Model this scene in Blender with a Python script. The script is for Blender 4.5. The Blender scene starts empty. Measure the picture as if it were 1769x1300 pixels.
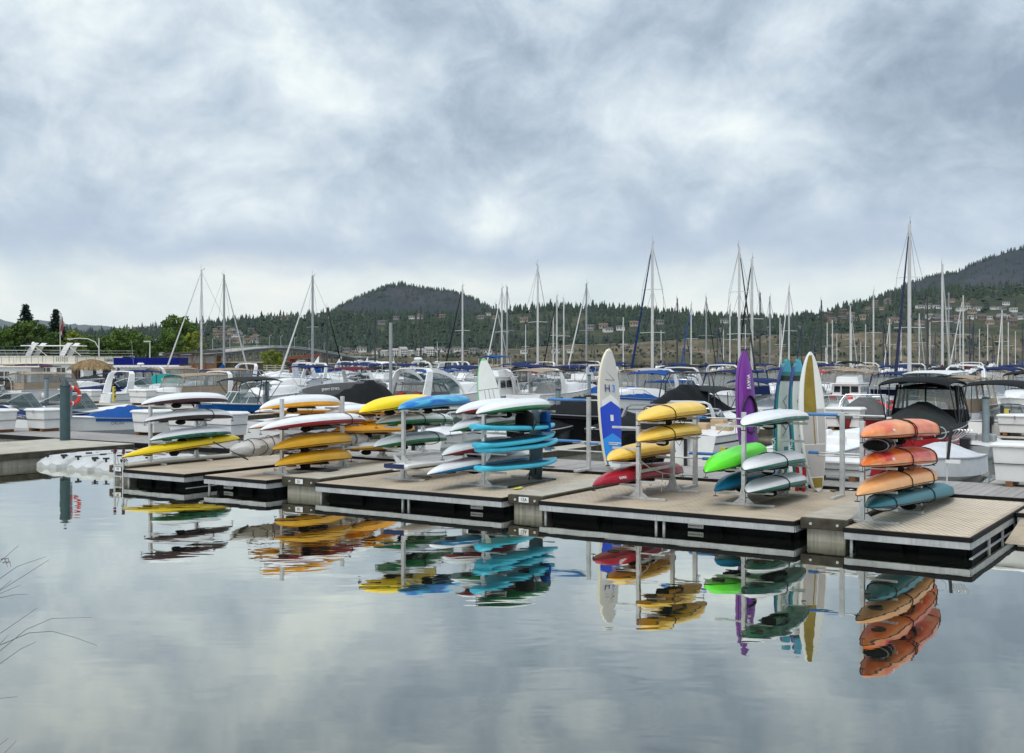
import bpy, math, random
import numpy as np
from mathutils import Vector, Matrix
random.seed(7)
RNG = np.random.default_rng(11)
S = bpy.context.scene
COL = S.collection

# ------------------------------------------------------------------ camera
EYE = 3.6
FPX = 2000.0          # focal length in photo pixels (photo 1769 px wide)
HZ = 615.0            # photo row of the horizon
cam = bpy.data.cameras.new('camera')
cam.sensor_width = 36.0
cam.lens = 36.0 * FPX / 1769.0
cam.shift_y = -(650.0 - HZ) / 1769.0
cam.clip_start = 0.1
cam.clip_end = 80000
co = bpy.data.objects.new('camera', cam)
co.location = (0, 0, EYE)
co.rotation_euler = (math.radians(90), 0, 0)
COL.objects.link(co)
S.camera = co

# ------------------------------------------------------------------ world, sun, exposure
SUN_EL, SUN_AZ = math.radians(58), math.radians(205)   # azimuth clockwise from +Y: behind the camera, a little left
S.view_settings.view_transform = 'Standard'
S.view_settings.look = 'None'
S.view_settings.gamma = 1
S.view_settings.exposure = 0.46
S.view_settings.use_curve_mapping = False


class NT:
    def __init__(self, tree):
        self.t = tree
        self.n = tree.nodes
        self.l = tree.links

    def add(self, typ, **kw):
        n = self.n.new(typ)
        for k, v in kw.items():
            setattr(n, k, v)
        return n

    def link(self, a, b):
        self.l.new(a, b)

    def math(self, op, a, b=None, clamp=False):
        n = self.add('ShaderNodeMath', operation=op, use_clamp=clamp)
        for i, v in enumerate((a, b)):
            if v is None:
                continue
            if isinstance(v, (int, float)):
                n.inputs[i].default_value = v
            else:
                self.link(v, n.inputs[i])
        return n.outputs[0]

    def mix(self, fac, a, b, blend='MIX'):
        n = self.add('ShaderNodeMix', data_type='RGBA', blend_type=blend)
        for s, v in ((0, fac), (6, a), (7, b)):
            if isinstance(v, (int, float)):
                n.inputs[s].default_value = v
            elif isinstance(v, tuple):
                n.inputs[s].default_value = (*v[:3], 1)
            else:
                self.link(v, n.inputs[s])
        return n.outputs[2]

    def noise(self, vec, scale, detail=4, rough=0.5, dist=0.0):
        n = self.add('ShaderNodeTexNoise')
        n.inputs['Scale'].default_value = scale
        n.inputs['Detail'].default_value = detail
        n.inputs['Roughness'].default_value = rough
        n.inputs['Distortion'].default_value = dist
        if vec is not None:
            self.link(vec, n.inputs['Vector'])
        return n.outputs[0]

    def ramp(self, fac, stops):
        n = self.add('ShaderNodeValToRGB')
        e = n.color_ramp.elements
        while len(e) < len(stops):
            e.new(0.5)
        for el, (p, c) in zip(e, stops):
            el.position = p
            el.color = (*c[:3], 1) if isinstance(c, tuple) else (c, c, c, 1)
        self.link(fac, n.inputs[0])
        return n.outputs[0]

    def smooth(self, v, a, b):
        n = self.add('ShaderNodeMapRange', interpolation_type='SMOOTHSTEP')
        self.link(v, n.inputs[0])
        n.inputs[1].default_value = a
        n.inputs[2].default_value = b
        return n.outputs[0]


def build_world():
    w = bpy.data.worlds.new('World')
    S.world = w
    w.use_nodes = True
    k = NT(w.node_tree)
    k.n.clear()
    out = k.add('ShaderNodeOutputWorld')
    sky = k.add('ShaderNodeTexSky', sky_type='NISHITA')
    sky.sun_disc = False
    sky.sun_elevation = SUN_EL
    sky.sun_rotation = SUN_AZ
    b1 = k.add('ShaderNodeBackground')
    b1.inputs[1].default_value = 0.08
    k.link(sky.outputs[0], b1.inputs[0])
    tc = k.add('ShaderNodeTexCoord')
    sep = k.add('ShaderNodeSeparateXYZ')
    k.link(tc.outputs['Generated'], sep.inputs[0])
    x, y, z = sep.outputs
    z = k.math('ABSOLUTE', z)
    den = k.math('ADD', z, 0.46)
    px = k.math('DIVIDE', x, den)
    py = k.math('DIVIDE', y, den)
    cmb = k.add('ShaderNodeCombineXYZ')
    k.link(x, cmb.inputs[0])
    k.link(k.math('ADD', y, SKY_SEED), cmb.inputs[1])
    # puffs overhead, flatter layers towards the horizon
    k.link(k.math('MULTIPLY', k.math('POWER', z, 0.85), 1.25), cmb.inputs[2])
    p = cmb.outputs[0]
    n1 = k.noise(p, 7.5, 12, 0.58, 0.35)
    n2 = k.noise(p, 2.6, 4, 0.5, 0.3)
    n3 = k.noise(p, 19.0, 10, 0.62, 0.6)
    v = k.math('ADD', k.math('MULTIPLY', n1, 0.52), k.math('MULTIPLY', n2, 0.28))
    v = k.math('ADD', v, k.math('MULTIPLY', n3, 0.20))
    v = k.math('ADD', k.math('MULTIPLY', k.math('SUBTRACT', v, 0.5), 1.75), 0.5)
    # a few large cloud masses: brighter and darker parts of the overcast (direction space)
    for bx, bz, rx, rz, amp in SKY_BLOBS:
        dx = k.math('DIVIDE', k.math('SUBTRACT', x, bx), rx)
        dz = k.math('DIVIDE', k.math('SUBTRACT', z, bz), rz)
        r2 = k.math('ADD', k.math('MULTIPLY', dx, dx), k.math('MULTIPLY', dz, dz))
        g = k.math('POWER', 2.718, k.math('MULTIPLY', r2, -1.0))
        g = k.math('MULTIPLY', g, k.smooth(y, 0.0, 0.4))
        v = k.math('ADD', v, k.math('MULTIPLY', g, amp))
    c = k.ramp(v, [(0.26, (0.240, 0.305, 0.385)), (0.40, (0.350, 0.425, 0.510)), (0.50, (0.455, 0.532, 0.608)),
                   (0.60, (0.570, 0.642, 0.698)), (0.72, (0.715, 0.780, 0.790)), (0.84, (0.84, 0.865, 0.835))])
    # lower edge of the cloud deck and the pale band under it
    edge = k.math('ADD', z, k.math('MULTIPLY', k.math('SUBTRACT', n1, 0.5), 0.10))
    edge = k.math('ADD', edge, k.math('MULTIPLY', k.math('SUBTRACT', n2, 0.5), 0.06))
    under = k.smooth(edge, 0.102, 0.056)
    dark = k.math('MULTIPLY', k.smooth(edge, 0.155, 0.085), k.math('SUBTRACT', 1.0, under))
    c = k.mix(k.math('MULTIPLY', dark, 0.72), c, (0.350, 0.430, 0.560))
    n4 = k.noise(p, 4.5, 6, 0.55, 0.4)
    pale = k.ramp(n4, [(0.36, (0.600, 0.680, 0.690)), (0.50, (0.780, 0.810, 0.770)), (0.62, (0.930, 0.910, 0.810))])
    low = k.smooth(z, 0.045, 0.0)
    pale = k.mix(k.math('MULTIPLY', low, 0.6), pale, (0.620, 0.705, 0.715))
    c = k.mix(k.math('MULTIPLY', under, 0.92), c, pale)
    # overcast sky is a little brighter towards the zenith
    zb = k.math('ADD', 1.0, k.math('MULTIPLY', k.smooth(z, 0.25, 1.0), 0.45))
    c = k.mix(1.0, c, zb, 'MULTIPLY')
    b2 = k.add('ShaderNodeBackground')
    k.link(c, b2.inputs[0])
    b2.inputs[1].default_value = SKY_GAIN
    ms = k.add('ShaderNodeMixShader')
    ms.inputs[0].default_value = 0.94
    k.link(b1.outputs[0], ms.inputs[1])
    k.link(b2.outputs[0], ms.inputs[2])
    k.link(ms.outputs[0], out.inputs[0])


SKY_SEED = 14.6
SKY_GAIN = 0.92
SKY_BLOBS = [(0.19, 0.195, 0.10, 0.035, 0.12), (-0.17, 0.235, 0.07, 0.05, 0.10), (-0.36, 0.27, 0.09, 0.04, 0.06),
             (0.03, 0.26, 0.06, 0.03, -0.08), (0.33, 0.25, 0.09, 0.05, -0.05), (-0.08, 0.16, 0.2, 0.03, -0.03)]
build_world()
sl = bpy.data.lights.new('sun', 'SUN')
sl.energy = 1.5
sl.angle = math.radians(35)
sl.color = (1.0, 0.965, 0.92)
so = bpy.data.objects.new('sun', sl)
dv = Vector((math.sin(SUN_AZ) * math.cos(SUN_EL), math.cos(SUN_AZ) * math.cos(SUN_EL), math.sin(SUN_EL)))
so.rotation_euler = dv.to_track_quat('Z', 'Y').to_euler()
COL.objects.link(so)


# ------------------------------------------------------------------ materials
def c255(r, g, b, f=1.0):
    def g_(u):
        u /= 255.0
        return (u / 12.92 if u <= 0.04045 else ((u + 0.055) / 1.055) ** 2.4) * f
    return (g_(r), g_(g), g_(b))


MATS = {}


def mat(name, col, rough=0.5, metal=0.0, var=0.12, scale=2.5, bump=0.0, bscale=30.0, spec=0.5, streak=0.0, col2=None, rand=0.0, coat=0.0, scuff=0.0, spots=0.0):
    """Principled material whose colour wanders by noise (object space), with optional bump and vertical streaks."""
    if name in MATS:
        return MATS[name]
    m = bpy.data.materials.new(name)
    m.use_nodes = True
    k = NT(m.node_tree)
    b = k.n['Principled BSDF']
    b.inputs['Roughness'].default_value = rough
    b.inputs['Metallic'].default_value = metal
    b.inputs['Specular IOR Level'].default_value = spec
    b.inputs['Coat Weight'].default_value = coat
    tc = k.add('ShaderNodeTexCoord')
    oi = k.add('ShaderNodeObjectInfo')
    off = k.add('ShaderNodeVectorMath', operation='ADD')
    k.link(tc.outputs['Object'], off.inputs[0])
    sc = k.add('ShaderNodeVectorMath', operation='SCALE')
    sc.inputs[0].default_value = (13.0, 7.0, 5.0)
    k.link(oi.outputs['Random'], sc.inputs['Scale'])
    k.link(sc.outputs[0], off.inputs[1])
    v = off.outputs[0]
    n = k.noise(v, scale, 6, 0.6, 0.4)
    dk = tuple(x * (1 - var) for x in (col2 or col)) if col2 is None else col2
    lt = tuple(min(1, x * (1 + var)) for x in col)
    c = k.ramp(n, [(0.32, dk), (0.66, lt)])
    if streak:
        mp = k.add('ShaderNodeMapping')
        mp.inputs['Scale'].default_value = (9, 9, 0.5)
        k.link(v, mp.inputs[0])
        s = k.noise(mp.outputs[0], 2.0, 5, 0.6, 0.2)
        c = k.mix(k.math('MULTIPLY', k.smooth(s, 0.45, 0.75), streak), c, tuple(x * 0.35 for x in col))
    if scuff:       # scrapes along the hull, chalky in places
        mp = k.add('ShaderNodeMapping')
        mp.inputs['Scale'].default_value = (0.45, 7, 7)
        k.link(v, mp.inputs[0])
        s = k.noise(mp.outputs[0], 1.6, 6, 0.7, 0.6)
        c = k.mix(k.math('MULTIPLY', k.smooth(s, 0.56, 0.72), scuff), c, tuple(x * 0.55 + 0.05 for x in col))
        c = k.mix(k.math('MULTIPLY', k.smooth(s, 0.44, 0.30), scuff * 0.8), c, tuple(min(.82, x * 0.9 + 0.14) for x in col))
    if spots:       # droppings, damp patches
        w = k.noise(v, 0.55, 4, 0.6, 0.6)
        c = k.mix(k.math('MULTIPLY', k.smooth(w, 0.50, 0.68), spots), c, tuple(x * 0.62 for x in col))
        vo = k.add('ShaderNodeTexVoronoi')
        vo.inputs['Scale'].default_value = 3.2
        vo.inputs['Randomness'].default_value = 1.0
        k.link(v, vo.inputs['Vector'])
        rad = k.math('MULTIPLY', k.smooth(k.noise(v, 2.3, 2), 0.5, 0.72), 0.10)
        c = k.mix(k.math('MULTIPLY', k.math('LESS_THAN', vo.outputs['Distance'], rad), 0.55), c, (0.62, 0.61, 0.57))
    if rand:
        hs = k.add('ShaderNodeHueSaturation')
        k.link(c, hs.inputs['Color'])
        k.link(k.math('ADD', 1 - rand, k.math('MULTIPLY', oi.outputs['Random'], 2 * rand)), hs.inputs['Value'])
        c = hs.outputs[0]
    k.link(c, b.inputs['Base Color'])
    k.link(k.math('ADD', rough - 0.06, k.math('MULTIPLY', n, 0.14), True), b.inputs['Roughness'])
    if bump:
        bn = k.add('ShaderNodeBump')
        bn.inputs['Strength'].default_value = bump
        bn.inputs['Distance'].default_value = 0.02
        k.link(k.noise(v, bscale, 4, 0.6), bn.inputs['Height'])
        k.link(bn.outputs[0], b.inputs['Normal'])
    MATS[name] = m
    return m


def mat_blend(name, stops, scale=1.6, rough=0.3, sx=0.7, dist=0.8):
    """Rotomoulded plastic with colours that run into each other along the length."""
    m = bpy.data.materials.new(name)
    m.use_nodes = True
    k = NT(m.node_tree)
    b = k.n['Principled BSDF']
    b.inputs['Roughness'].default_value = rough
    tc = k.add('ShaderNodeTexCoord')
    mp = k.add('ShaderNodeMapping')
    mp.inputs['Scale'].default_value = (sx, 1.2, 1.2)
    k.link(tc.outputs['Object'], mp.inputs[0])
    n = k.noise(mp.outputs[0], scale, 3, 0.5, dist)
    k.link(k.ramp(n, stops), b.inputs['Base Color'])
    MATS[name] = m
    return m


def mat_panel(name, col, alpha, rough=0.12):
    """Thin clear sheet (window vinyl, windscreens): partly transparent, glossy."""
    m = bpy.data.materials.new(name)
    m.use_nodes = True
    k = NT(m.node_tree)
    b = k.n['Principled BSDF']
    b.inputs['Base Color'].default_value = (*col, 1)
    b.inputs['Roughness'].default_value = rough
    tr = k.add('ShaderNodeBsdfTransparent')
    tr.inputs[0].default_value = (0.86, 0.9, 0.9, 1)
    ms = k.add('ShaderNodeMixShader')
    tc = k.add('ShaderNodeTexCoord')
    n = k.noise(tc.outputs['Object'], 1.7, 4, 0.6, 0.8)
    k.link(k.math('ADD', alpha - 0.18, k.math('MULTIPLY', n, 0.36), True), ms.inputs[0])
    k.link(tr.outputs[0], ms.inputs[1])
    k.link(b.outputs[0], ms.inputs[2])
    k.link(ms.outputs[0], k.n['Material Output'].inputs[0])
    MATS[name] = m
    return m


W_ = (0.78, 0.78, 0.77)
mat('gel_white', W_, 0.28, var=0.05, scale=1.3)
mat('gel_cream', (0.70, 0.66, 0.55), 0.3, var=0.06)
mat('gel_pale_blue', (0.52, 0.62, 0.66), 0.3, var=0.05)
mat('gel_red', c255(150, 25, 32), 0.25, var=0.12)
mat('gel_black', (0.012, 0.012, 0.014), 0.2, var=0.2)
mat('gel_navy', c255(22, 34, 82), 0.22, var=0.1)
mat('gel_blue', c255(20, 92, 160), 0.25, var=0.1)
mat('gel_grey', (0.30, 0.31, 0.32), 0.35, var=0.1)
mat('steel', (0.62, 0.63, 0.64), 0.25, 0.9, var=0.08)
mat('alu', (0.56, 0.57, 0.57), 0.48, 0.55, var=0.16, scale=5, bump=0.05, bscale=60)
mat('alu_rail', (0.46, 0.47, 0.47), 0.5, 0.3, var=0.15, scale=3, streak=0.35)
mat('mast_alu', (0.30, 0.31, 0.32), 0.45, 0.2, var=0.08)
mat('mast_white', (0.54, 0.54, 0.53), 0.4, var=0.06)
mat('mast_dark', (0.03, 0.033, 0.04), 0.4, var=0.2)
mat('rigging', (0.12, 0.125, 0.13), 0.5, 0.3)
mat('glass_dark', (0.018, 0.024, 0.027), 0.06, var=0.2, spec=0.8)
mat('glass_teal', (0.05, 0.10, 0.10), 0.06, var=0.25, spec=0.8)
mat_panel('vinyl', (0.36, 0.36, 0.34), 0.42, 0.12)
mat_panel('windscreen', (0.06, 0.10, 0.10), 0.66, 0.05)
mat('canvas_tan', c255(152, 136, 118), 0.85, var=0.12, bump=0.3, bscale=8, spec=0.12)
mat('canvas_grey', c255(92, 92, 92), 0.85, var=0.14, bump=0.3, bscale=8, spec=0.12)
mat('canvas_black', (0.009, 0.010, 0.011), 0.75, var=0.3, bump=0.35, bscale=6, spec=0.12)
mat('canvas_charcoal', (0.030, 0.034, 0.034), 0.85, var=0.2, bump=0.35, bscale=6, spec=0.12)
mat('canvas_navy', c255(26, 40, 84), 0.8, var=0.15, bump=0.3, bscale=6, spec=0.12)
mat('canvas_blue', c255(22, 72, 138), 0.75, var=0.14, bump=0.3, bscale=6, spec=0.12)
mat('canvas_royal', c255(18, 30, 108), 0.75, var=0.14, bump=0.3, bscale=6, spec=0.12)
mat('canvas_red', c255(190, 50, 58), 0.8, var=0.12, bump=0.3, bscale=6, spec=0.12)
mat('canvas_maroon', c255(92, 32, 46), 0.8, var=0.12, bump=0.3, bscale=6, spec=0.12)
mat('canvas_teal', c255(36, 104, 108), 0.8, var=0.12, bump=0.3, bscale=6, spec=0.12)
mat('canvas_green', c255(34, 64, 50), 0.8, var=0.12, bump=0.3, bscale=6, spec=0.12)
mat('tarp_grey', (0.46, 0.45, 0.42), 0.6, var=0.14, scale=3, bump=0.8, bscale=5)
mat('tarp_silver', (0.55, 0.56, 0.58), 0.5, var=0.1, scale=2, bump=0.5, bscale=3)
mat('rubber', (0.008, 0.008, 0.009), 0.65, var=0.3, spec=0.2)
mat('black_plastic', (0.016, 0.016, 0.017), 0.45, var=0.25)
mat('strap', (0.012, 0.012, 0.013), 0.8, var=0.2)
mat('rope', (0.50, 0.47, 0.40), 0.85, var=0.2)
mat('foam_blue', c255(74, 128, 184), 0.75, var=0.2, bump=0.3, bscale=25)
mat('concrete', c255(158, 155, 142), 0.85, var=0.16, scale=3, bump=0.25, bscale=40, streak=0.75)
mat('concrete_top', c255(174, 168, 154), 0.85, var=0.14, scale=2, bump=0.2, bscale=50, spots=0.5)
mat('timber_wet', c255(74, 70, 60), 0.85, var=0.35, scale=4, bump=0.4, bscale=20, streak=0.4, spec=0.2)
mat('timber_brown', c255(120, 84, 54), 0.75, var=0.2, scale=4, bump=0.3, bscale=20)
mat('plank_grey', c255(150, 146, 142), 0.85, var=0.14, scale=6, bump=0.2, bscale=40, rand=0.10)
mat('deck_beige', c255(180, 164, 142), 0.8, var=0.10, scale=1.1, bump=0.2, bscale=60, col2=c255(154, 142, 124), spots=0.45)
mat('tread', c255(182, 170, 152), 0.75, var=0.08)
mat('tread_pale', c255(208, 200, 184), 0.7, var=0.08)
mat('pile_green', c255(52, 78, 82), 0.5, var=0.14, scale=3, streak=0.2)
mat('pile_grey', c255(122, 134, 138), 0.6, var=0.14, scale=3, streak=0.35)
mat('pile_cap', c255(40, 58, 62), 0.55)
mat('paint_yellow', c255(190, 176, 70), 0.6, var=0.14)
mat('ring_red', c255(214, 56, 44), 0.5, var=0.1)
mat('box_white', (0.72, 0.72, 0.71), 0.4, var=0.06, scale=2)
mat('plate_white', (0.75, 0.75, 0.74), 0.4, var=0.05)
mat('ink_black', (0.012, 0.012, 0.012), 0.5)
mat('ink_white', (0.8, 0.8, 0.8), 0.5)
mat('float_white', (0.50, 0.51, 0.50), 0.45, var=0.1, scale=3)
mat('float_tub', (0.006, 0.008, 0.009), 0.7, var=0.3, spec=0.15)
mat('tub_edge', (0.05, 0.052, 0.045), 0.7, var=0.3, spec=0.2)
mat('maroon_cap', c255(80, 20, 28), 0.5)
mat('thatch', c255(128, 106, 74), 0.95, var=0.3, scale=14, col2=c255(78, 62, 42), spec=0.1)
mat('seat_tan', c255(176, 150, 116), 0.7)
mat('seat_brown', c255(110, 60, 34), 0.6)
mat('outboard', (0.02, 0.02, 0.022), 0.3)


class G:
    """Mesh builder: boxes, tubes, lofts and grids collected into one mesh."""
    def __init__(self):
        self.v = []
        self.f = []

    def quad(self, *p):
        n = len(self.v)
        self.v += [tuple(q) for q in p]
        self.f.append(tuple(range(n, n + len(p))))
        return self

    def box(self, x0, x1, y0, y1, z0, z1, taper=0.0):
        n = len(self.v)
        for z, t in ((z0, taper), (z1, 0)):
            self.v += [(x0 + t, y0 + t, z), (x1 - t, y0 + t, z), (x1 - t, y1 - t, z), (x0 + t, y1 - t, z)]
        self.f += [tuple(n + i for i in q) for q in ((3, 2, 1, 0), (4, 5, 6, 7), (0, 1, 5, 4), (1, 2, 6, 5), (2, 3, 7, 6), (3, 0, 4, 7))]
        return self

    def cbox(self, c, d):
        return self.box(c[0] - d[0] / 2, c[0] + d[0] / 2, c[1] - d[1] / 2, c[1] + d[1] / 2, c[2] - d[2] / 2, c[2] + d[2] / 2)

    def beam(self, a, b, w, h=None):
        """square bar from a to b"""
        a, b = Vector(a), Vector(b)
        h = h or w
        d = (b - a).normalized()
        up = Vector((0, 0, 1)) if abs(d.z) < 0.95 else Vector((0, 1, 0))
        s = d.cross(up).normalized()
        u = s.cross(d)
        n = len(self.v)
        for p in (a, b):
            for i, j in ((-1, -1), (1, -1), (1, 1), (-1, 1)):
                self.v.append(tuple(p + s * (i * w / 2) + u * (j * h / 2)))
        self.f += [tuple(n + i for i in q) for q in ((0, 1, 2, 3), (7, 6, 5, 4), (0, 4, 5, 1), (1, 5, 6, 2), (2, 6, 7, 3), (3, 7, 4, 0))]
        return self

    def tube(self, pts, r, n=6, r1=None, closed=False):
        pts = [Vector(p) for p in pts]
        m = len(pts)
        base = len(self.v)
        up = None
        for i, p in enumerate(pts):
            if closed:
                d = (pts[(i + 1) % m] - pts[i - 1])
            else:
                d = pts[min(i + 1, m - 1)] - pts[max(i - 1, 0)]
            d = d.normalized() if d.length > 1e-9 else Vector((0, 0, 1))
            if up is None:
                up = Vector((0, 0, 1)) if abs(d.z) < 0.9 else Vector((1, 0, 0))
            s = d.cross(up)
            if s.length < 1e-6:
                s = d.cross(Vector((1, 0.3, 0)))
            s.normalize()
            up = s.cross(d).normalized()
            rr = r if r1 is None else r + (r1 - r) * i / max(1, m - 1)
            for k in range(n):
                a = 2 * math.pi * k / n
                self.v.append(tuple(p + s * (rr * math.cos(a)) + up * (rr * math.sin(a))))
        for i in range(m if closed else m - 1):
            j = (i + 1) % m
            for k in range(n):
                l = (k + 1) % n
                self.f.append((base + i * n + k, base + i * n + l, base + j * n + l, base + j * n + k))
        if not closed:
            self.f.append(tuple(base + k for k in range(n))[::-1])
            self.f.append(tuple(base + (m - 1) * n + k for k in range(n)))
        return self

    def loft(self, rings, closed=False, cap0=False, cap1=False):
        n = len(rings[0])
        b = len(self.v)
        for r in rings:
            self.v += [tuple(p) for p in r]
        for i in range(len(rings) - 1):
            for k in range(n if closed else n - 1):
                l = (k + 1) % n
                self.f.append((b + i * n + k, b + i * n + l, b + (i + 1) * n + l, b + (i + 1) * n + k))
        if cap0:
            self.f.append(tuple(b + k for k in range(n))[::-1])
        if cap1:
            self.f.append(tuple(b + (len(rings) - 1) * n + k for k in range(n)))
        return self

    def lathe(self, prof, n=16, c=(0, 0)):
        rings = [[(c[0] + r * math.cos(2 * math.pi * k / n), c[1] + r * math.sin(2 * math.pi * k / n), z) for k in range(n)] for r, z in prof]
        return self.loft(rings, True, True, True)

    def ball(self, c, r, n=8, m=6, sx=1, sy=1, sz=1):
        rings = []
        for i in range(m + 1):
            th = math.pi * (0.04 + 0.92 * i / m)
            rings.append([(c[0] + sx * r * math.sin(th) * math.cos(2 * math.pi * k / n), c[1] + sy * r * math.sin(th) * math.sin(2 * math.pi * k / n), c[2] - sz * r * math.cos(th)) for k in range(n)])
        return self.loft(rings, True, True, True)

    def obj(self, name, m, parent=None, smooth=False, bevel=0.0, kind=None, label=None):
        me = bpy.data.meshes.new(name)
        me.from_pydata(self.v, [], self.f)
        if smooth:
            me.polygons.foreach_set('use_smooth', [True] * len(me.polygons))
            try:
                me.set_sharp_from_angle(angle=math.radians(38))
            except Exception:
                pass
        me.materials.append(MATS[m] if isinstance(m, str) else m)
        o = bpy.data.objects.new(name, me)
        COL.objects.link(o)
        if parent is not None:
            o.parent = parent
        if bevel:
            bm = o.modifiers.new('bevel', 'BEVEL')
            bm.width = bevel
            bm.segments = 2
            bm.limit_method = 'ANGLE'
        if kind:
            o['kind'] = kind
        if label:
            o['label'] = label
        return o


def tag(o, label, cat, group=None):
    o['label'] = label
    o['category'] = cat
    if group:
        o['group'] = group
    return o


def thing(name, label, cat, loc=(0, 0, 0), rot=(0, 0, 0), group=None):
    o = bpy.data.objects.new(name, None)
    o.empty_display_size = 0.2
    COL.objects.link(o)
    o.location = loc
    o.rotation_euler = rot
    return tag(o, label, cat, group)


def copy_tree(o, loc=None, rotz=None, label=None, scale=None, parent=None):
    c = o.copy()
    COL.objects.link(c)
    if parent is not None:
        c.parent = parent
    if loc is not None:
        c.location = loc
    if rotz is not None:
        c.rotation_euler = (0, 0, rotz)
    if scale is not None:
        c.scale = scale if isinstance(scale, tuple) else (scale,) * 3
    if label:
        c['label'] = label
    for ch in o.children:
        copy_tree(ch, parent=c)
    return c


def text(name, s, size, m, parent, loc, rot, ext=0.002):
    cu = bpy.data.curves.new(name, 'FONT')
    cu.body = s
    cu.size = size
    cu.extrude = ext
    cu.align_x = 'CENTER'
    cu.align_y = 'CENTER'
    cu.materials.append(MATS[m])
    o = bpy.data.objects.new(name, cu)
    COL.objects.link(o)
    o.parent = parent
    o.location = loc
    o.rotation_euler = rot
    return o


# ------------------------------------------------------------------ places
TH = math.radians(33.4)                       # the fingers run 33 degrees right of the view
U = Vector((math.sin(TH), math.cos(TH)))      # along a finger, away
V = Vector((math.cos(TH), -math.sin(TH)))     # along the dock front, to the right
O0 = Vector(((1392 - 884.5) / FPX * FPX * (EYE - 0.47) / (892 - HZ), FPX * (EYE - 0.47) / (892 - HZ)))
DZ = 0.40                                      # deck height over the water


def D(s, t, z=0.0):
    p = O0 + V * s + U * t
    return Vector((p.x, p.y, z))


def on_row(px, t, z=0.0):
    """where the photo column px meets the row t of the harbour"""
    a = (px - 884.5) / FPX
    den = a * U.x + U.y
    Y = (t + O0.dot(U)) / den
    return Vector((a * Y, Y, z))


def on_water(px, Y, z=0.0):
    return Vector(((px - 884.5) / FPX * Y, Y, z))


def ray_s(px, py, s):
    """point of the sight line of a photo pixel on the upright plane s = const of the dock"""
    a = (px - 884.5) / FPX
    Y = (s + O0.dot(V)) / (a * V.x + V.y)
    return Vector((a * Y, Y, EYE - (py - HZ) / FPX * Y))


def ray_t(px, py, t):
    a = (px - 884.5) / FPX
    Y = (t + O0.dot(U)) / (a * U.x + U.y)
    return Vector((a * Y, Y, EYE - (py - HZ) / FPX * Y))


RZ = -TH                                       # rotation that turns local x to V and local y to U
RU = math.pi / 2 - TH                          # rotation that turns local x to U


# ================================================================== SETTING
def grid_obj(name, X, Y, Z, m, smooth=True, kind='structure'):
    """X, Y, Z: 2D arrays (rows, cols)"""
    r, c = X.shape
    v = np.stack([X, Y, Z], -1).reshape(-1, 3)
    i = np.arange((r - 1) * c).reshape(r - 1, c)[:, :-1]
    f = np.stack([i, i + 1, i + c + 1, i + c], -1).reshape(-1, 4)
    return np_obj(name, v, f, m, smooth, kind)


def np_obj(name, v, f, m, smooth=False, kind=None, parent=None, tint=None):
    me = bpy.data.meshes.new(name)
    n, k = len(f), f.shape[1]
    me.vertices.add(len(v))
    me.vertices.foreach_set('co', np.asarray(v, np.float32).ravel())
    me.loops.add(n * k)
    me.loops.foreach_set('vertex_index', np.asarray(f, np.int32).ravel())
    me.polygons.add(n)
    me.polygons.foreach_set('loop_start', np.arange(0, n * k, k, dtype=np.int32))
    me.polygons.foreach_set('loop_total', np.full(n, k, np.int32))
    if smooth:
        me.polygons.foreach_set('use_smooth', np.ones(n, bool))
    if tint is not None:
        a = me.attributes.new('tint', 'FLOAT', 'FACE')
        a.data.foreach_set('value', np.asarray(tint, np.float32))
    me.update(calc_edges=True)
    me.materials.append(MATS[m] if isinstance(m, str) else m)
    o = bpy.data.objects.new(name, me)
    COL.objects.link(o)
    if kind:
        o['kind'] = kind
    if parent is not None:
        o.parent = parent
    return o


def mat_water():
    m = bpy.data.materials.new('water')
    m.use_nodes = True
    k = NT(m.node_tree)
    b = k.n['Principled BSDF']
    b.inputs['Base Color'].default_value = (0.014, 0.018, 0.014, 1)
    b.inputs['Roughness'].default_value = 0.5
    b.inputs['Specular IOR Level'].default_value = 0.0
    gl = k.add('ShaderNodeBsdfGlossy')
    gl.inputs['Color'].default_value = (0.94, 0.94, 0.875, 1)
    gl.inputs['Roughness'].default_value = 0.012
    geo = k.add('ShaderNodeNewGeometry')
    mp = k.add('ShaderNodeMapping')
    mp.inputs['Scale'].default_value = (0.55, 1.0, 1.0)
    k.link(geo.outputs['Position'], mp.inputs[0])
    w1 = k.noise(mp.outputs[0], 1.5, 2, 0.45, 0.3)
    w2 = k.noise(mp.outputs[0], 0.35, 2, 0.5, 0.2)
    w3 = k.noise(mp.outputs[0], 7.0, 2, 0.5, 0.2)
    # the breeze touches some patches more than others
    amp = k.smooth(k.noise(geo.outputs['Position'], 0.09, 3, 0.5, 0.4), 0.44, 0.72)
    h = k.math('ADD', k.math('MULTIPLY', w1, k.math('ADD', 0.24, amp)), k.math('MULTIPLY', w2, 0.7))
    h = k.math('ADD', h, k.math('MULTIPLY', w3, 0.02))
    bp = k.add('ShaderNodeBump')
    bp.inputs['Strength'].default_value = 1.0
    bp.inputs['Distance'].default_value = 0.007
    k.link(h, bp.inputs['Height'])
    k.link(bp.outputs[0], gl.inputs['Normal'])
    lw = k.add('ShaderNodeLayerWeight')
    lw.inputs[0].default_value = 0.5
    fac = k.ramp(lw.outputs['Facing'], [(0.0, 0.06), (0.35, 0.22), (0.60, 0.36), (0.68, 0.45), (0.76, 0.63), (0.84, 0.84), (0.92, 0.95), (1.0, 0.97)])
    ms = k.add('ShaderNodeMixShader')
    k.link(fac, ms.inputs[0])
    k.link(b.outputs[0], ms.inputs[1])
    k.link(gl.outputs[0], ms.inputs[2])
    k.link(ms.outputs[0], k.n['Material Output'].inputs[0])
    MATS['water'] = m


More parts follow.
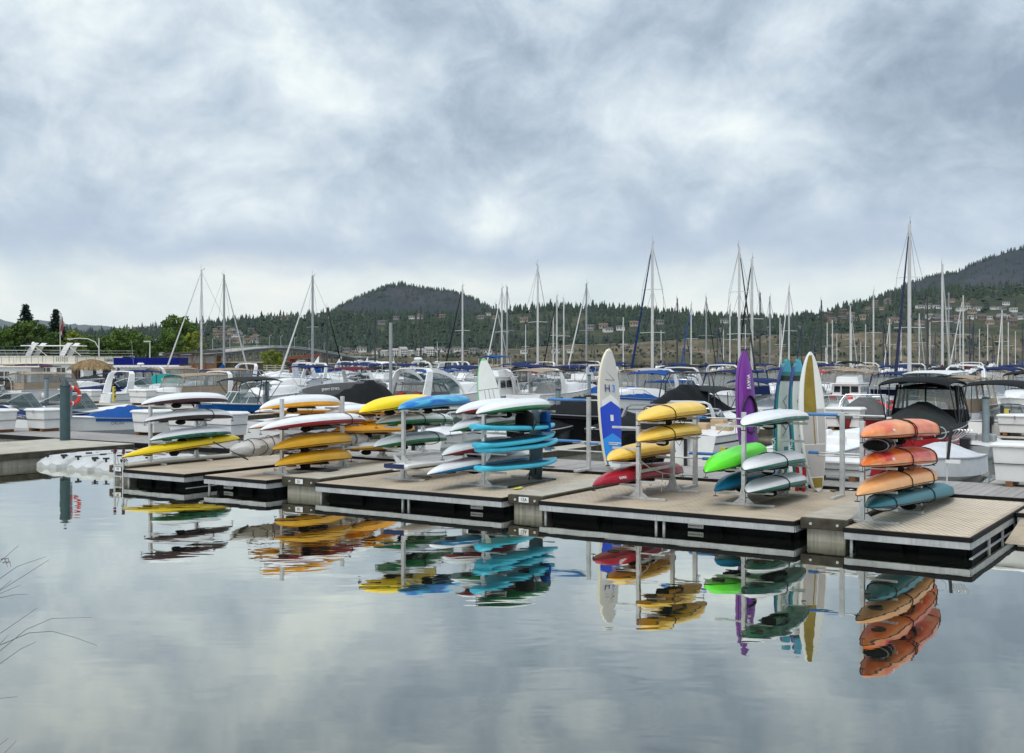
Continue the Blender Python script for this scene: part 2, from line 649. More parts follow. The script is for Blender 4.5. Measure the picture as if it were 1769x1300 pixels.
def mat_land(name, stops, scale, tintmix=False):
    m = bpy.data.materials.new(name)
    m.use_nodes = True
    k = NT(m.node_tree)
    b = k.n['Principled BSDF']
    b.inputs['Roughness'].default_value = 0.95
    b.inputs['Specular IOR Level'].default_value = 0.1
    geo = k.add('ShaderNodeNewGeometry')
    n = k.noise(geo.outputs['Position'], scale, 8, 0.62, 0.5)
    n2 = k.noise(geo.outputs['Position'], scale * 7, 5, 0.6, 0.3)
    v = k.math('ADD', k.math('MULTIPLY', n, 0.7), k.math('MULTIPLY', n2, 0.3))
    k.link(k.ramp(v, stops), b.inputs['Base Color'])
    MATS[name] = m
    return m


def mat_tree(name, dark, light):
    """foliage with a tint per tree (face attribute) and a random shift per object"""
    m = bpy.data.materials.new(name)
    m.use_nodes = True
    k = NT(m.node_tree)
    b = k.n['Principled BSDF']
    b.inputs['Roughness'].default_value = 0.7
    b.inputs['Specular IOR Level'].default_value = 0.25
    at = k.add('ShaderNodeAttribute', attribute_name='tint')
    oi = k.add('ShaderNodeObjectInfo')
    f = k.math('ADD', k.math('MULTIPLY', at.outputs['Fac'], 0.75), k.math('MULTIPLY', oi.outputs['Random'], 0.25))
    k.link(k.ramp(f, [(0.0, dark), (1.0, light)]), b.inputs['Base Color'])
    MATS[name] = m
    return m


mat_water()
mat_land('land_forest', [(0.30, (0.018, 0.030, 0.022)), (0.50, (0.040, 0.050, 0.032)), (0.62, (0.085, 0.085, 0.050)), (0.75, (0.15, 0.135, 0.09))], 0.012)
mat_land('land_bank', [(0.36, (0.040, 0.048, 0.026)), (0.46, (0.078, 0.074, 0.042)), (0.54, (0.122, 0.100, 0.064)), (0.64, (0.235, 0.190, 0.14))], 0.022)
mat_land('land_mountain', [(0.30, (0.014, 0.026, 0.032)), (0.5, (0.030, 0.038, 0.048)), (0.64, (0.052, 0.050, 0.060)), (0.76, (0.078, 0.070, 0.074))], 0.0035)  # grey-purple burnt patches; blue of the distant haze painted into the colour
mat_land('land_far', [(0.3, (0.03, 0.05, 0.05)), (0.7, (0.06, 0.08, 0.07))], 0.001)
mat_land('land_park', [(0.3, (0.05, 0.09, 0.025)), (0.7, (0.09, 0.13, 0.045))], 0.08)
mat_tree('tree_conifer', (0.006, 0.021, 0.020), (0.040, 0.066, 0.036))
mat_tree('tree_leafy', (0.030, 0.066, 0.012), (0.13, 0.21, 0.032))
mat_tree('tree_fresh', (0.075, 0.11, 0.012), (0.27, 0.31, 0.035))
mat('bark', (0.09, 0.07, 0.05), 0.9, var=0.25)
mat('road_grey', (0.28, 0.27, 0.25), 0.9, var=0.1, scale=0.05)

# --- water
g = G()
g.quad((-19000, -60, 0), (19000, -60, 0), (19000, 19500, 0), (-19000, 19500, 0))
g.obj('lake_water', 'water', kind='structure')
# --- quay the photographer stands on (below the picture)
g = G()
g.box(-14, 9, -12, 1.3, -0.9, 2.0)
g.obj('quay_pavement', 'concrete_top', kind='structure')


def wob(x, y, f, seed):
    r = np.random.default_rng(seed)
    o = np.zeros(np.broadcast(x, y).shape)
    for i in range(5):
        a, b, c = r.normal(size=3)
        k = f * 1.9 ** i
        o = o + np.sin(x * a * k + y * b * k + c * 9) / 1.6 ** i
    return o


PX_R = np.array([-400, 0, 105, 170, 215, 300, 345, 400, 470, 520, 560, 600, 700, 800, 840, 900, 950, 1000, 1060, 1130, 1200, 1250, 1360, 1420, 1480, 1540, 1600, 1700, 1769, 2200])
PY_R = np.array([572, 577, 577, 577, 573, 566, 562, 558, 551, 549, 545, 546, 547, 547, 545, 540, 536, 536, 537, 541, 548, 552, 556, 545, 530, 515, 505, 498, 492, 472])
PX_B = np.array([-400, 500, 760, 850, 1000, 1280, 1500, 1769, 2200])
PY_B = np.array([613, 613, 611, 605, 595, 585, 579, 577, 574])


def hill_z(a, Y):
    """height of the far shore: bank, shelf and wooded slope. a = X / Y"""
    px = 884.5 + FPX * a
    yr = np.interp(px, PX_R, PY_R)
    yb = np.interp(px, PX_B, PY_B)
    zr = EYE + (HZ - yr) / FPX * 1760
    zb = EYE + (HZ - yb) / FPX * 1270
    n = wob(a * 1500, Y, 0.006, 3)
    k = np.array([1130, 1150, 1158, 1200, 1262, 1290, 1400, 1520, 1640, 1760, 1900, 2300, 3000])
    out = np.zeros(np.broadcast(a, Y).shape)
    cols = [0 * zb - 3, 0 * zb, 1.5 + 0 * zb, zb * 0.45, zb, zb + 1.5, zb + (zr - zb) * 0.22, zb + (zr - zb) * 0.52, zb + (zr - zb) * 0.80, zr, zr * 0.98, zr * 0.8, zr * 0.5]
    Yb = np.broadcast_to(Y, out.shape)
    K = [np.broadcast_to(c, out.shape) for c in cols]
    for i in range(len(k) - 1):
        f = np.clip((Yb - k[i]) / (k[i + 1] - k[i]), 0, 1)
        sel = (Yb >= k[i]) & (Yb <= k[i + 1])
        out = np.where(sel, K[i] * (1 - f) + K[i + 1] * f, out)
    amp = np.clip((Yb - 1160) / 120, 0, 1) * np.where(Yb > 1700, 0.6, 1.4)
    return out + n * amp


A = np.linspace(-0.78, 0.78, 420)[None, :]
Yr = np.concatenate([np.linspace(1130, 1275, 16), np.linspace(1290, 1900, 34), np.linspace(1950, 3000, 8)])[:, None]
rows = Yr[:, 0] <= 1292
sel = np.where(rows)[0]
Z = hill_z(A, Yr)
Xg = A * Yr
Yg = np.broadcast_to(Yr, Xg.shape)
grid_obj('lakeshore_bank', Xg[sel], Yg[sel], Z[sel], 'land_bank')
s2 = np.where(Yr[:, 0] >= Yr[sel[-1], 0])[0]
grid_obj('wooded_hillside', Xg[s2], Yg[s2], Z[s2], 'land_forest')


def mountain(name, prof, Y0, depth, m, a0, a1, seed, rough, n=260, rows=40):
    px, py = np.array(prof).T
    a = np.linspace(a0, a1, n)[None, :]
    q = np.linspace(0, 1, rows)[:, None]
    Y = Y0 + (q - 0.5) * 2 * depth
    zr = EYE + (HZ - np.interp(884.5 + FPX * a, px, py)) / FPX * Y0
    sh = np.where(q <= 0.5, (q * 2) ** 0.85, (2 - 2 * q) ** 0.8)
    z = zr * sh
    gul = wob(a * Y0, Y, 0.006, seed) * 0.5 + np.abs(wob(a * Y0, Y, 0.0028, seed + 1))
    z = z - gul * rough * (1 - np.abs(q - 0.5) * 0.6) * np.clip(zr / 300, 0.1, 1) * np.where(np.abs(q - 0.5) < 0.03, 0.25, 1.0)
    grid_obj(name, a * Y, np.broadcast_to(Y, z.shape), np.maximum(z, -2), m)
    return a, Y, z


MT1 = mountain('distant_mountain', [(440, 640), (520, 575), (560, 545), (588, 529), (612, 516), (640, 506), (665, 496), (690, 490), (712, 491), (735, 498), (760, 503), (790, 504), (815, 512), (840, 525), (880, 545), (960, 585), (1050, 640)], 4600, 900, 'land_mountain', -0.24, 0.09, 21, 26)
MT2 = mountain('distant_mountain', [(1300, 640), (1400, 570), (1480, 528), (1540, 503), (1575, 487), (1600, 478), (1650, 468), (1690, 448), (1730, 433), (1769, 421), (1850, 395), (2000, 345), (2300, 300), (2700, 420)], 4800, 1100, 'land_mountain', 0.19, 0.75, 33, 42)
MT3 = mountain('blue_mountain_range', [(-900, 520), (-300, 545), (-60, 540), (0, 549), (28, 558), (60, 551), (92, 552), (125, 559), (170, 561), (215, 566), (260, 572), (420, 580), (700, 590), (1100, 600)], 17000, 2500, 'land_far', -0.9, 0.15, 5, 60)

# --- pale road cut along the bank
ra = np.linspace(-0.045, 0.20, 90)[None, :]
rq = np.array([1266.0, 1273.0])[:, None]
rz = hill_z(ra, rq * np.ones_like(ra)) + 0.5
grid_obj('lakeside_road', ra * rq, np.broadcast_to(rq, rz.shape), rz, 'road_grey')


# ------------------------------------------------------------------ far trees
def cone_tree(r, H, W, tiers=3, sides=6, jit=0.25):
    """triangles of one ragged conifer at the origin"""
    v, f = [], []
    for t in range(tiers):
        zb = H * (0.10 + 0.26 * t)
        zt = H * (0.10 + 0.26 * (t + 1) + (0.22 if t < tiers - 1 else 0.12))
        w = W * (1 - 0.27 * t) / 2
        b = len(v)
        off = r.uniform(0, 6.28)
        for k in range(sides):
            a = off + 2 * math.pi * k / sides
            q = w * (1 + r.uniform(-jit, jit))
            v.append((q * math.cos(a), q * math.sin(a), zb + r.uniform(-0.06, 0.06) * H))
        v.append((r.uniform(-.05, .05) * W, r.uniform(-.05, .05) * W, min(zt, H)))
        f += [(b + k, b + (k + 1) % sides, b + sides) for k in range(sides)]
    return np.array(v), np.array(f)


def round_tree(r, H, W):
    """lumpy broad crown"""
    v, f = [], []
    for t in range(4):
        c = np.array([r.uniform(-.25, .25) * W, r.uniform(-.25, .25) * W, H * r.uniform(.4, .75)])
        w = W * r.uniform(.28, .42)
        b = len(v)
        for k in range(5):
            a = 2 * math.pi * k / 5 + r.uniform(0, .6)
            v.append(tuple(c + np.array([w * math.cos(a), w * math.sin(a), r.uniform(-.15, .15) * H])))
        v.append(tuple(c + np.array([0, 0, H * .27])))
        v.append(tuple(c - np.array([0, 0, H * .27])))
        for k in range(5):
            l = (k + 1) % 5
            f += [(b + k, b + l, b + 5), (b + l, b + k, b + 6)]
    return np.array(v), np.array(f)


def scatter(name, pts, hs, protos, m, wvar=0.3):
    V_, F_, T_ = [], [], []
    base = 0
    for p, h in zip(pts, hs):
        v, f = protos[RNG.integers(len(protos))]
        a = RNG.uniform(0, 6.28)
        c, s = math.cos(a), math.sin(a)
        w = h * RNG.uniform(1 - wvar, 1 + wvar)
        q = np.stack([(v[:, 0] * c - v[:, 1] * s) * w + p[0], (v[:, 0] * s + v[:, 1] * c) * w + p[1], v[:, 2] * h + p[2]], -1)
        V_.append(q)
        F_.append(f + base)
        T_.append(np.full(len(f), np.clip(RNG.normal(0.42, 0.22), 0, 1)))
        base += len(v)
    return np_obj(name, np.concatenate(V_), np.concatenate(F_), m, False, 'stuff', tint=np.concatenate(T_))


r_ = random.Random(5)
CONES = [cone_tree(r_, 1.0, 0.36 + 0.1 * (i % 3), 3, 5) for i in range(6)]
ROUNDS = [round_tree(r_, 0.75, 0.7) for i in range(4)]


def hill_pts(n, a0, a1, y0, y1, dens=None):
    a = RNG.uniform(a0, a1, n)
    Y = RNG.uniform(y0, y1, n)
    if dens is not None:
        keep = RNG.random(n) < dens(a, Y)
        a, Y = a[keep], Y[keep]
    return np.stack([a * Y, Y, hill_z(a, Y) - 0.5], -1)


def patchy(a, Y):
    px = 884.5 + FPX * a
    w = wob(a * 1500, Y, 0.012, 9)
    w2 = wob(a * 1500, Y * 1.6, 0.035, 19)
    d = np.where(w > 1.0, 0.10, np.where(w > 0.45, 0.45, 1.0)) * np.where(w2 > 0.8, 0.35, 1.0)
    d = np.where((px > 1380) & (Y < 1640) & (Y > 1380), d * 0.42, d)         # housing on the right
    d = np.where((px > 250) & (px < 470) & (Y < 1520), d * 0.5, d)            # terraced houses on the left
    d = np.where((px > 1260) & (Y < 1400), d * 0.75, d)
    return d


P = hill_pts(2600, -0.5, 0.5, 1155, 1275, lambda a, Y: np.where(Y < 1175, 0.9, np.where(wob(a * 1500, Y, 0.02, 15) > 0.35, 0.7, 0.14)))
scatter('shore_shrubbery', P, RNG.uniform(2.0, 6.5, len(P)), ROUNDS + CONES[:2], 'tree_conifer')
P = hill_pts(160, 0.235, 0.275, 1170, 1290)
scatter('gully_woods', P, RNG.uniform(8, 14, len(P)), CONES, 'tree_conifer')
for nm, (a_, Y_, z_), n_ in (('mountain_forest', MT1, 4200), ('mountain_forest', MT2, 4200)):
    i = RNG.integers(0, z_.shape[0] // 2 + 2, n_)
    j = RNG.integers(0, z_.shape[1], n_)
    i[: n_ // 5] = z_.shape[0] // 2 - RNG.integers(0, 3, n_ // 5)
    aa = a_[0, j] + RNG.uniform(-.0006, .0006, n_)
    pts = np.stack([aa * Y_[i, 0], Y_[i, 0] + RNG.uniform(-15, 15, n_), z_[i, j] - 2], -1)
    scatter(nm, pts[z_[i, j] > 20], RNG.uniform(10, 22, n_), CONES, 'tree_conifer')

# ridge conifers that show singly against the sky
PROTO_T = []
for i in range(6):
    v, f = cone_tree(r_, 1.0, 0.34 + 0.05 * (i % 3), 4, 7, 0.35)
    v2 = v.copy()
    o = thing('ridge_conifer', 'dark conifer standing against the sky on the far ridge', 'tree', group='conifers on the far ridge')
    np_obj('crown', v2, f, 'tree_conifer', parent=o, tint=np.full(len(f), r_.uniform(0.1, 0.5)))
    G().tube([(0, 0, 0), (0, 0, 0.5)], 0.02, 5).obj('trunk', 'bark', o)
    PROTO_T.append(o)
n_r = 0
px = 120.0
while px < 1765 and n_r < 285:
    px += 1.2 + r_.expovariate(1 / 4.4) * r_.choice((.4, .7, 1.8))
    if 590 < px < 838 and r_.random() < 0.35:
        continue
    tall = 8 + 9 * r_.random() ** 1.6 * (1.25 if 860 < px < 1240 else 0.8)
    if px > 1400:
        tall *= 0.8
    Y = r_.uniform(1735, 1775)
    a = (px - 884.5) / FPX
    z = float(hill_z(np.array([a]), np.array([Y]))[0]) - 0.8
    w = tall * r_.uniform(0.85, 1.25)
    o = PROTO_T[n_r] if n_r < 6 else copy_tree(PROTO_T[r_.randrange(6)])
    o.location = (a * Y, Y, z)
    o.scale = (w, w, tall)
    o.rotation_euler = (0, 0, r_.uniform(0, 6))
    n_r += 1


def find_hill(px, py, y0=1200, y1=1755):
    """spot on the hillside that shows at photo pixel (px, py)"""
    a = (px - 884.5) / FPX
    Y = np.linspace(y0, y1, 300)
    z = hill_z(np.full(300, a), Y)
    s = HZ - (z - EYE) / Y * FPX
    i = int(np.argmin(np.abs(s - py)))
    return Vector((a * Y[i], Y[i], z[i]))


# ------------------------------------------------------------------ far houses
mat('house_white', (0.62, 0.61, 0.58), 0.8, var=0.08, scale=0.2)
mat('house_tan', (0.36, 0.30, 0.23), 0.8, var=0.1, scale=0.2)
mat('house_grey', (0.24, 0.24, 0.24), 0.8, var=0.1, scale=0.2)
mat('house_brown', (0.17, 0.12, 0.09), 0.8, var=0.1, scale=0.2)
mat('roof_dark', (0.07, 0.068, 0.066), 0.85, var=0.2, scale=0.3)
mat('roof_brown', (0.13, 0.085, 0.065), 0.85, var=0.2, scale=0.3)
mat('roof_pale', (0.33, 0.32, 0.31), 0.85, var=0.2, scale=0.3)
mat('window_far', (0.03, 0.036, 0.042), 0.15)


def house_proto(wm, rm, W, Dp, H, flat, txt):
    o = thing('hillside_house', txt[0], 'house', group=txt[1])
    G().box(-W / 2, W / 2, -Dp / 2, Dp / 2, -6, H).obj('wall', wm, o)
    if flat:
        G().box(-W / 2 - .4, W / 2 + .4, -Dp / 2 - .4, Dp / 2 + .4, H + .003, H + .5).obj('roof', rm, o)
    else:
        g = G()
        e = .6
        rings = [[(x, -Dp / 2 - e, H), (x, 0, H + Dp * .27), (x, Dp / 2 + e, H)] for x in (-W / 2 - e, W / 2 + e)]
        g.loft(rings, True, True, True)
        g.obj('roof', rm, o)
    n = 3 if W > 9 else 2
    for i in range(n):
        x = -W / 2 + W * (i + .5) / n
        G().box(x - 1.1, x + 1.1, -Dp / 2 - .06, -Dp / 2 - .003, H * .42, H * .78).obj('window', 'window_far', o)
    return o


HT = [house_proto('house_white', 'roof_pale', 10, 8, 6, True, ('white flat roofed house on the far hillside', 'houses on the far hillside')),
      house_proto('house_white', 'roof_dark', 12, 8, 5, False, ('white house with dark pitched roof on the far hillside', 'houses on the far hillside')),
      house_proto('house_tan', 'roof_brown', 12, 9, 5, False, ('tan house with brown pitched roof on the far hillside', 'houses on the far hillside')),
      house_proto('house_grey', 'roof_pale', 11, 8, 6, True, ('grey flat roofed house on the far hillside', 'houses on the far hillside')),
      house_proto('house_brown', 'roof_dark', 13, 9, 5, False, ('brown house with dark pitched roof on the far hillside', 'houses on the far hillside'))]
used = [0] * 5


def put_house(i, px, py, sc=1.0, rz=None):
    p = find_hill(px, py)
    o = HT[i] if not used[i] else copy_tree(HT[i])
    used[i] = 1
    o.location = p
    o.scale = (sc,) * 3
    o.rotation_euler = (0, 0, r_.uniform(-.5, .5) if rz is None else rz)


for k in range(34):       # white rows at the right edge
    put_house(r_.choice((0, 0, 1)), 1600 + 172 * r_.random(), r_.choice((534, 537, 547, 549, 552)) + r_.uniform(-1.5, 1.5), r_.uniform(.55, .9))
for k in range(30):
    put_house(r_.choice((2, 3, 4, 4)), 1425 + 345 * r_.random(), r_.uniform(540, 562), r_.uniform(.6, .95))
for k in range(16):
    put_house(r_.choice((1, 2, 3)), 1480 + 280 * r_.random(), r_.uniform(515, 538), r_.uniform(.5, .8))
for k in range(30):       # terraces behind the bridge
    put_house(r_.choice((1, 3, 4, 2)), 372 + 70 * r_.random(), 572 + 5 * r_.randrange(5), r_.uniform(.5, .8))
for k in range(26):       # along the middle ridge
    put_house(r_.choice((1, 2, 3)), 470 + 400 * r_.random(), r_.uniform(544, 552), r_.uniform(.5, .85))
for px, py, i in ((1050, 573, 1), (1072, 570, 1), (1042, 567, 2), (1140, 560, 3), (1020, 568, 3), (1250, 558, 1), (1245, 575, 2), (1095, 563, 2), (1330, 572, 3), (1385, 570, 3), (210, 566, 1), (235, 565, 2), (180, 569, 3), (260, 563, 3), (905, 556, 2), (660, 560, 3)):
    put_house(i, px, py, .9)
for px, i in ((612, 2), (625, 1), (650, 1), (655, 2), (760, 1), (775, 3), (790, 1), (820, 3), (600, 3), (842, 1), (905, 0), (960, 0), (985, 0)):
    put_house(i, px, 610 + r_.uniform(-3, 2), r_.uniform(.6, .9))
cb = thing('shore_apartments', 'pale four storey apartment block on the far shore', 'apartment block', group='pale apartment blocks on the far shore')
G().box(-9, 9, -7, 7, -6, 10).obj('wall', 'house_white', cb)
G().loft([[(x, -7.6, 10.003), (x, 0, 13.5), (x, 7.6, 10.003)] for x in (-9.6, 9.6)], True, True, True).obj('roof', 'roof_pale', cb)
for fl in range(3):
    for i in range(4):
        x = -9 + 18 * (i + .5) / 4
        G().box(x - 1.3, x + 1.3, -7.08, -7.003, 0.6 + 3.1 * fl, 2.6 + 3.1 * fl).obj('window', 'window_far', cb)
for k, px in enumerate((666, 682, 696, 709, 727, 741)):
    o = cb if k == 0 else copy_tree(cb)
    p = find_hill(px, 614, 1170, 1300)
    o.location = (p.x, p.y, p.z)
    o.scale = (.44 + .08 * (k % 2), .6, .46 + .12 * (k % 3))
    o.rotation_euler = (0, 0, -.5 + .45 * (k % 3))


# ------------------------------------------------------------------ woods, kept off the houses and their view
HS = np.array([((o.location.x / o.location.y), o.location.y, 7.0 * o.scale[0]) for o in COL.objects if o.parent is None and o.get('category') in ('house', 'apartment block') and o.location.y > 100])


def wood(name, n, h0, h1, protos, y0=1285, y1=1775):
    p = hill_pts(n, -0.50, 0.50, y0, y1, patchy)
    a, Y = p[:, 0] / p[:, 1], p[:, 1]
    keep = np.ones(len(p), bool)
    for ha, hy, hw in HS:
        w = (hw + 2) / hy
        keep &= ~((np.abs(a - ha) < w) & (Y > hy - 75) & (Y < hy + 4))
    p = p[keep]
    h = h0 + (h1 - h0) * RNG.random(len(p)) ** 1.7
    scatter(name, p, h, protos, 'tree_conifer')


wood('forest', 11000, 6, 17, CONES)
wood('hillside_woods', 5200, 5, 11, ROUNDS)


# ------------------------------------------------------------------ bridge
def bridge():
    # deck line: photo x, photo y of the road, distance
    pl = [(230, 613, 640), (330, 610.5, 690), (385, 606, 730), (420, 601.5, 770), (455, 599, 810), (485, 599.5, 845), (520, 603, 890), (560, 609.5, 945), (600, 617, 1010), (640, 617.5, 1120)]
    pts = []
    for x, y, Y in pl:
        pts.append(Vector(((x - 884.5) / FPX * Y, Y, EYE + (HZ - y) / FPX * Y)))
    o = thing('road_bridge', 'long grey road bridge curving low across the lake to the far shore', 'bridge')
    fine = []
    for i in range(len(pts) - 1):
        for q in range(6):
            f = q / 6
            f2 = f * f * (3 - 2 * f) * 0.4 + f * 0.6
            fine.append(pts[i].lerp(pts[i + 1], f) if i == 0 else pts[i].lerp(pts[i + 1], f2 * 0 + f))
    fine.append(pts[-1])

    def ribbon(w, z0, z1):
        rings = []
        for i, p in enumerate(fine):
            d = (fine[min(i + 1, len(fine) - 1)] - fine[max(i - 1, 0)])
            n = Vector((-d.y, d.x, 0)).normalized()
            a, b = p + n * w, p - n * w
            rings.append([(a.x, a.y, p.z + z0), (b.x, b.y, p.z + z0), (b.x, b.y, p.z + z1), (a.x, a.y, p.z + z1)])
        return G().loft(rings, True, True, True)
    ribbon(7.5, -0.55, 0).obj('road_deck', 'concrete_top', o)
    ribbon(6.2, -2.1, -0.553).obj('girder', mat('bridge_steel', (0.055, 0.07, 0.10), 0.6, var=0.1, scale=0.1), o)
    for sgn in (-1, 1):
        g = G()
        for dz in (0.5, 1.0):
            rr = []
            for i, p in enumerate(fine):
                d = (fine[min(i + 1, len(fine) - 1)] - fine[max(i - 1, 0)])
                n = Vector((-d.y, d.x, 0)).normalized() * 7.3 * sgn
                rr.append(p + n + Vector((0, 0, dz)))
            g.tube(rr, 0.10, 4)
        g.obj('railing', 'alu', o)
    n = 0
    for i in range(1, len(fine) - 5, 2):
        p = fine[i]
        if p.z < 4.2:
            continue
        g = G()
        for sx in (-4.5, 4.5):
            g.tube([(p.x + sx * .75, p.y + sx * .65, -1), (p.x + sx * .75, p.y + sx * .65, p.z - 2.1)], 0.75, 8)
        g.box(p.x - 6, p.x + 6, p.y - 1, p.y + 1, p.z - 2.9, p.z - 2.1)
        g.obj('pier', 'concrete', o)
    for i in range(2, len(fine) - 3, 4):
        p = fine[i]
        G().tube([(p.x, p.y, p.z), (p.x, p.y, p.z + 8), (p.x + 1.8, p.y, p.z + 8.6)], 0.12, 5).obj('lamp_post', 'alu', o)


bridge()

# ------------------------------------------------------------------ park behind the houseboats
g = G()
g.quad((-260, 150, 1.4), (-0.262 * 150, 150, 1.4), (-0.262 * 560, 560, 1.6), (-520, 560, 1.6))
g.obj('park_ground', 'land_park', kind='structure')
g = G()
g.box(-260, -0.262 * 150, 149.4, 150, -1, 1.55)
tag(g.obj('seawall', 'concrete'), 'low concrete seawall in front of the park trees', 'wall')


def leafy(name, label, H, W, m, n_cl=74, per=58, leaf=0.34, seed=1, trunk_h=0.25, group='park trees behind the houseboats', cat='tree'):
    r = np.random.default_rng(seed)
    o = thing(name, label, cat, group=group)
    cl = []
    while len(cl) < n_cl:
        p = r.uniform(-1, 1, 3)
        d = np.linalg.norm(p)
        if 0.35 < d < 1.0:
            cl.append(p * np.array([W / 2 * .86, W / 2 * .86, H * (1 - trunk_h) / 2 * .9]) + np.array([0, 0, H * (1 + trunk_h) / 2]))
    cl = np.array(cl)
    rad = r.uniform(.07, .135, n_cl) * W
    c = np.repeat(cl, per, 0)
    rr = np.repeat(rad, per)
    d = r.normal(size=(len(c), 3))
    d /= np.linalg.norm(d, axis=1)[:, None]
    p = c + d * (rr * r.uniform(.35, 1.05, len(c)) ** .6)[:, None] * np.array([1, 1, .8])
    # leaf clump quads, loosely facing outwards
    a = r.normal(size=(len(c), 3)) * .8 + d
    a /= np.linalg.norm(a, axis=1)[:, None]
    t = np.cross(a, r.normal(size=(len(c), 3)))
    t /= np.linalg.norm(t, axis=1)[:, None]
    b = np.cross(a, t)
    s = (leaf * r.uniform(.6, 1.3, len(c)))[:, None] / 2
    v = np.stack([p - t * s - b * s * .5, p + t * s * .3 - b * s, p + t * s + b * s * .5, p - t * s * .3 + b * s], 1).reshape(-1, 3)
    f = np.arange(len(v)).reshape(-1, 4)
    tint = np.repeat(np.clip(r.normal(.45, .2, n_cl), 0, 1), per) + r.normal(0, .12, len(c))
    np_obj('crown', v, f, m, parent=o, tint=np.clip(tint, 0, 1), kind='stuff')
    g = G()
    g.tube([(0, 0, 0), (.02 * W, 0, H * .3), (0, .02 * W, H * .6)], .032 * W, 8, .015 * W)
    for q in cl[::4]:
        g.tube([(0, 0, H * trunk_h * .9), tuple(q * .6 + np.array([0, 0, H * .1])), tuple(q)], .014 * W, 5, .004 * W)
    g.obj('trunk', 'bark', o)
    return o


def big_conifer(H, W, seed, label):
    r = np.random.default_rng(seed)
    o = thing('spruce_tree', label, 'tree')
    P_, A_ = [], []
    for i in range(62):
        h = H * (0.12 + 0.86 * i / 61)
        w = W / 2 * (1 - (i / 61) ** 1.15) * r.uniform(.6, 1.12) + .12
        for k in range(r.integers(3, 6)):
            a = r.uniform(0, 6.28)
            n = int(4 + w * 9)
            q = np.linspace(.1, 1, n)
            P_.append(np.stack([np.cos(a) * w * q, np.sin(a) * w * q, h - q * q * w * .32], -1) + r.normal(0, .07, (n, 3)))
    p = np.concatenate(P_)
    p = np.repeat(p, 3, 0) + r.normal(0, .1, (len(p) * 3, 3))
    a = r.normal(size=(len(p), 3)) + np.array([0, 0, .8])
    a /= np.linalg.norm(a, axis=1)[:, None]
    t = np.cross(a, r.normal(size=(len(p), 3)))
    t /= np.linalg.norm(t, axis=1)[:, None]
    b = np.cross(a, t)
    s = (.24 * r.uniform(.6, 1.3, len(p)))[:, None] / 2
    v = np.stack([p - t * s - b * s * .5, p + t * s * .3 - b * s, p + t * s + b * s * .5, p - t * s * .3 + b * s], 1).reshape(-1, 3)
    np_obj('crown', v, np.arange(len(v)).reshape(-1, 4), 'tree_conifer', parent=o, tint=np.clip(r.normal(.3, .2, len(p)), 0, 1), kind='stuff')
    G().tube([(0, 0, 0), (0, 0, H * .97)], .2, 7, .03).obj('trunk', 'bark', o)
    return o


def at_y(o, px, py_top, Y, H, z0=1.4, rz=0.0, wpx=None, W=None):
    """stand a tree so that its top shows at py_top"""
    h = EYE + (HZ - py_top) / FPX * Y - z0
    s = h / H
    sx = s if wpx is None else wpx / FPX * Y / W
    o.location = ((px - 884.5) / FPX * Y, Y, z0)
    o.scale = (sx, sx, s)
    o.rotation_euler = (0, 0, rz)


T1 = leafy('broadleaf_tree', 'dark green broad tree left of centre in the park, below the taller spruce', 9, 7, 'tree_leafy', seed=2)
T2 = leafy('broadleaf_tree', 'olive green wide tree behind the thatched boat roof', 8, 7.5, 'tree_leafy', seed=3, n_cl=52)
T3 = leafy('broadleaf_tree', 'yellow green fresh leaved tree beside the flagpole', 8, 6, 'tree_fresh', seed=4, n_cl=40)
T1['group'] = T2['group'] = T3['group'] = 'park trees behind the houseboats'
at_y(T1, 50, 551, 205, 9, wpx=76, W=7)
at_y(T2, 212, 566, 190, 8, wpx=76, W=7.5)
at_y(T3, 126, 569, 195, 8, wpx=46, W=6)
for src, px, py, Y, w, rz, lb, H, W in (
        (T1, 2, 566, 200, 52, 1.0, 'dark green broad tree at the left edge of the picture', 9, 7),
        (T1, 84, 570, 215, 54, 2.2, 'dark green broad tree right beneath the smaller spruce', 9, 7),
        (T1, 164, 584, 220, 50, 3.3, 'low dark tree behind the curved street lamp', 9, 7),
        (T2, 262, 582, 205, 46, 1.9, 'low olive green tree behind the straight lamp post', 8, 7.5),
        (T1, 308, 541, 235, 74, 4.0, 'tallest dark green broad tree, behind the leaning white mast', 9, 7),
        (T2, 296, 568, 190, 56, 2.6, 'bright green tree in front of the tallest broad tree', 8, 7.5),
        (T3, 336, 571, 200, 44, 3.9, 'bright green tree just left of the two tall masts', 8, 6),
        (T2, 232, 572, 215, 58, 4.2, 'olive green tree behind the royal blue awning', 8, 7.5),
        (T1, 142, 575, 225, 54, 2.9, 'dark tree beyond the yellow green fresh leaved tree', 9, 7),
        (T1, 24, 560, 230, 60, 0.4, 'dark broad tree between the left edge and the taller spruce', 9, 7),
        (T1, 190, 578, 230, 60, 5.2, 'dark tree partly hidden behind the olive green wide tree', 9, 7)):
    c = copy_tree(src, label=lb)
    at_y(c, px, py, Y, H, rz=rz, wpx=w, W=W)
C1 = big_conifer(12, 4.2, 8, 'tall dark spruce rising above the broad tree at the far left')
at_y(C1, 45, 525, 220, 12, wpx=66, W=4.2)
C2 = big_conifer(11, 3.8, 9, 'shorter dark spruce right beside the red and white flag')
at_y(C2, 97, 534, 222, 11, wpx=58, W=3.8)
B1_ = leafy('round_shrub', 'round bright green shrub on the breakwater in front of the bridge', 3.4, 4.6, 'tree_fresh', 40, 90, .2, 12, 0.05, group=None, cat='shrub')
at_y(B1_, 470, 603, 168, 3.4, 1.2, wpx=42, W=4.6)


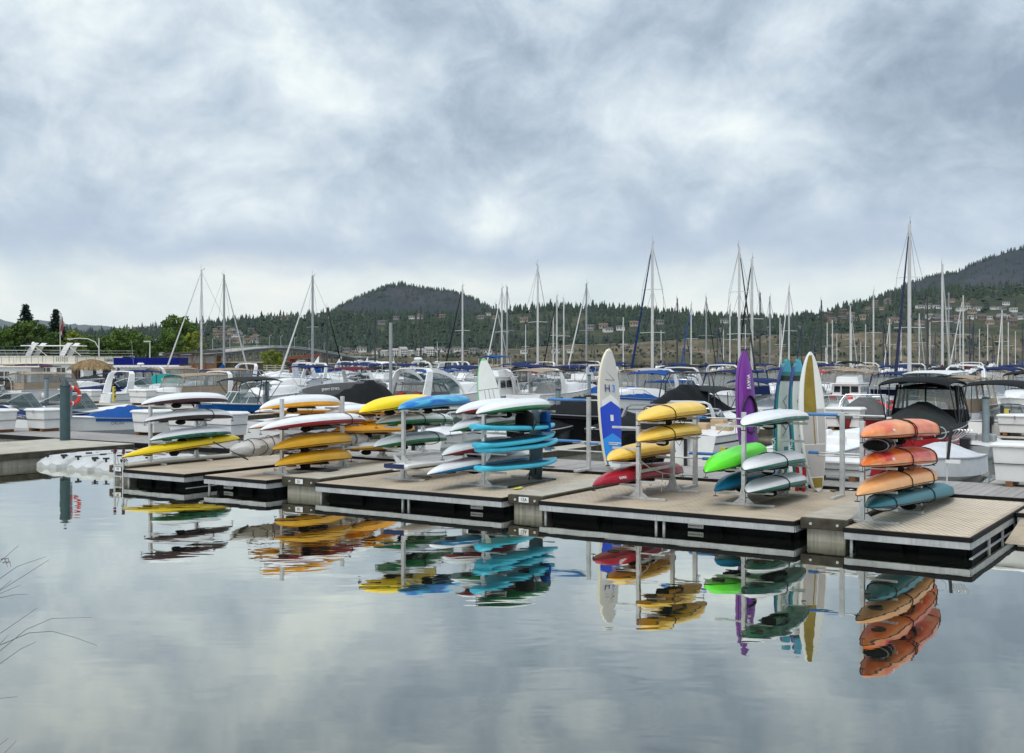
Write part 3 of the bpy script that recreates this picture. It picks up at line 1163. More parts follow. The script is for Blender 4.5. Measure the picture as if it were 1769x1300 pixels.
# ------------------------------------------------------------------ breakwater, pavilion, gate
g = G()
g.box(-48, -31.5, 160, 176, -1, 1.25)
g.box(-34, -16, 178, 184, -1, 0.9)
g.obj('breakwater_path', 'concrete_top', kind='structure')
fn = thing('wharf_railing', 'pale railing along the wharf in front of the bridge', 'railing', (-42, 160.3, 1.25))
for i in range(15):
    G().box(i * 1.15 - .06, i * 1.15 + .06, -.06, .06, 0, 1.1).obj('post', 'concrete_top', fn)
for z in (.45, .75, 1.04):
    G().box(0, 16.1, -.03, .03, z, z + .1).obj('rail', 'concrete_top', fn)
pv = thing('wharf_pavilion', 'open pavilion with dark sloping roof and brown walls beside the park trees', 'pavilion', on_water(338, 148, 1.4), (0, 0, .1))
G().loft([[(-3.6, -3, 2.35), (3.2, -3, 2.75), (3.2, 3, 2.75), (-3.6, 3, 2.35)], [(-3.6, -3, 2.6), (3.2, -3, 3.0), (3.2, 3, 3.0), (-3.6, 3, 2.6)]], True, True, True).obj('roof', 'roof_dark', pv)
for x in (-3.2, -1.6, 0, 1.5, 2.9):
    G().box(x - .09, x + .09, -2.6, -2.4, 0, 2.4).obj('post', 'timber_brown', pv)
G().box(-3.2, 2.9, 2, 2.2, 0, 2.3).obj('back_wall', 'timber_brown', pv)
G().box(-1.5, 2.9, -2.45, -2.38, 0, 1.3).obj('front_wall', 'timber_brown', pv)
for x in (-2.4, -.8, .75, 2.2):
    G().box(x - .7, x + .7, -2.52, -2.49, 1.3, 2.25).obj('glass_panel', 'vinyl', pv)
lw = thing('wharf_wall', 'plain grey brown wharf wall right of the pavilion', 'wall', on_water(400, 150, 1.0), (0, 0, 0))
G().box(-3.5, 4, 0, .4, -1, 1.75).obj('wall', 'timber_wet', lw)
G().box(-3.5, 4, -.08, .48, 1.753, 1.9).obj('coping', 'concrete_top', lw)
rg = thing('timber_gate', 'rust red timber gateway standing at the end of the breakwater', 'gate', on_water(522, 150, 0.3))
for x in (-1.5, .55):
    for y in (0, 1.6):
        G().box(x - .16, x + .16, y, y + .3, -1, 2.95).obj('post', mat('rust_timber', c255(122, 62, 44), 0.75, var=0.2), rg)
G().beam((-2.1, .9, 3.0), (2.2, .9, 3.5), 2.2, .34).obj('roof_beam', 'rust_timber', rg)
for x in (-1.5, .55):
    G().beam((x, .15, 2.2), (x + .8, .15, 3.0), .14).obj('brace', 'rust_timber', rg)


def lamp(px, Y, ytop, arm, label):
    p = on_water(px, Y, 1.2)
    h = EYE + (HZ - ytop) / FPX * Y - 1.2
    o = thing('street_lamp', label, 'street lamp', p)
    G().tube([(0, 0, 0), (0, 0, h)], .11, 8, .07).obj('pole', 'mast_white', o)
    if arm:
        G().tube([(0, 0, h * .72), (-.5, 0, h * .9), (-1.4, 0, h * .985), (-2.6, 0, h * 1.0), (-3.4, 0, h * .99)], .06, 6).obj('arm', 'mast_white', o)
        G().box(-4.0, -3.3, -.15, .15, h * .985 - .1, h * .985 + .06).obj('lamp_head', 'alu', o)
    else:
        G().box(-.75, .1, -.15, .15, h - .02, h + .12).obj('lamp_head', 'alu', o)


lamp(171, 148, 584, True, 'curved arm street lamp in front of the dark park trees')
lamp(259, 148, 590, False, 'straight lamp post with flat head in front of green park trees')
fl = thing('flagpole', 'white flagpole with limp red and white flag above the houseboats', 'flagpole', on_water(104, 132, 1.0))
hF = EYE + (HZ - 538) / FPX * 132 - 1.0
G().tube([(0, 0, 0), (0, 0, hF)], .07, 8, .04).obj('pole', 'mast_white', fl)
rings = []
for i in range(9):
    z = hF - .1 - i * .27
    rings.append([(.05 + .30 * j / 6 * (1 - .3 * i / 8), .16 * math.sin(j * 2.0 + i * .6), z - .12 * j) for j in range(7)])
fo = G().loft(rings).obj('flag', mat('flag_red', c255(140, 66, 66), 0.8), fl, True)
G().loft([[(x, y - .02, z) for x, y, z in r[2:5]] for r in rings]).obj('white_stripe', 'ink_white', fo, True)


# ================================================================== DOCKS IN FRONT
def st_of(px, py, z=DZ):
    Y = FPX * (EYE - z) / (py - HZ)
    p = Vector(((px - 884.5) / FPX * Y, Y)) - O0
    return p.dot(V), p.dot(U)


def platform(label, s0, s1, t0, t1, npan, side_l=True, side_r=True, plate=None, front_tubs=4, lower_r=False, tread='tread'):
    W, L = s1 - s0, t1 - t0
    o = thing('dock_platform', label, 'dock', D(s0, t0, DZ - .46), (0, 0, RZ), 'beige floating dock platforms')
    for i in range(npan):
        a, b = W * i / npan, W * (i + 1) / npan
        G().box(a + (.006 if i else 0), b - (.006 if i < npan - 1 else 0), 0, L, .39, .46).obj('deck_panel', 'deck_beige', o, bevel=.008)
    # raised treads, in alternating rows
    vs, fs = [], []
    zt = .4625 if tread == 'tread' else .467
    ny, nx = int(L / .115), int(W / .15)
    for j in range(ny):
        for i in range(nx):
            x = .08 + (W - .16) * (i + .25 + .5 * (j % 2)) / nx
            y = .07 + (L - .14) * j / ny
            b = len(vs)
            dx, dy = (.050, .012)
            vs += [(x - dx, y - dy, .46), (x + dx, y - dy, .46), (x + dx, y + dy, .46), (x - dx, y + dy, .46), (x - dx * .85, y - dy * .4, zt), (x + dx * .85, y - dy * .4, zt), (x + dx * .85, y + dy * .4, zt), (x - dx * .85, y + dy * .4, zt)]
            fs += [(b + 4, b + 5, b + 6, b + 7), (b, b + 1, b + 5, b + 4), (b + 1, b + 2, b + 6, b + 5), (b + 2, b + 3, b + 7, b + 6), (b + 3, b, b + 4, b + 7)]
    np_obj('treads', np.array(vs), np.array(fs), tread, parent=o, kind='stuff')
    G().box(-.03, W + .03, -.045, -.003, .365, .452).obj('rubber_bumper', 'rubber', o, bevel=.012)
    if side_l:
        G().box(-.045, -.003, -.003, L, .365, .452).obj('rubber_bumper', 'rubber', o)
    if side_r:
        G().box(W + .003, W + .045, -.003, L, .365, .452).obj('rubber_bumper', 'rubber', o)
    G().box(-.01, W + .01, -.03, .02, .235, .362).obj('edge_rail', 'alu_rail', o, bevel=.006)
    for sd, on, low in ((0, side_l, False), (1, side_r, lower_r)):
        if on:
            x = W if sd else 0
            G().box(x - .02, x + .03, .023, L, .235, .362).obj('edge_rail', 'alu_rail', o)
            if low:
                G().box(x - .02, x + .03, .05, L * .8, .02, .07).obj('lower_rail', 'alu_rail', o)
                for q in (.28, .5, .72):
                    G().box(x - .015, x + .02, L * q - .04, L * q + .04, .073, .232).obj('bracket', 'alu_rail', o)
    G().box(.05, W - .05, .45, L - .1, -.2, .388).obj('under_deck_shade', 'float_tub', o)  # dark box added to stand for the black shade between the tubs
    for i in range(front_tubs):
        w = W / front_tubs
        a = w * i + w * .12
        b = w * (i + 1) - w * .12
        tb = G().box(a, b, .32, L - .2, -.2, .225, .03).obj('float_tub', 'float_tub', o, bevel=.03)
        G().box(a - .03, b + .03, .27, .318, .02, .045).obj('tub_rim', 'tub_edge', tb)
    for x in ((.1, W * .5 - .09, W * .5 + .09) if front_tubs > 3 else (.1,)):
        G().box(x - .025, x + .025, .05, .09, .03, .232).obj('bracket', 'alu_rail', o)
    if plate:
        x = W * plate
        pl = G().box(x - .17, x + .17, .296, .316, .10, .195).obj('name_plate', 'plate_white', o)
        text('lettering', 'MARINE DOCK', .045, 'ink_black', pl, (x, .292, .148), (math.pi / 2, 0, 0))
    return o


def finger(label, s0, s1, t0, t1, sign=None, worn=False):
    W, L = s1 - s0, t1 - t0
    o = thing('dock_finger', label, 'dock', D(s0, t0, 0), (0, 0, RZ), 'narrow concrete dock fingers')
    G().box(.0, W, .0, L, .455, .478).obj('top_slab', 'concrete_top', o, bevel=.006)
    G().box(.06, W - .06, .06, L, -.3, .245).obj('concrete_float', 'concrete', o, bevel=.02)
    G().box(-.035, W + .035, -.05, .045, .248, .452).obj('front_beam', 'timber_wet', o, bevel=.012)
    for x in (-.035, W - .01):
        G().box(x, x + .045, .047, L, .248, .452).obj('side_beam', 'timber_wet', o, bevel=.01)
    for x in (W * .2, W * .8):
        b = G()
        b.tube([(x, -.05, .35), (x, -.075, .35)], .028, 8)
        b.obj('bolt', 'alu', o)
    if sign:
        x = W * .46
        pl = G().box(x - .13, x + .13, -.062, -.052, .30, .42).obj('number_plate', 'plate_white', o)
        text('lettering', sign, .105, 'ink_black', pl, (x, -.066, .36), (math.pi / 2, 0, 0))
    return o


platform('wide beige dock platform carrying the yellow and the green kayak racks', -5.97, -.16, -.22, 5.4, 2, plate=.62)
platform('beige dock platform carrying the teal paddleboard rack, second from the right group', -12.64, -6.98, -.25, 5.4, 3, plate=.84)
platform('beige dock platform under the yellow and wrapped kayaks', -16.41, -14.1, -.55, 5.4, 1, plate=.25, front_tubs=3)
platform('small beige dock platform at the left end under the long yellow kayak', -19.6, -17.1, -.65, 5.4, 1, front_tubs=3, lower_r=True)
platform('beige dock platform with strong tread pattern under the orange kayaks at the right', .92, 3.14, -.47, 5.4, 1, front_tubs=2, lower_r=True, tread='tread_pale')
platform('narrow beige dock platform piece at the right edge of the picture', 3.25, 6.5, 3.5, 5.4, 1, front_tubs=2)
finger('concrete dock finger with two bolts and no number, left of the orange kayaks', -.06, .82, 0, 5.4)
finger('concrete dock finger with the number plate 12A', -6.92, -6.04, 0, 5.4, '12A')
finger('concrete dock finger with the number plate G1 beside the yellow kayaks', -14.02, -12.74, 0, 5.4, 'G1')
finger('concrete dock finger with the number plate P3 behind the ladder', -20.45, -19.65, -.45, 5.4, 'P3')
finger('wide pale concrete dock finger at the far left edge', -31.0, -26.4, -6, 5.1)

# sloping launch ramp into the water beside the right platform
rp = thing('launch_ramp', 'beige launch ramp with tread strips sloping into the water at the right edge', 'ramp', D(3.3, 3.45, -.06), (0, 0, RZ))
G().loft([[(0, 0, .33), (3.1, 0, .33), (3.1, -3.0, -.16), (0, -3.0, -.16)], [(0, 0, .27), (3.1, 0, .27), (3.1, -3.0, -.22), (0, -3.0, -.22)]], True, True, True).obj('ramp_deck', 'deck_beige', rp)
g = G()
for j in range(22):
    for i in range(20):
        x, q = .1 + .15 * (i + .5 * (j % 2)), .02 + j / 23
        y, z = -3.0 * q, .335 - .49 * q
        g.quad((x, y, z), (x + .02, y, z), (x + .05, y - .07, z - .008), (x + .03, y - .07, z - .008))
g.obj('treads', 'tread', rp, kind='stuff')

# --- main walkway of separate grey planks
T0, T1w = 5.47, 8.2
wk = thing('plank_walkway', 'long grey plank walkway running behind all the kayak racks', 'walkway', D(-46, T0, 0), (0, 0, RZ))
LW = 60.0
pm = None
NP = 300
for i in range(NP):
    if pm is None:
        po = G().box(0, LW / NP - .010, 0, T1w - T0, .43, .475).obj('plank', 'plank_grey', wk)
        pm = po
    else:
        po = pm.copy()
        COL.objects.link(po)
    po.location = (i * LW / NP, 0, r_.uniform(-.002, .002))
G().box(0, LW, -.06, -.004, .30, .47).obj('edge_beam', 'rubber', wk)
G().box(0, LW, T1w - T0 + .004, T1w - T0 + .12, .25, .47).obj('edge_beam', 'timber_wet', wk)
G().box(0, LW, .02, T1w - T0 - .02, -.3, .41).obj('concrete_float', 'concrete', wk)


# ------------------------------------------------------------------ kayaks
def frame(A, B, roll=0.0, flip=False, up=Vector((0, 0, 1))):
    x = (B - A).normalized()
    y = up.cross(x).normalized()
    z = x.cross(y)
    M = Matrix((x, y, z)).transposed()
    M = M @ Matrix.Rotation(roll + (math.pi if flip else 0), 3, 'X')
    return M.to_euler()


def kayak(label, A, B, hull, deck, W=0.72, Dp=0.26, rock=0.10, roll=0.0, flip=True, cat='kayak', straps=(), logo=None, seam='black_plastic', up=Vector((0, 0, 1)), fine=2.3, group='kayaks on the racks', hatch=True, handle=True, name='kayak', ridge=True, band=None):
    L = (B - A).length
    rock *= .62 if flip else 1
    Dp *= .80 if flip else 1
    W *= .94
    mid = (A + B) / 2
    o = thing(name, label, cat, mid, frame(A, B, roll, flip, up), group)
    N = 29
    band = (1 if hull != deck else 0) if band is None else band

    def sec(q):
        w = W / 2 * max(0.0, 1 - abs(q) ** (fine if q < 0 else fine + .8)) ** .85 + .012
        d = Dp * max(0.0, 1 - abs(q) ** (3.4 if q < 0 else 6.5)) ** (.72 if q < 0 else .62) * (1 + .06 * q) + .012
        zs = rock * (abs(q) ** 1.8 - 1)
        return w, d, zs
    hr, dr = [], []
    for i in range(N):
        q = math.sin((i / (N - 1) * 2 - 1) * math.pi / 2)
        w, d, zs = sec(q)
        x = q * L / 2
        r = []
        for k in range(15):
            a = math.pi * k / 14
            cy = math.copysign(abs(math.cos(a)) ** .8, math.cos(a))
            sz = math.sin(a) ** .75
            if ridge:
                sz *= 1 - .05 * math.cos(6 * a)
            r.append((x, w * cy, zs - d * sz))
        nb = band
        hr.append(r[nb:15 - nb] if nb else r)
        crown = [(x, w * math.cos(math.pi * k / 8), zs + (.062 + .015 * math.cos(q * 2)) * (w / (W / 2)) ** .7 * math.sin(math.pi * k / 8)) for k in range(9)]
        dr.append((r[1:nb + 1][::-1] + crown + r[14 - nb:14][::-1]) if nb else crown)
    G().loft(hr).obj('hull', hull, o, True)
    G().loft(dr).obj('deck', deck, o, True)
    g = G()
    for sg in (1, -1):
        pts = []
        for i in range(N):
            q = math.sin((i / (N - 1) * 2 - 1) * math.pi / 2)
            w, d, zs = sec(q)
            pts.append((q * L / 2, sg * (w + .003), zs))
        g.tube(pts, .010, 5)
    g.obj('seam', seam, o)
    # cockpit: raised rim with a dark opening
    cz = -rock + .090
    rim = [(.46 * math.cos(a) + .05, .23 * math.sin(a), cz + .015 + .02 * math.cos(a)) for a in (2 * math.pi * k / 20 for k in range(20))]
    cr = G().tube(rim, .020, 6, closed=True).obj('cockpit_rim', 'black_plastic', o, True)
    G().loft([[(x, y, cz + .012) for x, y, z in rim], [(x * .9, y * .85, cz - .03) for x, y, z in rim]], True, False, True).obj('cockpit', 'rubber', cr)
    if flip:
        G().ball((-.38, 0, cz + .06), .13, 8, 6, 1.1, 1.3, .6).obj('seat', 'canvas_black', o, True)
        G().tube([(.3, W * .3, cz - .02), (.22, W * .2, cz + .16), (.1, W * .12, cz + .02)], .008, 4).obj('bungee', 'strap', o)
    if hatch:
        hx = -L * .3
        w, d, zs = sec(-.6)
        G().lathe([(.0, zs + .075), (.13, zs + .085), (.14, zs + .07), (.14, zs + .03)], 14, (hx, 0)).obj('hatch', 'black_plastic', o)
    if handle:
        for sg in (-1, 1):
            x = sg * (L / 2 - .02)
            g = G()
            g.tube([(x, 0, .01), (x + sg * .03, .0, .06), (x + sg * .01, 0, .10)], .006, 5)
            g.tube([(x + sg * .01, -.05, .10), (x + sg * .01, .05, .10)], .012, 6)
            g.obj('grab_handle', 'black_plastic', o)
    for q in straps:
        w, d, zs = sec(q)
        pts = []
        for k in range(18):
            a = 2 * math.pi * k / 18
            if math.sin(a) >= 0:
                pts.append((q * L / 2 + .03 * math.cos(a * 2), (w + .012) * math.copysign(abs(math.cos(a)) ** .8, math.cos(a)), zs - (d + .012) * math.sin(a) ** .75))
            else:
                pts.append((q * L / 2 + .03 * math.cos(a * 2), (w + .012) * math.cos(a), zs - .12 * math.sin(a)))
        G().tube(pts, .012, 5, closed=True).obj('strap', 'strap', o)
    if logo:
        s, q, size, m = logo
        w, d, zs = sec(q)
        # on the hull flank that faces the water side
        sg = 1 if flip else -1
        t_ = text('lettering', s, size, m, o, (q * L / 2, sg * (w * .93), zs - d * .50), (0, 0, 0))
        n = Vector((0, sg * .86, -.5)).normalized()
        xx = Vector((-1, 0, 0)) if not flip else Vector((1, 0, 0))
        xx = (xx - n * xx.dot(n)).normalized()
        yy = n.cross(xx)
        t_.rotation_euler = Matrix((xx, yy, n)).transposed().to_euler()
        t_.location = Vector((q * L / 2, sg * (w + .004), zs - d * .42)) + n * .012
    return o


KAY = []          # (rack, side, A, B, clearance) for the arms
mat('k_white', (0.74, 0.75, 0.76), 0.3, var=0.05, scuff=0.35)
mat('k_whitegrey', (0.60, 0.63, 0.64), 0.32, var=0.07, scuff=0.35)
mat('k_maroon', c255(70, 18, 26), 0.3, var=0.2, scuff=0.35)
mat('k_brown', c255(52, 28, 24), 0.3, var=0.2, scuff=0.35)
mat('k_red', c255(150, 18, 34), 0.3, var=0.14, scuff=0.35)
mat('k_crimson', c255(160, 22, 46), 0.3, var=0.14, scuff=0.35)
mat('k_green', c255(16, 122, 66), 0.3, var=0.16, scuff=0.35)
mat('k_teal', c255(10, 110, 96), 0.3, var=0.2, scuff=0.35)
mat('k_deepteal', c255(20, 110, 124), 0.34, var=0.14, scuff=0.35)
mat('k_yellow', c255(232, 200, 20), 0.3, var=0.08, scuff=0.35)
mat('k_bright_yellow', c255(250, 214, 10), 0.3, var=0.06, scuff=0.35)
mat('k_gold', c255(214, 160, 34), 0.34, var=0.10, scuff=0.35)
mat('k_pale_gold', c255(238, 196, 84), 0.34, var=0.10, scuff=0.35)
mat('k_orange_yellow', c255(236, 164, 20), 0.32, var=0.08, scuff=0.35)
mat('k_lime', c255(96, 226, 40), 0.3, var=0.08, scuff=0.35)
mat('k_blue', c255(22, 124, 176), 0.32, var=0.14, scuff=0.35)
mat('k_peach', c255(230, 168, 106), 0.36, var=0.10, scuff=0.35)
mat('k_board_teal', c255(62, 186, 216), 0.4, var=0.08)
mat_blend('k_sunset', [(0.30, c255(204, 70, 50)), (0.43, c255(228, 112, 66)), (0.53, c255(232, 134, 72)), (0.66, c255(238, 166, 112))], 1.5)
mat_blend('k_fire', [(0.36, c255(190, 30, 34)), (0.46, c255(212, 70, 52)), (0.56, c255(226, 124, 44)), (0.7, c255(222, 96, 70))], 1.6)
mat_blend('k_swirl', [(0.36, c255(14, 88, 170)), (0.46, c255(20, 140, 196)), (0.54, c255(86, 180, 204)), (0.62, c255(18, 112, 190))], 2.0, sx=0.35, dist=1.2)
mat_blend('k_tealdeck', [(0.40, c255(10, 84, 74)), (0.52, c255(22, 140, 120)), (0.64, c255(40, 90, 50))], 3.0)

RACKS = {}
for nm, a, b in (('L', (260, 802), (348, 795)), ('R', (487, 820), (570, 806)), ('W', (697, 829), (772, 812)), ('T', (836, 840), (908, 825)),
                 ('Y', (1103, 862), (1165, 849)), ('G', (1285, 873), (1340, 855)), ('O', (1490, 902), (1543, 884))):
    s_, t_ = st_of(*a)
    s2_, t2_ = st_of(*b)
    RACKS[nm] = (s_, t_, max(t2_, t_ + 1.6))

BED = {}


def K(rk, side, a, b, label, hull, deck, off=.43, **kw):
    s0 = RACKS[rk][0] + side * off
    A_, B_ = ray_s(a[0], a[1], s0), ray_s(b[0], b[1], s0)
    o = kayak(label, A_, B_, hull, deck, **kw)
    BED.setdefault(rk, []).append((side, A_, B_, kw.get('rock', .10), kw.get('flip', True)))
    return o


K('L', 1, (244, 699), (394, 693), 'white kayak with dark red underside, topmost on the leftmost rack', 'k_white', 'k_maroon', rock=.14)
K('L', 1, (250, 728), (402, 721), 'white kayak with dark brown underside, second from top on the leftmost rack', 'k_white', 'k_brown', rock=.13, straps=(.35,))
K('L', 1, (259, 761), (399, 748), 'white kayak with teal deck, third down on the leftmost rack', 'k_white', 'k_tealdeck', rock=.10)
K('L', 1, (211, 790), (414, 758), 'long slim yellow sea kayak, lowest on the leftmost rack', 'k_yellow', 'k_yellow', W=.58, Dp=.22, rock=.06)
K('R', -1, (449, 706), (588, 699), 'white kayak with yellow edge, topmost on the rack of yellow kayaks', 'k_white', 'k_orange_yellow', rock=.12, seam='k_orange_yellow', Dp=.3)
K('R', 1, (450, 743), (631, 727), 'long white kayak with red underside above the two golden yellow kayaks', 'k_white', 'k_red', rock=.12, straps=(.55,))
K('R', -1, (430, 740), (652, 728), 'white kayak with orange yellow edge half hidden behind the long white and red kayak', 'k_white', 'k_orange_yellow', rock=.12)
K('R', 1, (471, 777), (607, 762), 'golden yellow kayak right above its twin near the wrapped kayak', 'k_gold', 'k_gold', rock=.10, Dp=.3)
K('R', 1, (475, 805), (607, 791), 'golden yellow kayak lowest on its rack, beneath its twin', 'k_gold', 'k_gold', rock=.10, Dp=.3)
K('W', -1, (621, 713), (752, 700), 'bright yellow kayak next to the swirled blue kayak on top of the rack', 'k_bright_yellow', 'k_bright_yellow', rock=.14, Dp=.32, fine=2.8)
K('W', 1, (688, 707), (812, 697), 'swirled blue and turquoise kayak on top of its rack', 'k_swirl', 'k_blue', rock=.09, Dp=.27, fine=2.8)
K('W', -1, (650, 732), (782, 728), 'grey white kayak with green edge strapped just below the blue kayak', 'k_whitegrey', 'k_green', rock=.08, straps=(-.05, .5), Dp=.24, fine=3.2)
K('W', -1, (646, 772), (770, 759), 'grey white kayak with green edge, lower one above the navy tailed board', 'k_whitegrey', 'k_green', rock=.10, straps=(.5,), fine=3)
K('T', -1, (788, 714), (905, 703), 'white kayak with maroon edge beside the white and bright green kayak', 'k_white', 'k_red', rock=.10)
K('T', 1, (823, 715), (949, 703), 'white kayak with bright green edge on top of the teal board rack', 'k_white', 'k_green', rock=.10, W=.8)
K('T', -1, (778, 745), (902, 728), 'white kayak with green edge half hidden by the topmost teal board', 'k_whitegrey', 'k_green', rock=.11)
K('T', -1, (764, 787), (893, 768), 'white kayak with red edge beside the pair of teal boards', 'k_whitegrey', 'k_red', rock=.11)
K('T', -1, (738, 820), (918, 792), 'white kayak with blue edge, lowest beside the bottom teal board', 'k_white', 'k_blue', rock=.11, W=.76)
K('Y', 1, (1103, 727), (1216, 713), 'pale yellow kayak, topmost of the three stacked yellow ones, strapped', 'k_pale_gold', 'k_gold', rock=.07, Dp=.31, fine=3.2, straps=(-.35,))
K('Y', 1, (1102, 763), (1207, 748), 'pale yellow kayak, middle of the three stacked yellow ones', 'k_pale_gold', 'k_gold', rock=.09, Dp=.28, fine=3, straps=(-.3,))
K('Y', -1, (1050, 796), (1163, 779), 'pale yellow kayak just above the red one', 'k_pale_gold', 'k_gold', rock=.08, Dp=.30, fine=3)
K('Y', -1, (1025, 839), (1179, 815), 'long dark red kayak with white lettering, lowest on the yellow kayak rack', 'k_crimson', 'k_crimson', rock=.11, Dp=.30, fine=2.5, logo=('ELEMENT', -.62, .085, 'ink_white'))
K('G', 1, (1284, 735), (1389, 724), 'white kayak with teal deck on top of the rack beside the lime green kayak', 'k_white', 'k_tealdeck', rock=.13, Dp=.22, W=.8, fine=3)
K('G', -1, (1219, 816), (1320, 782), 'lime green kayak sticking out to the left of its rack', 'k_lime', 'k_lime', rock=.08, Dp=.33, fine=2.6)
K('G', 1, (1287, 812), (1383, 795), 'white kayak with teal edge and black strap, upper of the two white ones below', 'k_white', 'k_teal', rock=.07, Dp=.27, fine=3.4, straps=(-.1,))
K('G', -1, (1236, 848), (1345, 822), 'sky blue kayak below the lime green one', 'k_blue', 'k_deepteal', rock=.09, Dp=.30)
K('G', 1, (1292, 851), (1385, 831), 'white kayak with teal edge, lowest on the rack beside the sky blue kayak', 'k_white', 'k_teal', rock=.07, Dp=.25, fine=3.2, straps=(-.1,))
K('O', 1, (1490, 755), (1617, 748), 'orange and peach kayak with black straps, topmost on the right rack', 'k_sunset', 'k_sunset', rock=.07, Dp=.32, fine=2.8, straps=(-.18, -.13, .66), logo=('RIOT', -.62, .08, 'ink_white'), W=.74)
K('O', 1, (1490, 805), (1612, 795), 'red and orange kayak second from top on the right rack', 'k_fire', 'k_sunset', rock=.07, Dp=.31, fine=2.8, straps=(-.2, .6), logo=('RIOT', -.62, .08, 'ink_white'), W=.74)
K('O', 1, (1481, 856), (1614, 827), 'pale peach kayak between the red orange one and the teal one', 'k_peach', 'k_peach', rock=.12, Dp=.30, fine=2.3, straps=(-.15, .5))
K('O', 1, (1499, 877), (1640, 850), 'dark teal kayak, lowest on the right rack', 'k_deepteal', 'k_deepteal', rock=.05, Dp=.28, fine=4.0, straps=(-.72, .1))

# wrapped kayak: grey tarpaulin bundle tied with cord
s0 = RACKS['R'][0] - .43
A_, B_ = ray_s(399, 782, s0), ray_s(637, 760, s0)
BED['R'].append((-1, A_, B_, 0.0, True))
o = thing('wrapped_kayak', 'kayak bundled in crumpled grey tarpaulin and tied with cord', 'kayak', (A_ + B_) / 2, frame(A_, B_), 'kayaks on the racks')
L = (B_ - A_).length
rr = np.random.default_rng(4)
rings = []
for i in range(46):
    q = i / 45 * 2 - 1
    w = .36 * max(0, 1 - abs(q) ** 3.4) ** .6 + .05
    pinch = 1 - .16 * max(0, math.cos((i - 8) * 2 * math.pi / 9.3)) ** 3
    r = []
    for k in range(22):
        a = 2 * math.pi * k / 22
        fold = 1 + .05 * math.sin(5 * a + i * .9) + .04 * math.sin(9 * a - i * 1.7) + rr.normal(0, .022)
        sag = -.06 * abs(q) ** 2 if math.sin(a) < 0 else 0
        r.append((q * L / 2 + rr.normal(0, .006), w * pinch * fold * math.cos(a), .62 * w * pinch * fold * math.sin(a) + .12 + sag - .05 * q * q))
    rings.append(r)
G().loft(rings, True, True, True).obj('tarpaulin', 'tarp_grey', o, True)
for q, tw in ((-.78, .1), (-.70, -.15), (-.5, .2), (-.3, -.1), (.0, .1), (.45, .2), (.58, -.2), (.7, .15), (.84, -.1)):
    w = .36 * max(0, 1 - abs(q) ** 3.4) ** .6 + .075
    G().tube([(q * L / 2 + tw * math.cos(a), w * math.cos(a), .64 * w * math.sin(a) + .12 - .05 * q * q) for a in (2 * math.pi * k / 18 for k in range(18))], .010, 5, closed=True).obj('cord', 'strap', o)
pb = thing('paddle', 'black paddle blade hanging out below the wrapped kayak', 'paddle', ray_s(403, 781, s0 + .1), frame(ray_s(403, 781, s0 + .1), ray_s(434, 797, s0 + .1)))
G().loft([[(x, -w, 0), (x, 0, .012), (x, w, 0), (x, 0, -.012)] for x, w in ((-.5, .015), (0, .02), (.12, .06), (.3, .095), (.46, .09), (.55, .05), (.57, .01))], True, True, True).obj('blade', 'black_plastic', pb, True)
G().tube([(-.75, 0, 0), (-.45, 0, 0)], .016, 6).obj('shaft', 'black_plastic', pb)

# second rack row behind: white, orange and white kayaks between the two front racks
RACKS['M'] = (st_of(668, 795)[0], st_of(668, 795)[1] - .2, st_of(668, 795)[1] + 1.8)
K('M', 1, (560, 716), (690, 715), 'white kayak with orange deck on the rear rack left of the bright yellow kayak', 'k_white', 'k_orange_yellow', off=.1, rock=.12)
K('M', 1, (575, 745), (716, 742), 'orange yellow kayak on the rear rack behind the wrapped kayak', 'k_orange_yellow', 'k_orange_yellow', off=.1, rock=.02, Dp=.26)
K('M', 1, (590, 777), (700, 774), 'white kayak with tan underside lowest on the rear rack', 'k_whitegrey', 'k_gold', off=.1, rock=.09)
K('M', -1, (440, 712), (628, 713), 'white kayak with orange slatted underside on the rear rack behind the topmost white one', 'k_white', 'k_orange_yellow', off=.9, rock=.06, Dp=.2)


# ------------------------------------------------------------------ paddleboards
def outline(q, W, tail=.55, nose=.10, p=2.2):
    """half width of a board at q 0 tail .. 1 nose"""
    if q < .5:
        f = tail + (1 - tail) * math.sin(math.pi * q)
        f *= min(1, (q / .035) ** .5) if q < .035 else 1
    else:
        f = max(0.0, 1 - ((q - .5) / .5) ** p) ** .62
    return max(W / 2 * f, .01)


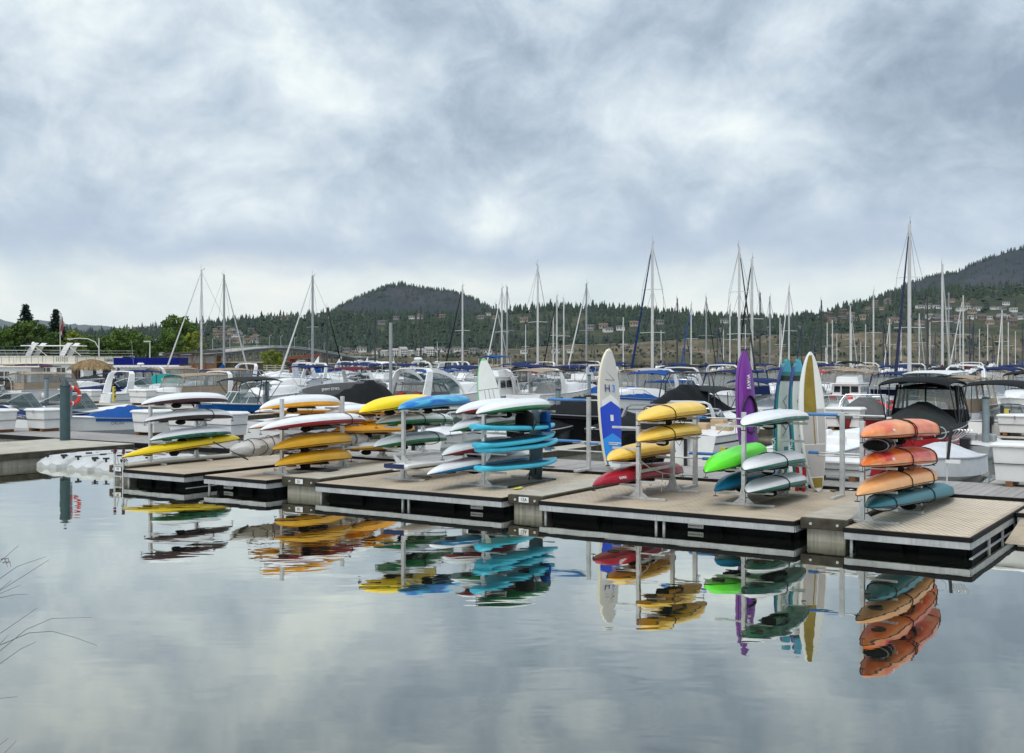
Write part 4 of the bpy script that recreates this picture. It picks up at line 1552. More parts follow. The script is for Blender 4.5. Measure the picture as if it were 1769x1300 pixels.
def board(label, A, nrm, top, W, T, m_side, m_top, cat='paddleboard', group='paddleboards', pad=None, fins=0, tail=.55, p=2.2, rocker=.10, side_band=None, decks=(), parent_cat=None):
    """A tail, top nose; nrm: direction the deck faces"""
    L = (top - A).length
    x = (top - A).normalized()
    z = (nrm - x * nrm.dot(x)).normalized()
    y = z.cross(x)
    o = thing('paddleboard', label, cat, A, Matrix((x, y, z)).transposed().to_euler(), group)
    N = 33
    rings, tp = [], []

    def rk(q):
        return rocker * (max(0, q - .55) / .45) ** 2 + rocker * .4 * (max(0, .2 - q) / .2) ** 2
    for i in range(N):
        q = .5 - .5 * math.cos(math.pi * i / (N - 1))
        w = outline(q, W, tail, p=p)
        t = T * (1 - .35 * max(0, q - .6) / .4)
        zc = rk(q)
        r = []
        for k in range(16):
            a = 2 * math.pi * k / 16
            cy = math.copysign(abs(math.cos(a)) ** .35, math.cos(a))
            sz = math.copysign(abs(math.sin(a)) ** .75, math.sin(a))
            r.append((q * L, w * cy, zc + t / 2 * sz))
        rings.append(r)
    G().loft(rings, True, True, True).obj('hull', m_side, o, True)

    def patch(q0, q1, wf, name, m, y0=-1, y1=1, chev=0.0, off=.004, flat=False, lab=None):
        rr_ = []
        for i in range(15):
            r = []
            for k in range(9):
                f = y0 + (y1 - y0) * k / 8
                q = q0 + (q1 - chev * abs(f) * 1.0 - q0) * i / 14
                w = outline(min(max(q, .02), .985), W, tail, p=p) * wf
                t = T * (1 - .35 * max(0, q - .6) / .4)
                crown = t / 2 * max(0.05, 1 - abs(f * wf) ** 5.0) ** .26
                r.append((q * L, w * f, rk(q) + crown + off))
            rr_.append(r)
        pb_ = G().loft(rr_).obj(name, m, o, True, label=lab)
        return pb_
    for d in decks:
        patch(*d)
    for i in range(fins):
        fx, fy = ((.12, 0), (.05, .16), (.05, -.16))[i]
        g = G()
        zf = -T / 2
        g.loft([[(L * fx - .10, fy - .008, zf), (L * fx + .10, fy - .008, zf), (L * fx + .10, fy + .008, zf), (L * fx - .10, fy + .008, zf)], [(L * fx - .14, fy - .005, zf - .13), (L * fx + .0, fy - .005, zf - .13), (L * fx + .0, fy + .005, zf - .13), (L * fx - .14, fy + .005, zf - .13)], [(L * fx - .15, fy - .003, zf - .2), (L * fx - .10, fy - .003, zf - .2), (L * fx - .10, fy + .003, zf - .2), (L * fx - .15, fy + .003, zf - .2)]], True, True, True)
        g.obj('fin', 'black_plastic' if fins > 1 else 'gel_white', o)
    o['_L'] = L
    return o, L


UP = Vector((0, 0, 1))
sT = RACKS['T'][0] + .50
mat('pad_dark', c255(30, 92, 110), 0.8, var=0.15)
for a, b, lb in (((819, 739), (956, 738), 'teal paddleboard, topmost of the four lying teal boards'), ((824, 771), (955, 753), 'teal paddleboard, second from the top of the lying teal boards'),
                 ((828, 779), (961, 764), 'teal paddleboard right beneath the second teal board'), ((827, 811), (960, 797), 'teal paddleboard, lowest of the lying teal boards, near the paddle')):
    A_, B_ = ray_s(*a, sT), ray_s(*b, sT)
    board(lb, A_, UP, B_, .76, .13, 'k_board_teal', 'pad_dark', decks=[(.08, .8, .82, 'deck_pad', 'pad_dark')], fins=1, rocker=.08, tail=.6, p=2.6)
    BED['T'].append((1, A_, B_, -.06, True))
sW = RACKS['W'][0] + .30
A_, B_ = ray_s(682, 805, sW), ray_s(835, 789, sW)
BED['W'].append((1, A_, B_, -.1, True))
wb, L_ = board('white board with navy squared tail and two upright white fins lying upside down', A_, -UP, B_, .70, .13, 'gel_white', 'gel_white', fins=0, tail=.86, p=2.0)
G().box(-.012, .0, -.30, .30, -.055, .06).obj('tail_block', 'gel_navy', wb)
G().box(-.012, .55, -.345, -.315, -.05, .05).obj('rail_band', 'gel_navy', wb)
for yy in (.14, -.14):
    G().loft([[(.25, yy - .01, -.06), (.5, yy - .01, -.06), (.5, yy + .01, -.06), (.25, yy + .01, -.06)], [(.16, yy - .006, -.16), (.33, yy - .006, -.16), (.33, yy + .006, -.16), (.16, yy + .006, -.16)], [(.10, yy - .004, -.27), (.18, yy - .004, -.27), (.18, yy + .004, -.27), (.10, yy + .004, -.27)]], True, True, True).obj('fin', 'gel_white', wb)


def stand(px0, py0, px1, py1, t0, t1=None):
    return ray_t(px0, py0, t0), ray_t(px1, py1, t0 + .25 if t1 is None else t1)


def toward(deg):
    """horizontal direction: 0 faces the camera, positive turns to the right"""
    a = math.radians(deg)
    return Vector((math.sin(a), -math.cos(a), 0))


mat('sup_cream', c255(226, 218, 192), 0.35, var=0.05)
mat('sup_grey', c255(196, 194, 188), 0.5, var=0.05)
mat('sup_blue', c255(16, 62, 186), 0.4, var=0.05)
mat('sup_light_blue', c255(36, 140, 226), 0.4, var=0.05)
mat('sup_olive', c255(136, 116, 34), 0.4, var=0.16, scale=6)
mat('sup_padgrey', c255(176, 172, 168), 0.75, var=0.06)
mat('sup_navy', c255(40, 58, 112), 0.4, var=0.06)
mat('sup_teal', c255(18, 132, 122), 0.4, var=0.06)
mat('sup_aqua', c255(64, 170, 196), 0.4, var=0.1)
mat('sup_mint', c255(120, 200, 140), 0.4, var=0.06)
mat('sup_white', c255(222, 224, 220), 0.4, var=0.05)
mat('sup_slate', c255(84, 104, 114), 0.5, var=0.08)
# blue and white board with the letters H3
A_, B_ = stand(1058, 812, 1047, 603, 5.7, 6.1)
ob, L_ = board('white paddleboard with blue arrow shaped lower half standing upright, marked H3', A_, toward(38), B_, .80, .15, 'sup_cream', 'sup_grey', tail=.62, p=2.6,
               decks=[(.02, .975, .93, 'deck_panel', 'sup_grey'), (.03, .62, .985, 'white_chevron', 'sup_white', -1, 1, .07, .006), (.03, .565, .96, 'blue_pad', 'sup_blue', -1, 1, .06, .009), (.03, .30, .96, 'light_blue_pad', 'sup_light_blue', -1, 1, .05, .012), (.02, .10, .80, 'white_tail', 'sup_white', -1, 1, .03, .015)])
for s, x_, m, sz, yo in (('H', .665, 'sup_navy', .30, .12), ('3', .668, 'sup_light_blue', .28, -.11)):
    text('lettering', s, sz, m, ob, (L_ * x_, yo, .15 / 2 + .02 + .01), (0, 0, -math.pi / 2), .003)
G().tube([(L_ * .74, .17, .095), (L_ * .74, -.17, .095), (L_ * .82, .17, .095), (L_ * .82, -.17, .095)], .006, 4).obj('bungee', 'strap', ob)
G().box(L_ * .40, L_ * .45, -.05, .05, .085, .10).obj('carry_handle', 'plate_white', ob)
# gold and white board
A_, B_ = stand(1411, 849, 1396, 608, st_of(1411, 849)[1], st_of(1411, 849)[1] + .1)
ob, L_ = board('white pointed board with olive upper half and grey lower pads standing upright', A_, toward(14), B_, .70, .13, 'sup_white', 'sup_white', tail=.34, p=2.0,
               decks=[(.56, .975, .76, 'olive_panel', 'sup_olive', -.34, .9), (.03, .10, .74, 'tail_panel', 'sup_olive'), (.11, .335, .84, 'grey_pad', 'sup_padgrey', -1, 1), (.345, .555, .84, 'grey_pad', 'sup_padgrey', -.26, 1), (.345, .59, .84, 'grey_pad', 'sup_padgrey', -1, -.34)])
G().box(L_ * .34, L_ * .56, -.012, .012, .066, .076).obj('stringer', 'sup_olive', ob)
# two teal and navy boards, seen on the rail
for (a, b, tt, lb) in (((1349, 842), (1353, 620), 5.2, 'navy and teal edged board standing upright, left one of the pair'), ((1384, 846), (1372, 620), 4.75, 'navy and teal edged board standing upright right beside the olive panelled board')):
    tt = st_of(*a)[1]
    A_, B_ = stand(*a, *b, tt, tt + .1)
    ob, L_ = board(lb, A_, toward(44), B_, .66, .16, 'sup_teal', 'sup_white', tail=.6, p=3.0, group='pair of navy and teal boards',
                   decks=[(.02, .86, .9, 'deck_panel', 'sup_white'), (.90, .99, .9, 'nose_panel', 'sup_aqua', -1, 1, 0, .006), (.83, .87, .95, 'black_band', 'black_plastic', -1, 1, 0, .012), (.1, .32, .5, 'teal_shape', 'sup_teal', -1, .2, 0, .008)])
    g = G()
    rr_ = []
    for i in range(13):
        q = .36 + .62 * i / 12
        w = outline(q, .66, .6, p=3.0)
        rk_ = .10 * (max(0, q - .55) / .45) ** 2
        rr_.append([(q * L_, (w + .004) * abs(math.cos(a_)) ** .35, rk_ + .08 * .9 * math.sin(a_)) for a_ in (-.9, -.45, 0.01, .45, .9)])
    g.loft(rr_).obj('navy_rail', 'sup_navy', ob, True)
    text('lettering', 'NAUTICA', .13, 'ink_white', ob, (L_ * .30, .343, .0), (-math.pi / 2, 0, 0), .004)
    g = G()
    pts = [(L_ * (.72 - .045 * k), (.12 if k % 2 else -.04), .10) for k in range(8)]
    g.tube(pts, .007, 4)
    g.obj('bungee', 'strap', ob)
# mint edged white board behind the teal boards
A_, B_ = stand(866, 800, 833, 620, 5.8, 6.0)
ob, L_ = board('white board with mint green edge leaning upright behind the teal board rack', A_, toward(20), B_, .72, .12, 'sup_mint', 'sup_white', tail=.6, p=2.2,
               decks=[(.02, .975, .93, 'deck_panel', 'sup_white')])
for yy in (-.13, 0, .13):
    G().box(L_ * .45, L_ * .88, yy - .006, yy + .006, .066, .070).obj('pin_line', 'sup_slate', ob)
G().box(L_ * .70, L_ * .70 + .014, -.30, .30, .066, .071).obj('pin_line', 'sup_slate', ob)
# slate board standing between the teal boards, with black fins
A_, B_ = ray_t(926, 826, 3.5), ray_t(926, 700, 3.6)
board('slate grey board standing upright behind the teal boards, fins at its foot', A_, toward(170), B_, .36, .10, 'sup_slate', 'sup_slate', tail=.9, p=5, fins=3, rocker=.0)
# purple kayak on end
A_, B_ = ray_t(1301, 836, 5.0), ray_t(1287, 603, 5.2)
mat('k_purple', c255(122, 48, 150), 0.32, var=0.08, scuff=0.35)
ko = kayak('purple kayak standing on end with a black oval hatch and white lettering', A_, B_, 'k_purple', 'k_purple', W=.56, Dp=.22, rock=.05, flip=False, up=toward(30), straps=(), fine=2.0)
text('lettering', 'WAVE', .13, 'ink_white', ko, (.85, .0, .060), (0, 0, math.pi), .02)
text('lettering', 'VAL', .13, 'ink_white', ko, (-.85, 0.0, .060), (0, 0, math.pi), .02)


# ------------------------------------------------------------------ racks
def rack(nm, label, H, sides, extra=(), pads=False, feet=(1, 1)):
    s, t0, t1 = RACKS[nm]
    zb = .475 if nm == 'M' else DZ
    o = thing('kayak_rack', label, 'rack', D(s, t0, zb), (0, 0, RZ), 'aluminium kayak racks')
    for y in (0, t1 - t0):
        G().box(-.045, .045, y - .045, y + .045, .02, H).obj('post', 'alu', o, bevel=.008)
        G().box(-.68 * feet[0], .68 * feet[1], y - .04, y + .04, .0, .055).obj('foot', 'alu', o, bevel=.008)
        for z_ in (.14, .30, .44):
            G().tube([(-.02, y - .06, z_), (-.02, y + .06, z_)], .016, 6).obj('bolt', 'steel', o)
        for sg in (-1, 1):
            G().loft([[(sg * .05, y - .012, .06), (sg * .24, y - .012, .06), (sg * .11, y - .012, .16), (sg * .05, y - .012, .40)], [(sg * .05, y + .012, .06), (sg * .24, y + .012, .06), (sg * .11, y + .012, .16), (sg * .05, y + .012, .40)]], True, True, True).obj('gusset', 'alu', o)
    G().box(-.03, .03, .05, t1 - t0 - .05, H * .30, H * .30 + .06).obj('brace', 'alu', o)
    levels = []
    for side, A_, B_, rock, flip in BED.get(nm, ()):
        a2, b2 = Vector((A_.x, A_.y)) - O0, Vector((B_.x, B_.y)) - O0
        ta, tb = a2.dot(U), b2.dot(U)
        for y, tt in ((0, t0), (t1 - t0, t1)):
            f = min(max((tt - ta) / max(.1, tb - ta), 0), 1)
            q = f * 2 - 1
            z = A_.z + (B_.z - A_.z) * f + .62 * rock * (1 - abs(q) ** 1.8) - .085 - zb
            levels.append((side, y, z))
    for side, y, z in levels + list(extra):
        if z < .1 or z > H + .3:
            continue
        z = min(z, H - .01)
        a = G().box(*((.047, .66) if side > 0 else (-.66, -.047)), y - .025, y + .025, z - .05, z)
        ao = a.obj('arm', 'alu', o, bevel=.006)
    return o


rack('L', 'aluminium rack at the left end holding the white kayaks and the long yellow one', 1.95, 1)
rack('R', 'aluminium rack holding the wrapped kayak and two golden yellow kayaks', 2.05, 1)
rack('W', 'aluminium rack under the bright yellow and the swirled blue kayak', 1.9, 1)
rack('T', 'aluminium rack holding the four lying teal paddleboards', 1.95, 1)
rack('Y', 'aluminium rack holding three pale yellow kayaks and a red one', 1.95, 1, extra=[(-1, 0, 1.62), (-1, 0, 1.15), (1, 0, .42)])
rack('G', 'aluminium rack holding the lime green, sky blue and white kayaks', 2.0, 1, extra=[(-1, 0, 1.72), (1, 2.0, 1.3)])
rack('O', 'aluminium rack at the right holding orange, peach and teal kayaks', 1.95, 1)
rack('M', 'aluminium rack standing in the rear row behind the wrapped kayak', 1.7, 1)


def pad_rack(px, py, H, arms, label, foot=-1):
    s, t = st_of(px, py, .475)
    o = thing('board_rack', label, 'rack', D(s, t, .475 if t > 5.4 else DZ), (0, 0, RZ), 'board racks with blue padded arms')
    G().box(-.05, .05, -.05, .05, .0, H).obj('post', 'alu', o, bevel=.008)
    G().box(-.045, .045, -.75, .1, .0, .06).obj('foot', 'alu', o, bevel=.008)
    for z, x0, x1, p0, p1 in arms:
        G().tube([(x0, 0, z), (x1, 0, z)], .02, 7).obj('arm', 'alu', o)
        G().tube([(p0, 0, z), (p1, 0, z)], .038, 9).obj('foam_pad', 'foam_blue', o, True)
    return o


pad_rack(1017, 812, 2.0, [(1.92, -1.35, .28, -1.3, -.1), (.78, -1.1, 1.0, -1.0, -.25), (.74, -.5, .9, -.12, .3), (.52, -1.6, 1.3, -1.4, -1.2)], 'board rack with blue padded arms left of the upright blue and white board')
pad_rack(1201, 835, 1.75, [(1.7, -1.6, 1.6, -.9, .3), (.82, -.2, 1.8, -.15, .9), (.70, -1.4, 1.0, .2, .8)], 'board rack with blue padded arms behind the yellow kayaks')
pad_rack(1455, 852, 1.92, [(1.86, -.85, .95, -.8, -.1), (.98, -.8, .9, -.78, -.55), (.92, -.6, 1.1, .9, 1.05)], 'board rack with blue padded arms right of the olive panelled board')

# gear hung on the racks
sO = RACKS['O'][0] + .4
gb = thing('gear_bag', 'black gear bag stuffed between the two upper orange kayaks', 'bag', ray_s(1518, 768, sO), (0, 0, RU))
gg_ = np.random.default_rng(5)
G().loft([[(x, .26 * math.cos(a) * f * (1 + gg_.normal(0, .06)), .11 * math.sin(a) * f * (1 + gg_.normal(0, .06))) for a in (2 * math.pi * k / 12 for k in range(12))] for x, f in ((-.35, .3), (-.3, .8), (-.1, 1), (.15, .95), (.32, .7), (.36, .2))], True, True, True).obj('bag_body', 'canvas_black', gb, True)
for x in (-.2, .05, .25):
    G().tube([(x, .24 * math.cos(a), .115 * math.sin(a)) for a in (2 * math.pi * k / 14 for k in range(14))], .012, 5, closed=True).obj('bag_strap', 'gel_grey', gb)
sY = RACKS['Y'][0]
q0, q1, q2 = ray_s(1103, 793, sY + .05), ray_s(1145, 817, sY + .3), ray_s(1200, 821, sY + .5)
rpo = thing('tie_rope', 'slack pale rope tied to the post of the yellow kayak rack', 'rope')
g = G()
g.tube([q0, q0.lerp(q1, .5) - Vector((0, 0, .05)), q1, q1.lerp(q2, .5) - Vector((0, 0, .02)), q2], .012, 6)
g.tube([q1, q1 - Vector((.02, 0, .25)), q1 - Vector((.03, 0, .42))], .010, 5)
g.tube([q0, q0 - Vector((-.06, .0, .18)), q0 - Vector((-.02, 0, .40))], .010, 5)
g.obj('rope', 'rope', rpo, True)
for i, (px_, py_, dz) in enumerate(((1110, 862, .0), (1030, 850, .0))):
    pass
hs = thing('clothes', 'red and white cloths hanging behind the white and teal kayaks', 'clothes', ray_t(1374, 806, 4.6), (0, 0, RZ))
for i, (x, m_) in enumerate(((-.75, 'canvas_red'), (-.55, 'ink_white'), (.0, 'canvas_red'), (.16, 'canvas_red'))):
    G().loft([[(x + .09 * k / 3, .03 * math.sin(k * 2 + j), -.1 * j) for k in range(4)] for j in range(7 if x >= 0 else 4)]).obj('cloth', m_, hs, True)
G().tube([(-.9, 0, .02), (.35, 0, .02)], .015, 6).obj('bar', 'alu', hs)


# ================================================================== SMALL THINGS ON THE DOCKS
def paddle(label, a, b, blade_m, z=.03):
    """a: blade end pixel, b: handle end pixel, on the deck"""
    pa, pb = st_of(*a), st_of(*b)
    A_, B_ = D(*pa, DZ + z), D(*pb, DZ + z)
    L = (B_ - A_).length
    o = thing('paddle', label, 'paddle', A_, frame(A_, B_), 'paddles lying on the docks')
    G().tube([(.42, 0, 0), (L, 0, 0)], .016, 7).obj('shaft', 'black_plastic', o)
    G().tube([(L, -.06, 0), (L, .06, 0)], .018, 7).obj('grip', 'black_plastic', o)
    G().loft([[(x, -w, 0), (x, 0, .012), (x, w, 0), (x, 0, -.012)] for x, w in ((0, .02), (.04, .07), (.15, .095), (.3, .07), (.42, .02), (.5, .015))], True, True, True).obj('blade', blade_m, o, True)
    return o


mat('blade_yellow', c255(226, 218, 70), 0.5)
paddle('yellow bladed paddle lying on the dock below the teal boards', (889, 846), (957, 829), 'blade_yellow')
paddle('black bladed paddle lying beside the yellow bladed one', (878, 843), (940, 832), 'black_plastic')
paddle('white bladed black paddle lying left of the orange kayaks', (1489, 846), (1438, 850), 'plate_white')
fp = thing('folded_mat', 'dark grey folded mat lying on the finger below the golden kayaks', 'mat', D(*st_of(545, 817), .48), (0, 0, RZ + .25))
gg = np.random.default_rng(2)
G().loft([[(x, y, .02 + .06 * max(0, 1 - abs(y) / .34) * max(0, 1 - abs(x) / .6) ** .5 + gg.normal(0, .006)) for y in np.linspace(-.33, .33, 9)] for x in np.linspace(-.62, .62, 13)]).obj('mat', 'canvas_charcoal', fp, True)
hoop = thing('rope_loop', 'thin dark rope loop lying by the tip of the lowest white and blue kayak', 'rope', D(*st_of(729, 824), DZ + .02), (0, 0, RZ))
G().tube([(.32 * math.cos(a), .12 * math.sin(a), 0) for a in (2 * math.pi * k / 22 for k in range(22))], .009, 5, closed=True).obj('rope', 'black_plastic', hoop)
# seats, life vest hanging inside the teal board rack
se = thing('folding_chair', 'black folding kayak seat hanging under the white and green kayak', 'seat', ray_t(906, 728, 2.2), (0, 0, RZ))
G().loft([[(-.28 * f, 0, z), (-.14 * f, .10, z), (.14 * f, .10, z), (.28 * f, 0, z), (.14 * f, -.06, z), (-.14 * f, -.06, z)] for z, f in ((-.25, .5), (-.15, .95), (.1, 1.0), (.22, .8), (.27, .4))], True, True, True).obj('seat_back', 'canvas_black', se, True)
G().tube([(.25, 0, -.2), (.36, 0, 0), (.25, 0, .22)], .015, 5).obj('strap', 'strap', se)
lv = thing('life_vest', 'bright blue life vest hanging at the right end of the teal board rack', 'life vest', ray_t(942, 727, 3.1), (0, 0, RZ))
G().loft([[(-.18 * f, 0, z), (-.1 * f, .07, z), (.1 * f, .07, z), (.18 * f, 0, z), (.1 * f, -.06, z), (-.1 * f, -.06, z)] for z, f in ((-.27, .7), (-.2, 1), (.0, .85), (.15, .95), (.24, .5))], True, True, True).obj('vest_body', 'canvas_blue', lv, True)
G().box(-.14, .14, -.065, -.05, -.05, -.01).obj('belt', 'strap', lv)
# ladder at the left end
sl_, tl_ = st_of(199, 812)
ld = thing('dock_ladder', 'aluminium dock ladder with dark red caps at the left end', 'ladder', D(-20.05, -.50, 0), (0, 0, RZ))
for x in (-.19, .19):
    G().tube([(x, 0, -.35), (x, 0, .80)], .032, 8).obj('side_rail', 'alu', ld)
    G().tube([(x, 0, .80), (x, .02, .93)], .042, 8).obj('cap', 'maroon_cap', ld)
    G().tube([(x + .06, .03, .7), (x + .12, .1, .3), (x + .15, .1, .05)], .02, 6).obj('brace', 'alu', ld)
for z in (-.15, .15, .45):
    G().tube([(-.19, 0, z), (.19, 0, z)], .022, 7).obj('rung', 'alu', ld)
# white jet ski floats
def float_dock(px, py, label, L=3.6):
    s, t = st_of(px, py, .12)
    o = thing('float_dock', label, 'float', D(s, t, 0), (0, 0, RZ), 'white modular float docks')
    rings = []
    for i in range(20):
        q = i / 19
        nose = min(1, (q / .16)) ** .6 if q < .16 else 1
        w = .70 * (.72 + .28 * nose)
        zt = .30 + .07 * math.sin(q * 3) - .16 * (1 - nose)
        dip = .07 * (1 if q < .75 else 0)
        r = [(-w, q * L, -.1), (-w - .02, q * L, .12), (-w * .9, q * L, zt), (-w * .5, q * L, zt + .02), (-w * .16, q * L, zt - dip), (w * .16, q * L, zt - dip), (w * .5, q * L, zt + .02), (w * .9, q * L, zt), (w + .02, q * L, .12), (w, q * L, -.1)]
        rings.append(r)
    G().loft(rings, True, True, True).obj('float_body', 'float_white', o, True)
    for x in (-.42, .42):
        for y in (.35, 1.3, 2.3, 3.2):
            g = G()
            g.tube([(x, y, .27), (x, y, .40)], .035, 7)
            g.tube([(x - .04, y - .09, .40), (x + .04, y + .09, .40)], .03, 7)
            g.obj('cleat', 'black_plastic', o)
    for y in (.7, 2.0):
        G().tube([(-.13, y, .31), (.13, y, .31)], .05, 8).obj('roller', 'black_plastic', o)
    return o


float_dock(80, 801, 'white float dock nearest the concrete finger, leftmost of three')
float_dock(133, 806, 'white float dock with black cleats, middle one of three')
float_dock(182, 810, 'white float dock beside the ladder, rightmost of three')


def dock_box(px, py, W, Dp, H, label, rot=0.0, latch=True, z=.475, px_is_row=None):
    p = D(*st_of(px, py, z), z) if px_is_row is None else on_row(px, px_is_row, z)
    o = thing('dock_box', label, 'dock box', p, (0, 0, RZ + rot), 'white dock storage boxes')
    for x in (-W * .3, W * .3):
        G().box(x - .08, x + .08, -Dp / 2 + .05, Dp / 2 - .05, 0, .12).obj('foot', 'timber_brown', o)
    G().box(-W / 2, W / 2, -Dp / 2, Dp / 2, .122, H - .1, .07).obj('box_body', 'box_white', o, bevel=.02)
    G().box(-W / 2 - .003, W / 2 + .003, -Dp / 2 - .003, Dp / 2 + .003, H * .52, H * .52 + .012).obj('seam', 'rubber', o)
    lid = G().loft([[(-W / 2 - .05, -Dp / 2 - .05, H - .098), (W / 2 + .05, -Dp / 2 - .05, H - .098), (W / 2 + .05, Dp / 2 + .05, H - .098), (-W / 2 - .05, Dp / 2 + .05, H - .098)],
                   [(-W / 2 - .05, -Dp / 2 - .05, H - .05), (W / 2 + .05, -Dp / 2 - .05, H - .05), (W / 2 + .05, Dp / 2 + .05, H - .05), (-W / 2 - .05, Dp / 2 + .05, H - .05)],
                   [(-W / 2 + .03, -Dp / 2 + .03, H), (W / 2 - .03, -Dp / 2 + .03, H + .02), (W / 2 - .03, Dp / 2 - .03, H + .02), (-W / 2 + .03, Dp / 2 - .03, H)]], True, True, True)
    lo = lid.obj('lid', 'box_white', o, bevel=.01)
    if latch:
        G().box(-.025, .025, -Dp / 2 - .085, -Dp / 2 - .055, H - .2, H - .06).obj('latch', 'steel', lo)
    return o


dock_box(76, 744, 1.25, .9, .95, 'white dock box with latch on dark red feet left of the green piling')
dock_box(-2, 746, 1.2, .9, .95, 'white dock box cut by the left edge of the picture')
dock_box(262, 751, 1.3, .9, 1.0, 'white dock box just behind the second white kayak on the leftmost rack', latch=False)
dock_box(331, 754, 1.7, .9, .85, 'long white dock box behind the middle of the leftmost rack', latch=False)
dock_box(392, 756, 1.4, .9, 1.0, 'white dock box behind the right ends of the leftmost kayaks', latch=False)
dock_box(1792, 840, 1.85, 1.0, 1.05, 'large white dock box with latch at the right edge on the planks')
dock_box(1446, 828, 1.6, .8, .55, 'low white dock box behind the right blue padded rack', latch=False)


def pile(px, Y, top, r, m, label, cap=True, group='harbour pilings'):
    p = on_water(px, Y, 0)
    h = EYE + (HZ - top) / FPX * Y
    o = thing('piling', label, 'piling', p, (0, 0, .3), group)
    G().tube([(0, 0, -1.5), (0, 0, h - (.28 if cap == 2 else .0))], r, 16).obj('pile_shaft', m, o, True)
    if cap == 2:
        G().lathe([(r * 1.08, h - .30), (r * 1.08, h - .25), (.015, h)], 16).obj('cap', 'pile_cap', o)
    elif cap:
        G().lathe([(r * 1.06, h - .05), (r * 1.06, h), (.01, h + .04)], 16).obj('cap', 'pile_cap', o)
    return o


pile(112.5, 43.0, 654, .185, 'pile_green', 'thick dark green piling with pointed cap at the left', 2)
pile(80.5, 72, 653, .125, 'pile_grey', 'grey piling behind the black and white speedboat')
pile(461, 66, 660, .135, 'pile_grey', 'grey piling right of the blue hulled boat')
pile(964, 46, 672, .10, 'pile_grey', 'grey piling in front of the red tented sailboat hull')
pile(1018, 64, 647, .095, 'pile_grey', 'grey piling left of the upright H3 board')
pile(1703, 41, 686, .125, 'pile_grey', 'grey piling right of the red hulled boat')
pile(675, 68, 557, .10, 'mast_alu', 'very tall pale metal piling above the bright yellow kayak', False)
pile(1427, 150, 600, .10, 'mast_white', 'short pale post among the far masts', False)
for px, Y, t_, h_, lb in ((197, 74, 667, 693, 'yellow painted dock post left of the arched white cruiser'), (1739, 46, 706, 746, 'yellow painted dock post beside the black pipe at the right'), (1250, 36.5, 772, 815, 'yellow painted dock post behind the lime green kayak')):
    o = thing('utility_post', lb, 'post', on_water(px, Y, EYE + (HZ - h_) / FPX * Y), (0, 0, RZ), 'yellow utility posts')
    hh = (h_ - t_) / FPX * Y
    G().box(-.09, .09, -.07, .07, 0, hh).obj('post', 'paint_yellow', o, bevel=.01)
    for q in (.3, .6, .85):
        G().box(.092, .14, -.05, .05, hh * q, hh * q + .08).obj('socket', 'black_plastic', o)
bp_ = thing('black_pipe', 'black upright pipe beside the yellow dock post at the right', 'pipe', on_water(1731, 46, -.5))
G().tube([(0, 0, 0), (0, 0, 2.15)], .07, 10).obj('pipe', 'black_plastic', bp_)
# life ring on the green piling
rp_ = on_water(125, 44.2, EYE + (HZ - 683) / FPX * 44.2)
lr = thing('life_ring', 'red life ring hanging behind the dark green piling', 'life ring', rp_, (0, 0, .9))
for k in range(4):
    a0, a1 = k * math.pi / 2 + .16, (k + 1) * math.pi / 2 - .16
    G().tube([(.30 * math.cos(a0 + (a1 - a0) * i / 8), 0, .30 * math.sin(a0 + (a1 - a0) * i / 8)) for i in range(9)], .075, 8).obj('ring_segment', 'ring_red', lr, True)
    G().tube([(.30 * math.cos(a), 0, .30 * math.sin(a)) for a in (a1 + .08, a1 + .16, a1 + .24)], .078, 8).obj('white_band', 'ink_white', lr, True)
G().box(-.05, .05, .08, .16, -.9, .5).obj('stand', 'gel_grey', lr)
# tool post right of the orange kayaks
tp = thing('rod_holder_post', 'thin pale post with a row of bent steel holders right of the orange kayaks', 'post', D(*st_of(1636, 845, .475), .475), (0, 0, RZ))
G().tube([(0, 0, 0), (0, 0, 1.1)], .018, 7).obj('pole', 'mast_white', tp)
G().box(-.02, .30, -.06, .06, .62, .70).obj('tray', 'box_white', tp)
G().tube([(.02, 0, .7), (.06, 0, 1.1), (.10, 0, 1.45)], .04, 7).obj('black_sleeve', 'black_plastic', tp)
G().tube([(-.16 + .14 * math.cos(a), 0, 1.32 + .14 * math.sin(a)) for a in (2 * math.pi * k / 16 for k in range(16))], .012, 5, closed=True).obj('hoop', 'steel', tp)
for i in range(5):
    G().tube([(.10 + .05 * i, 0, 1.22), (.18 + .07 * i, 0, 1.34), (.24 + .07 * i, 0, 1.42), (.28 + .07 * i, 0, 1.40)], .012, 5).obj('holder', 'steel', tp)


# ------------------------------------------------------------------ harbour docks behind
def far_dock(label, s0, s1, t, w=2.3, fingers=(), group='old concrete docks across the marina'):
    o = thing('harbour_dock', label, 'dock', D(s0, t, 0), (0, 0, RZ), group)
    L = s1 - s0
    G().box(0, L, 0, w, .36, .46).obj('deck_slab', 'concrete_top', o)
    G().box(0, L, .05, w - .05, -.3, .19).obj('concrete_float', 'concrete', o)
    for y in (-.06, w + .004):
        G().box(0, L, y, y + .056, .193, .452).obj('side_beam', 'timber_wet', o)
    return o


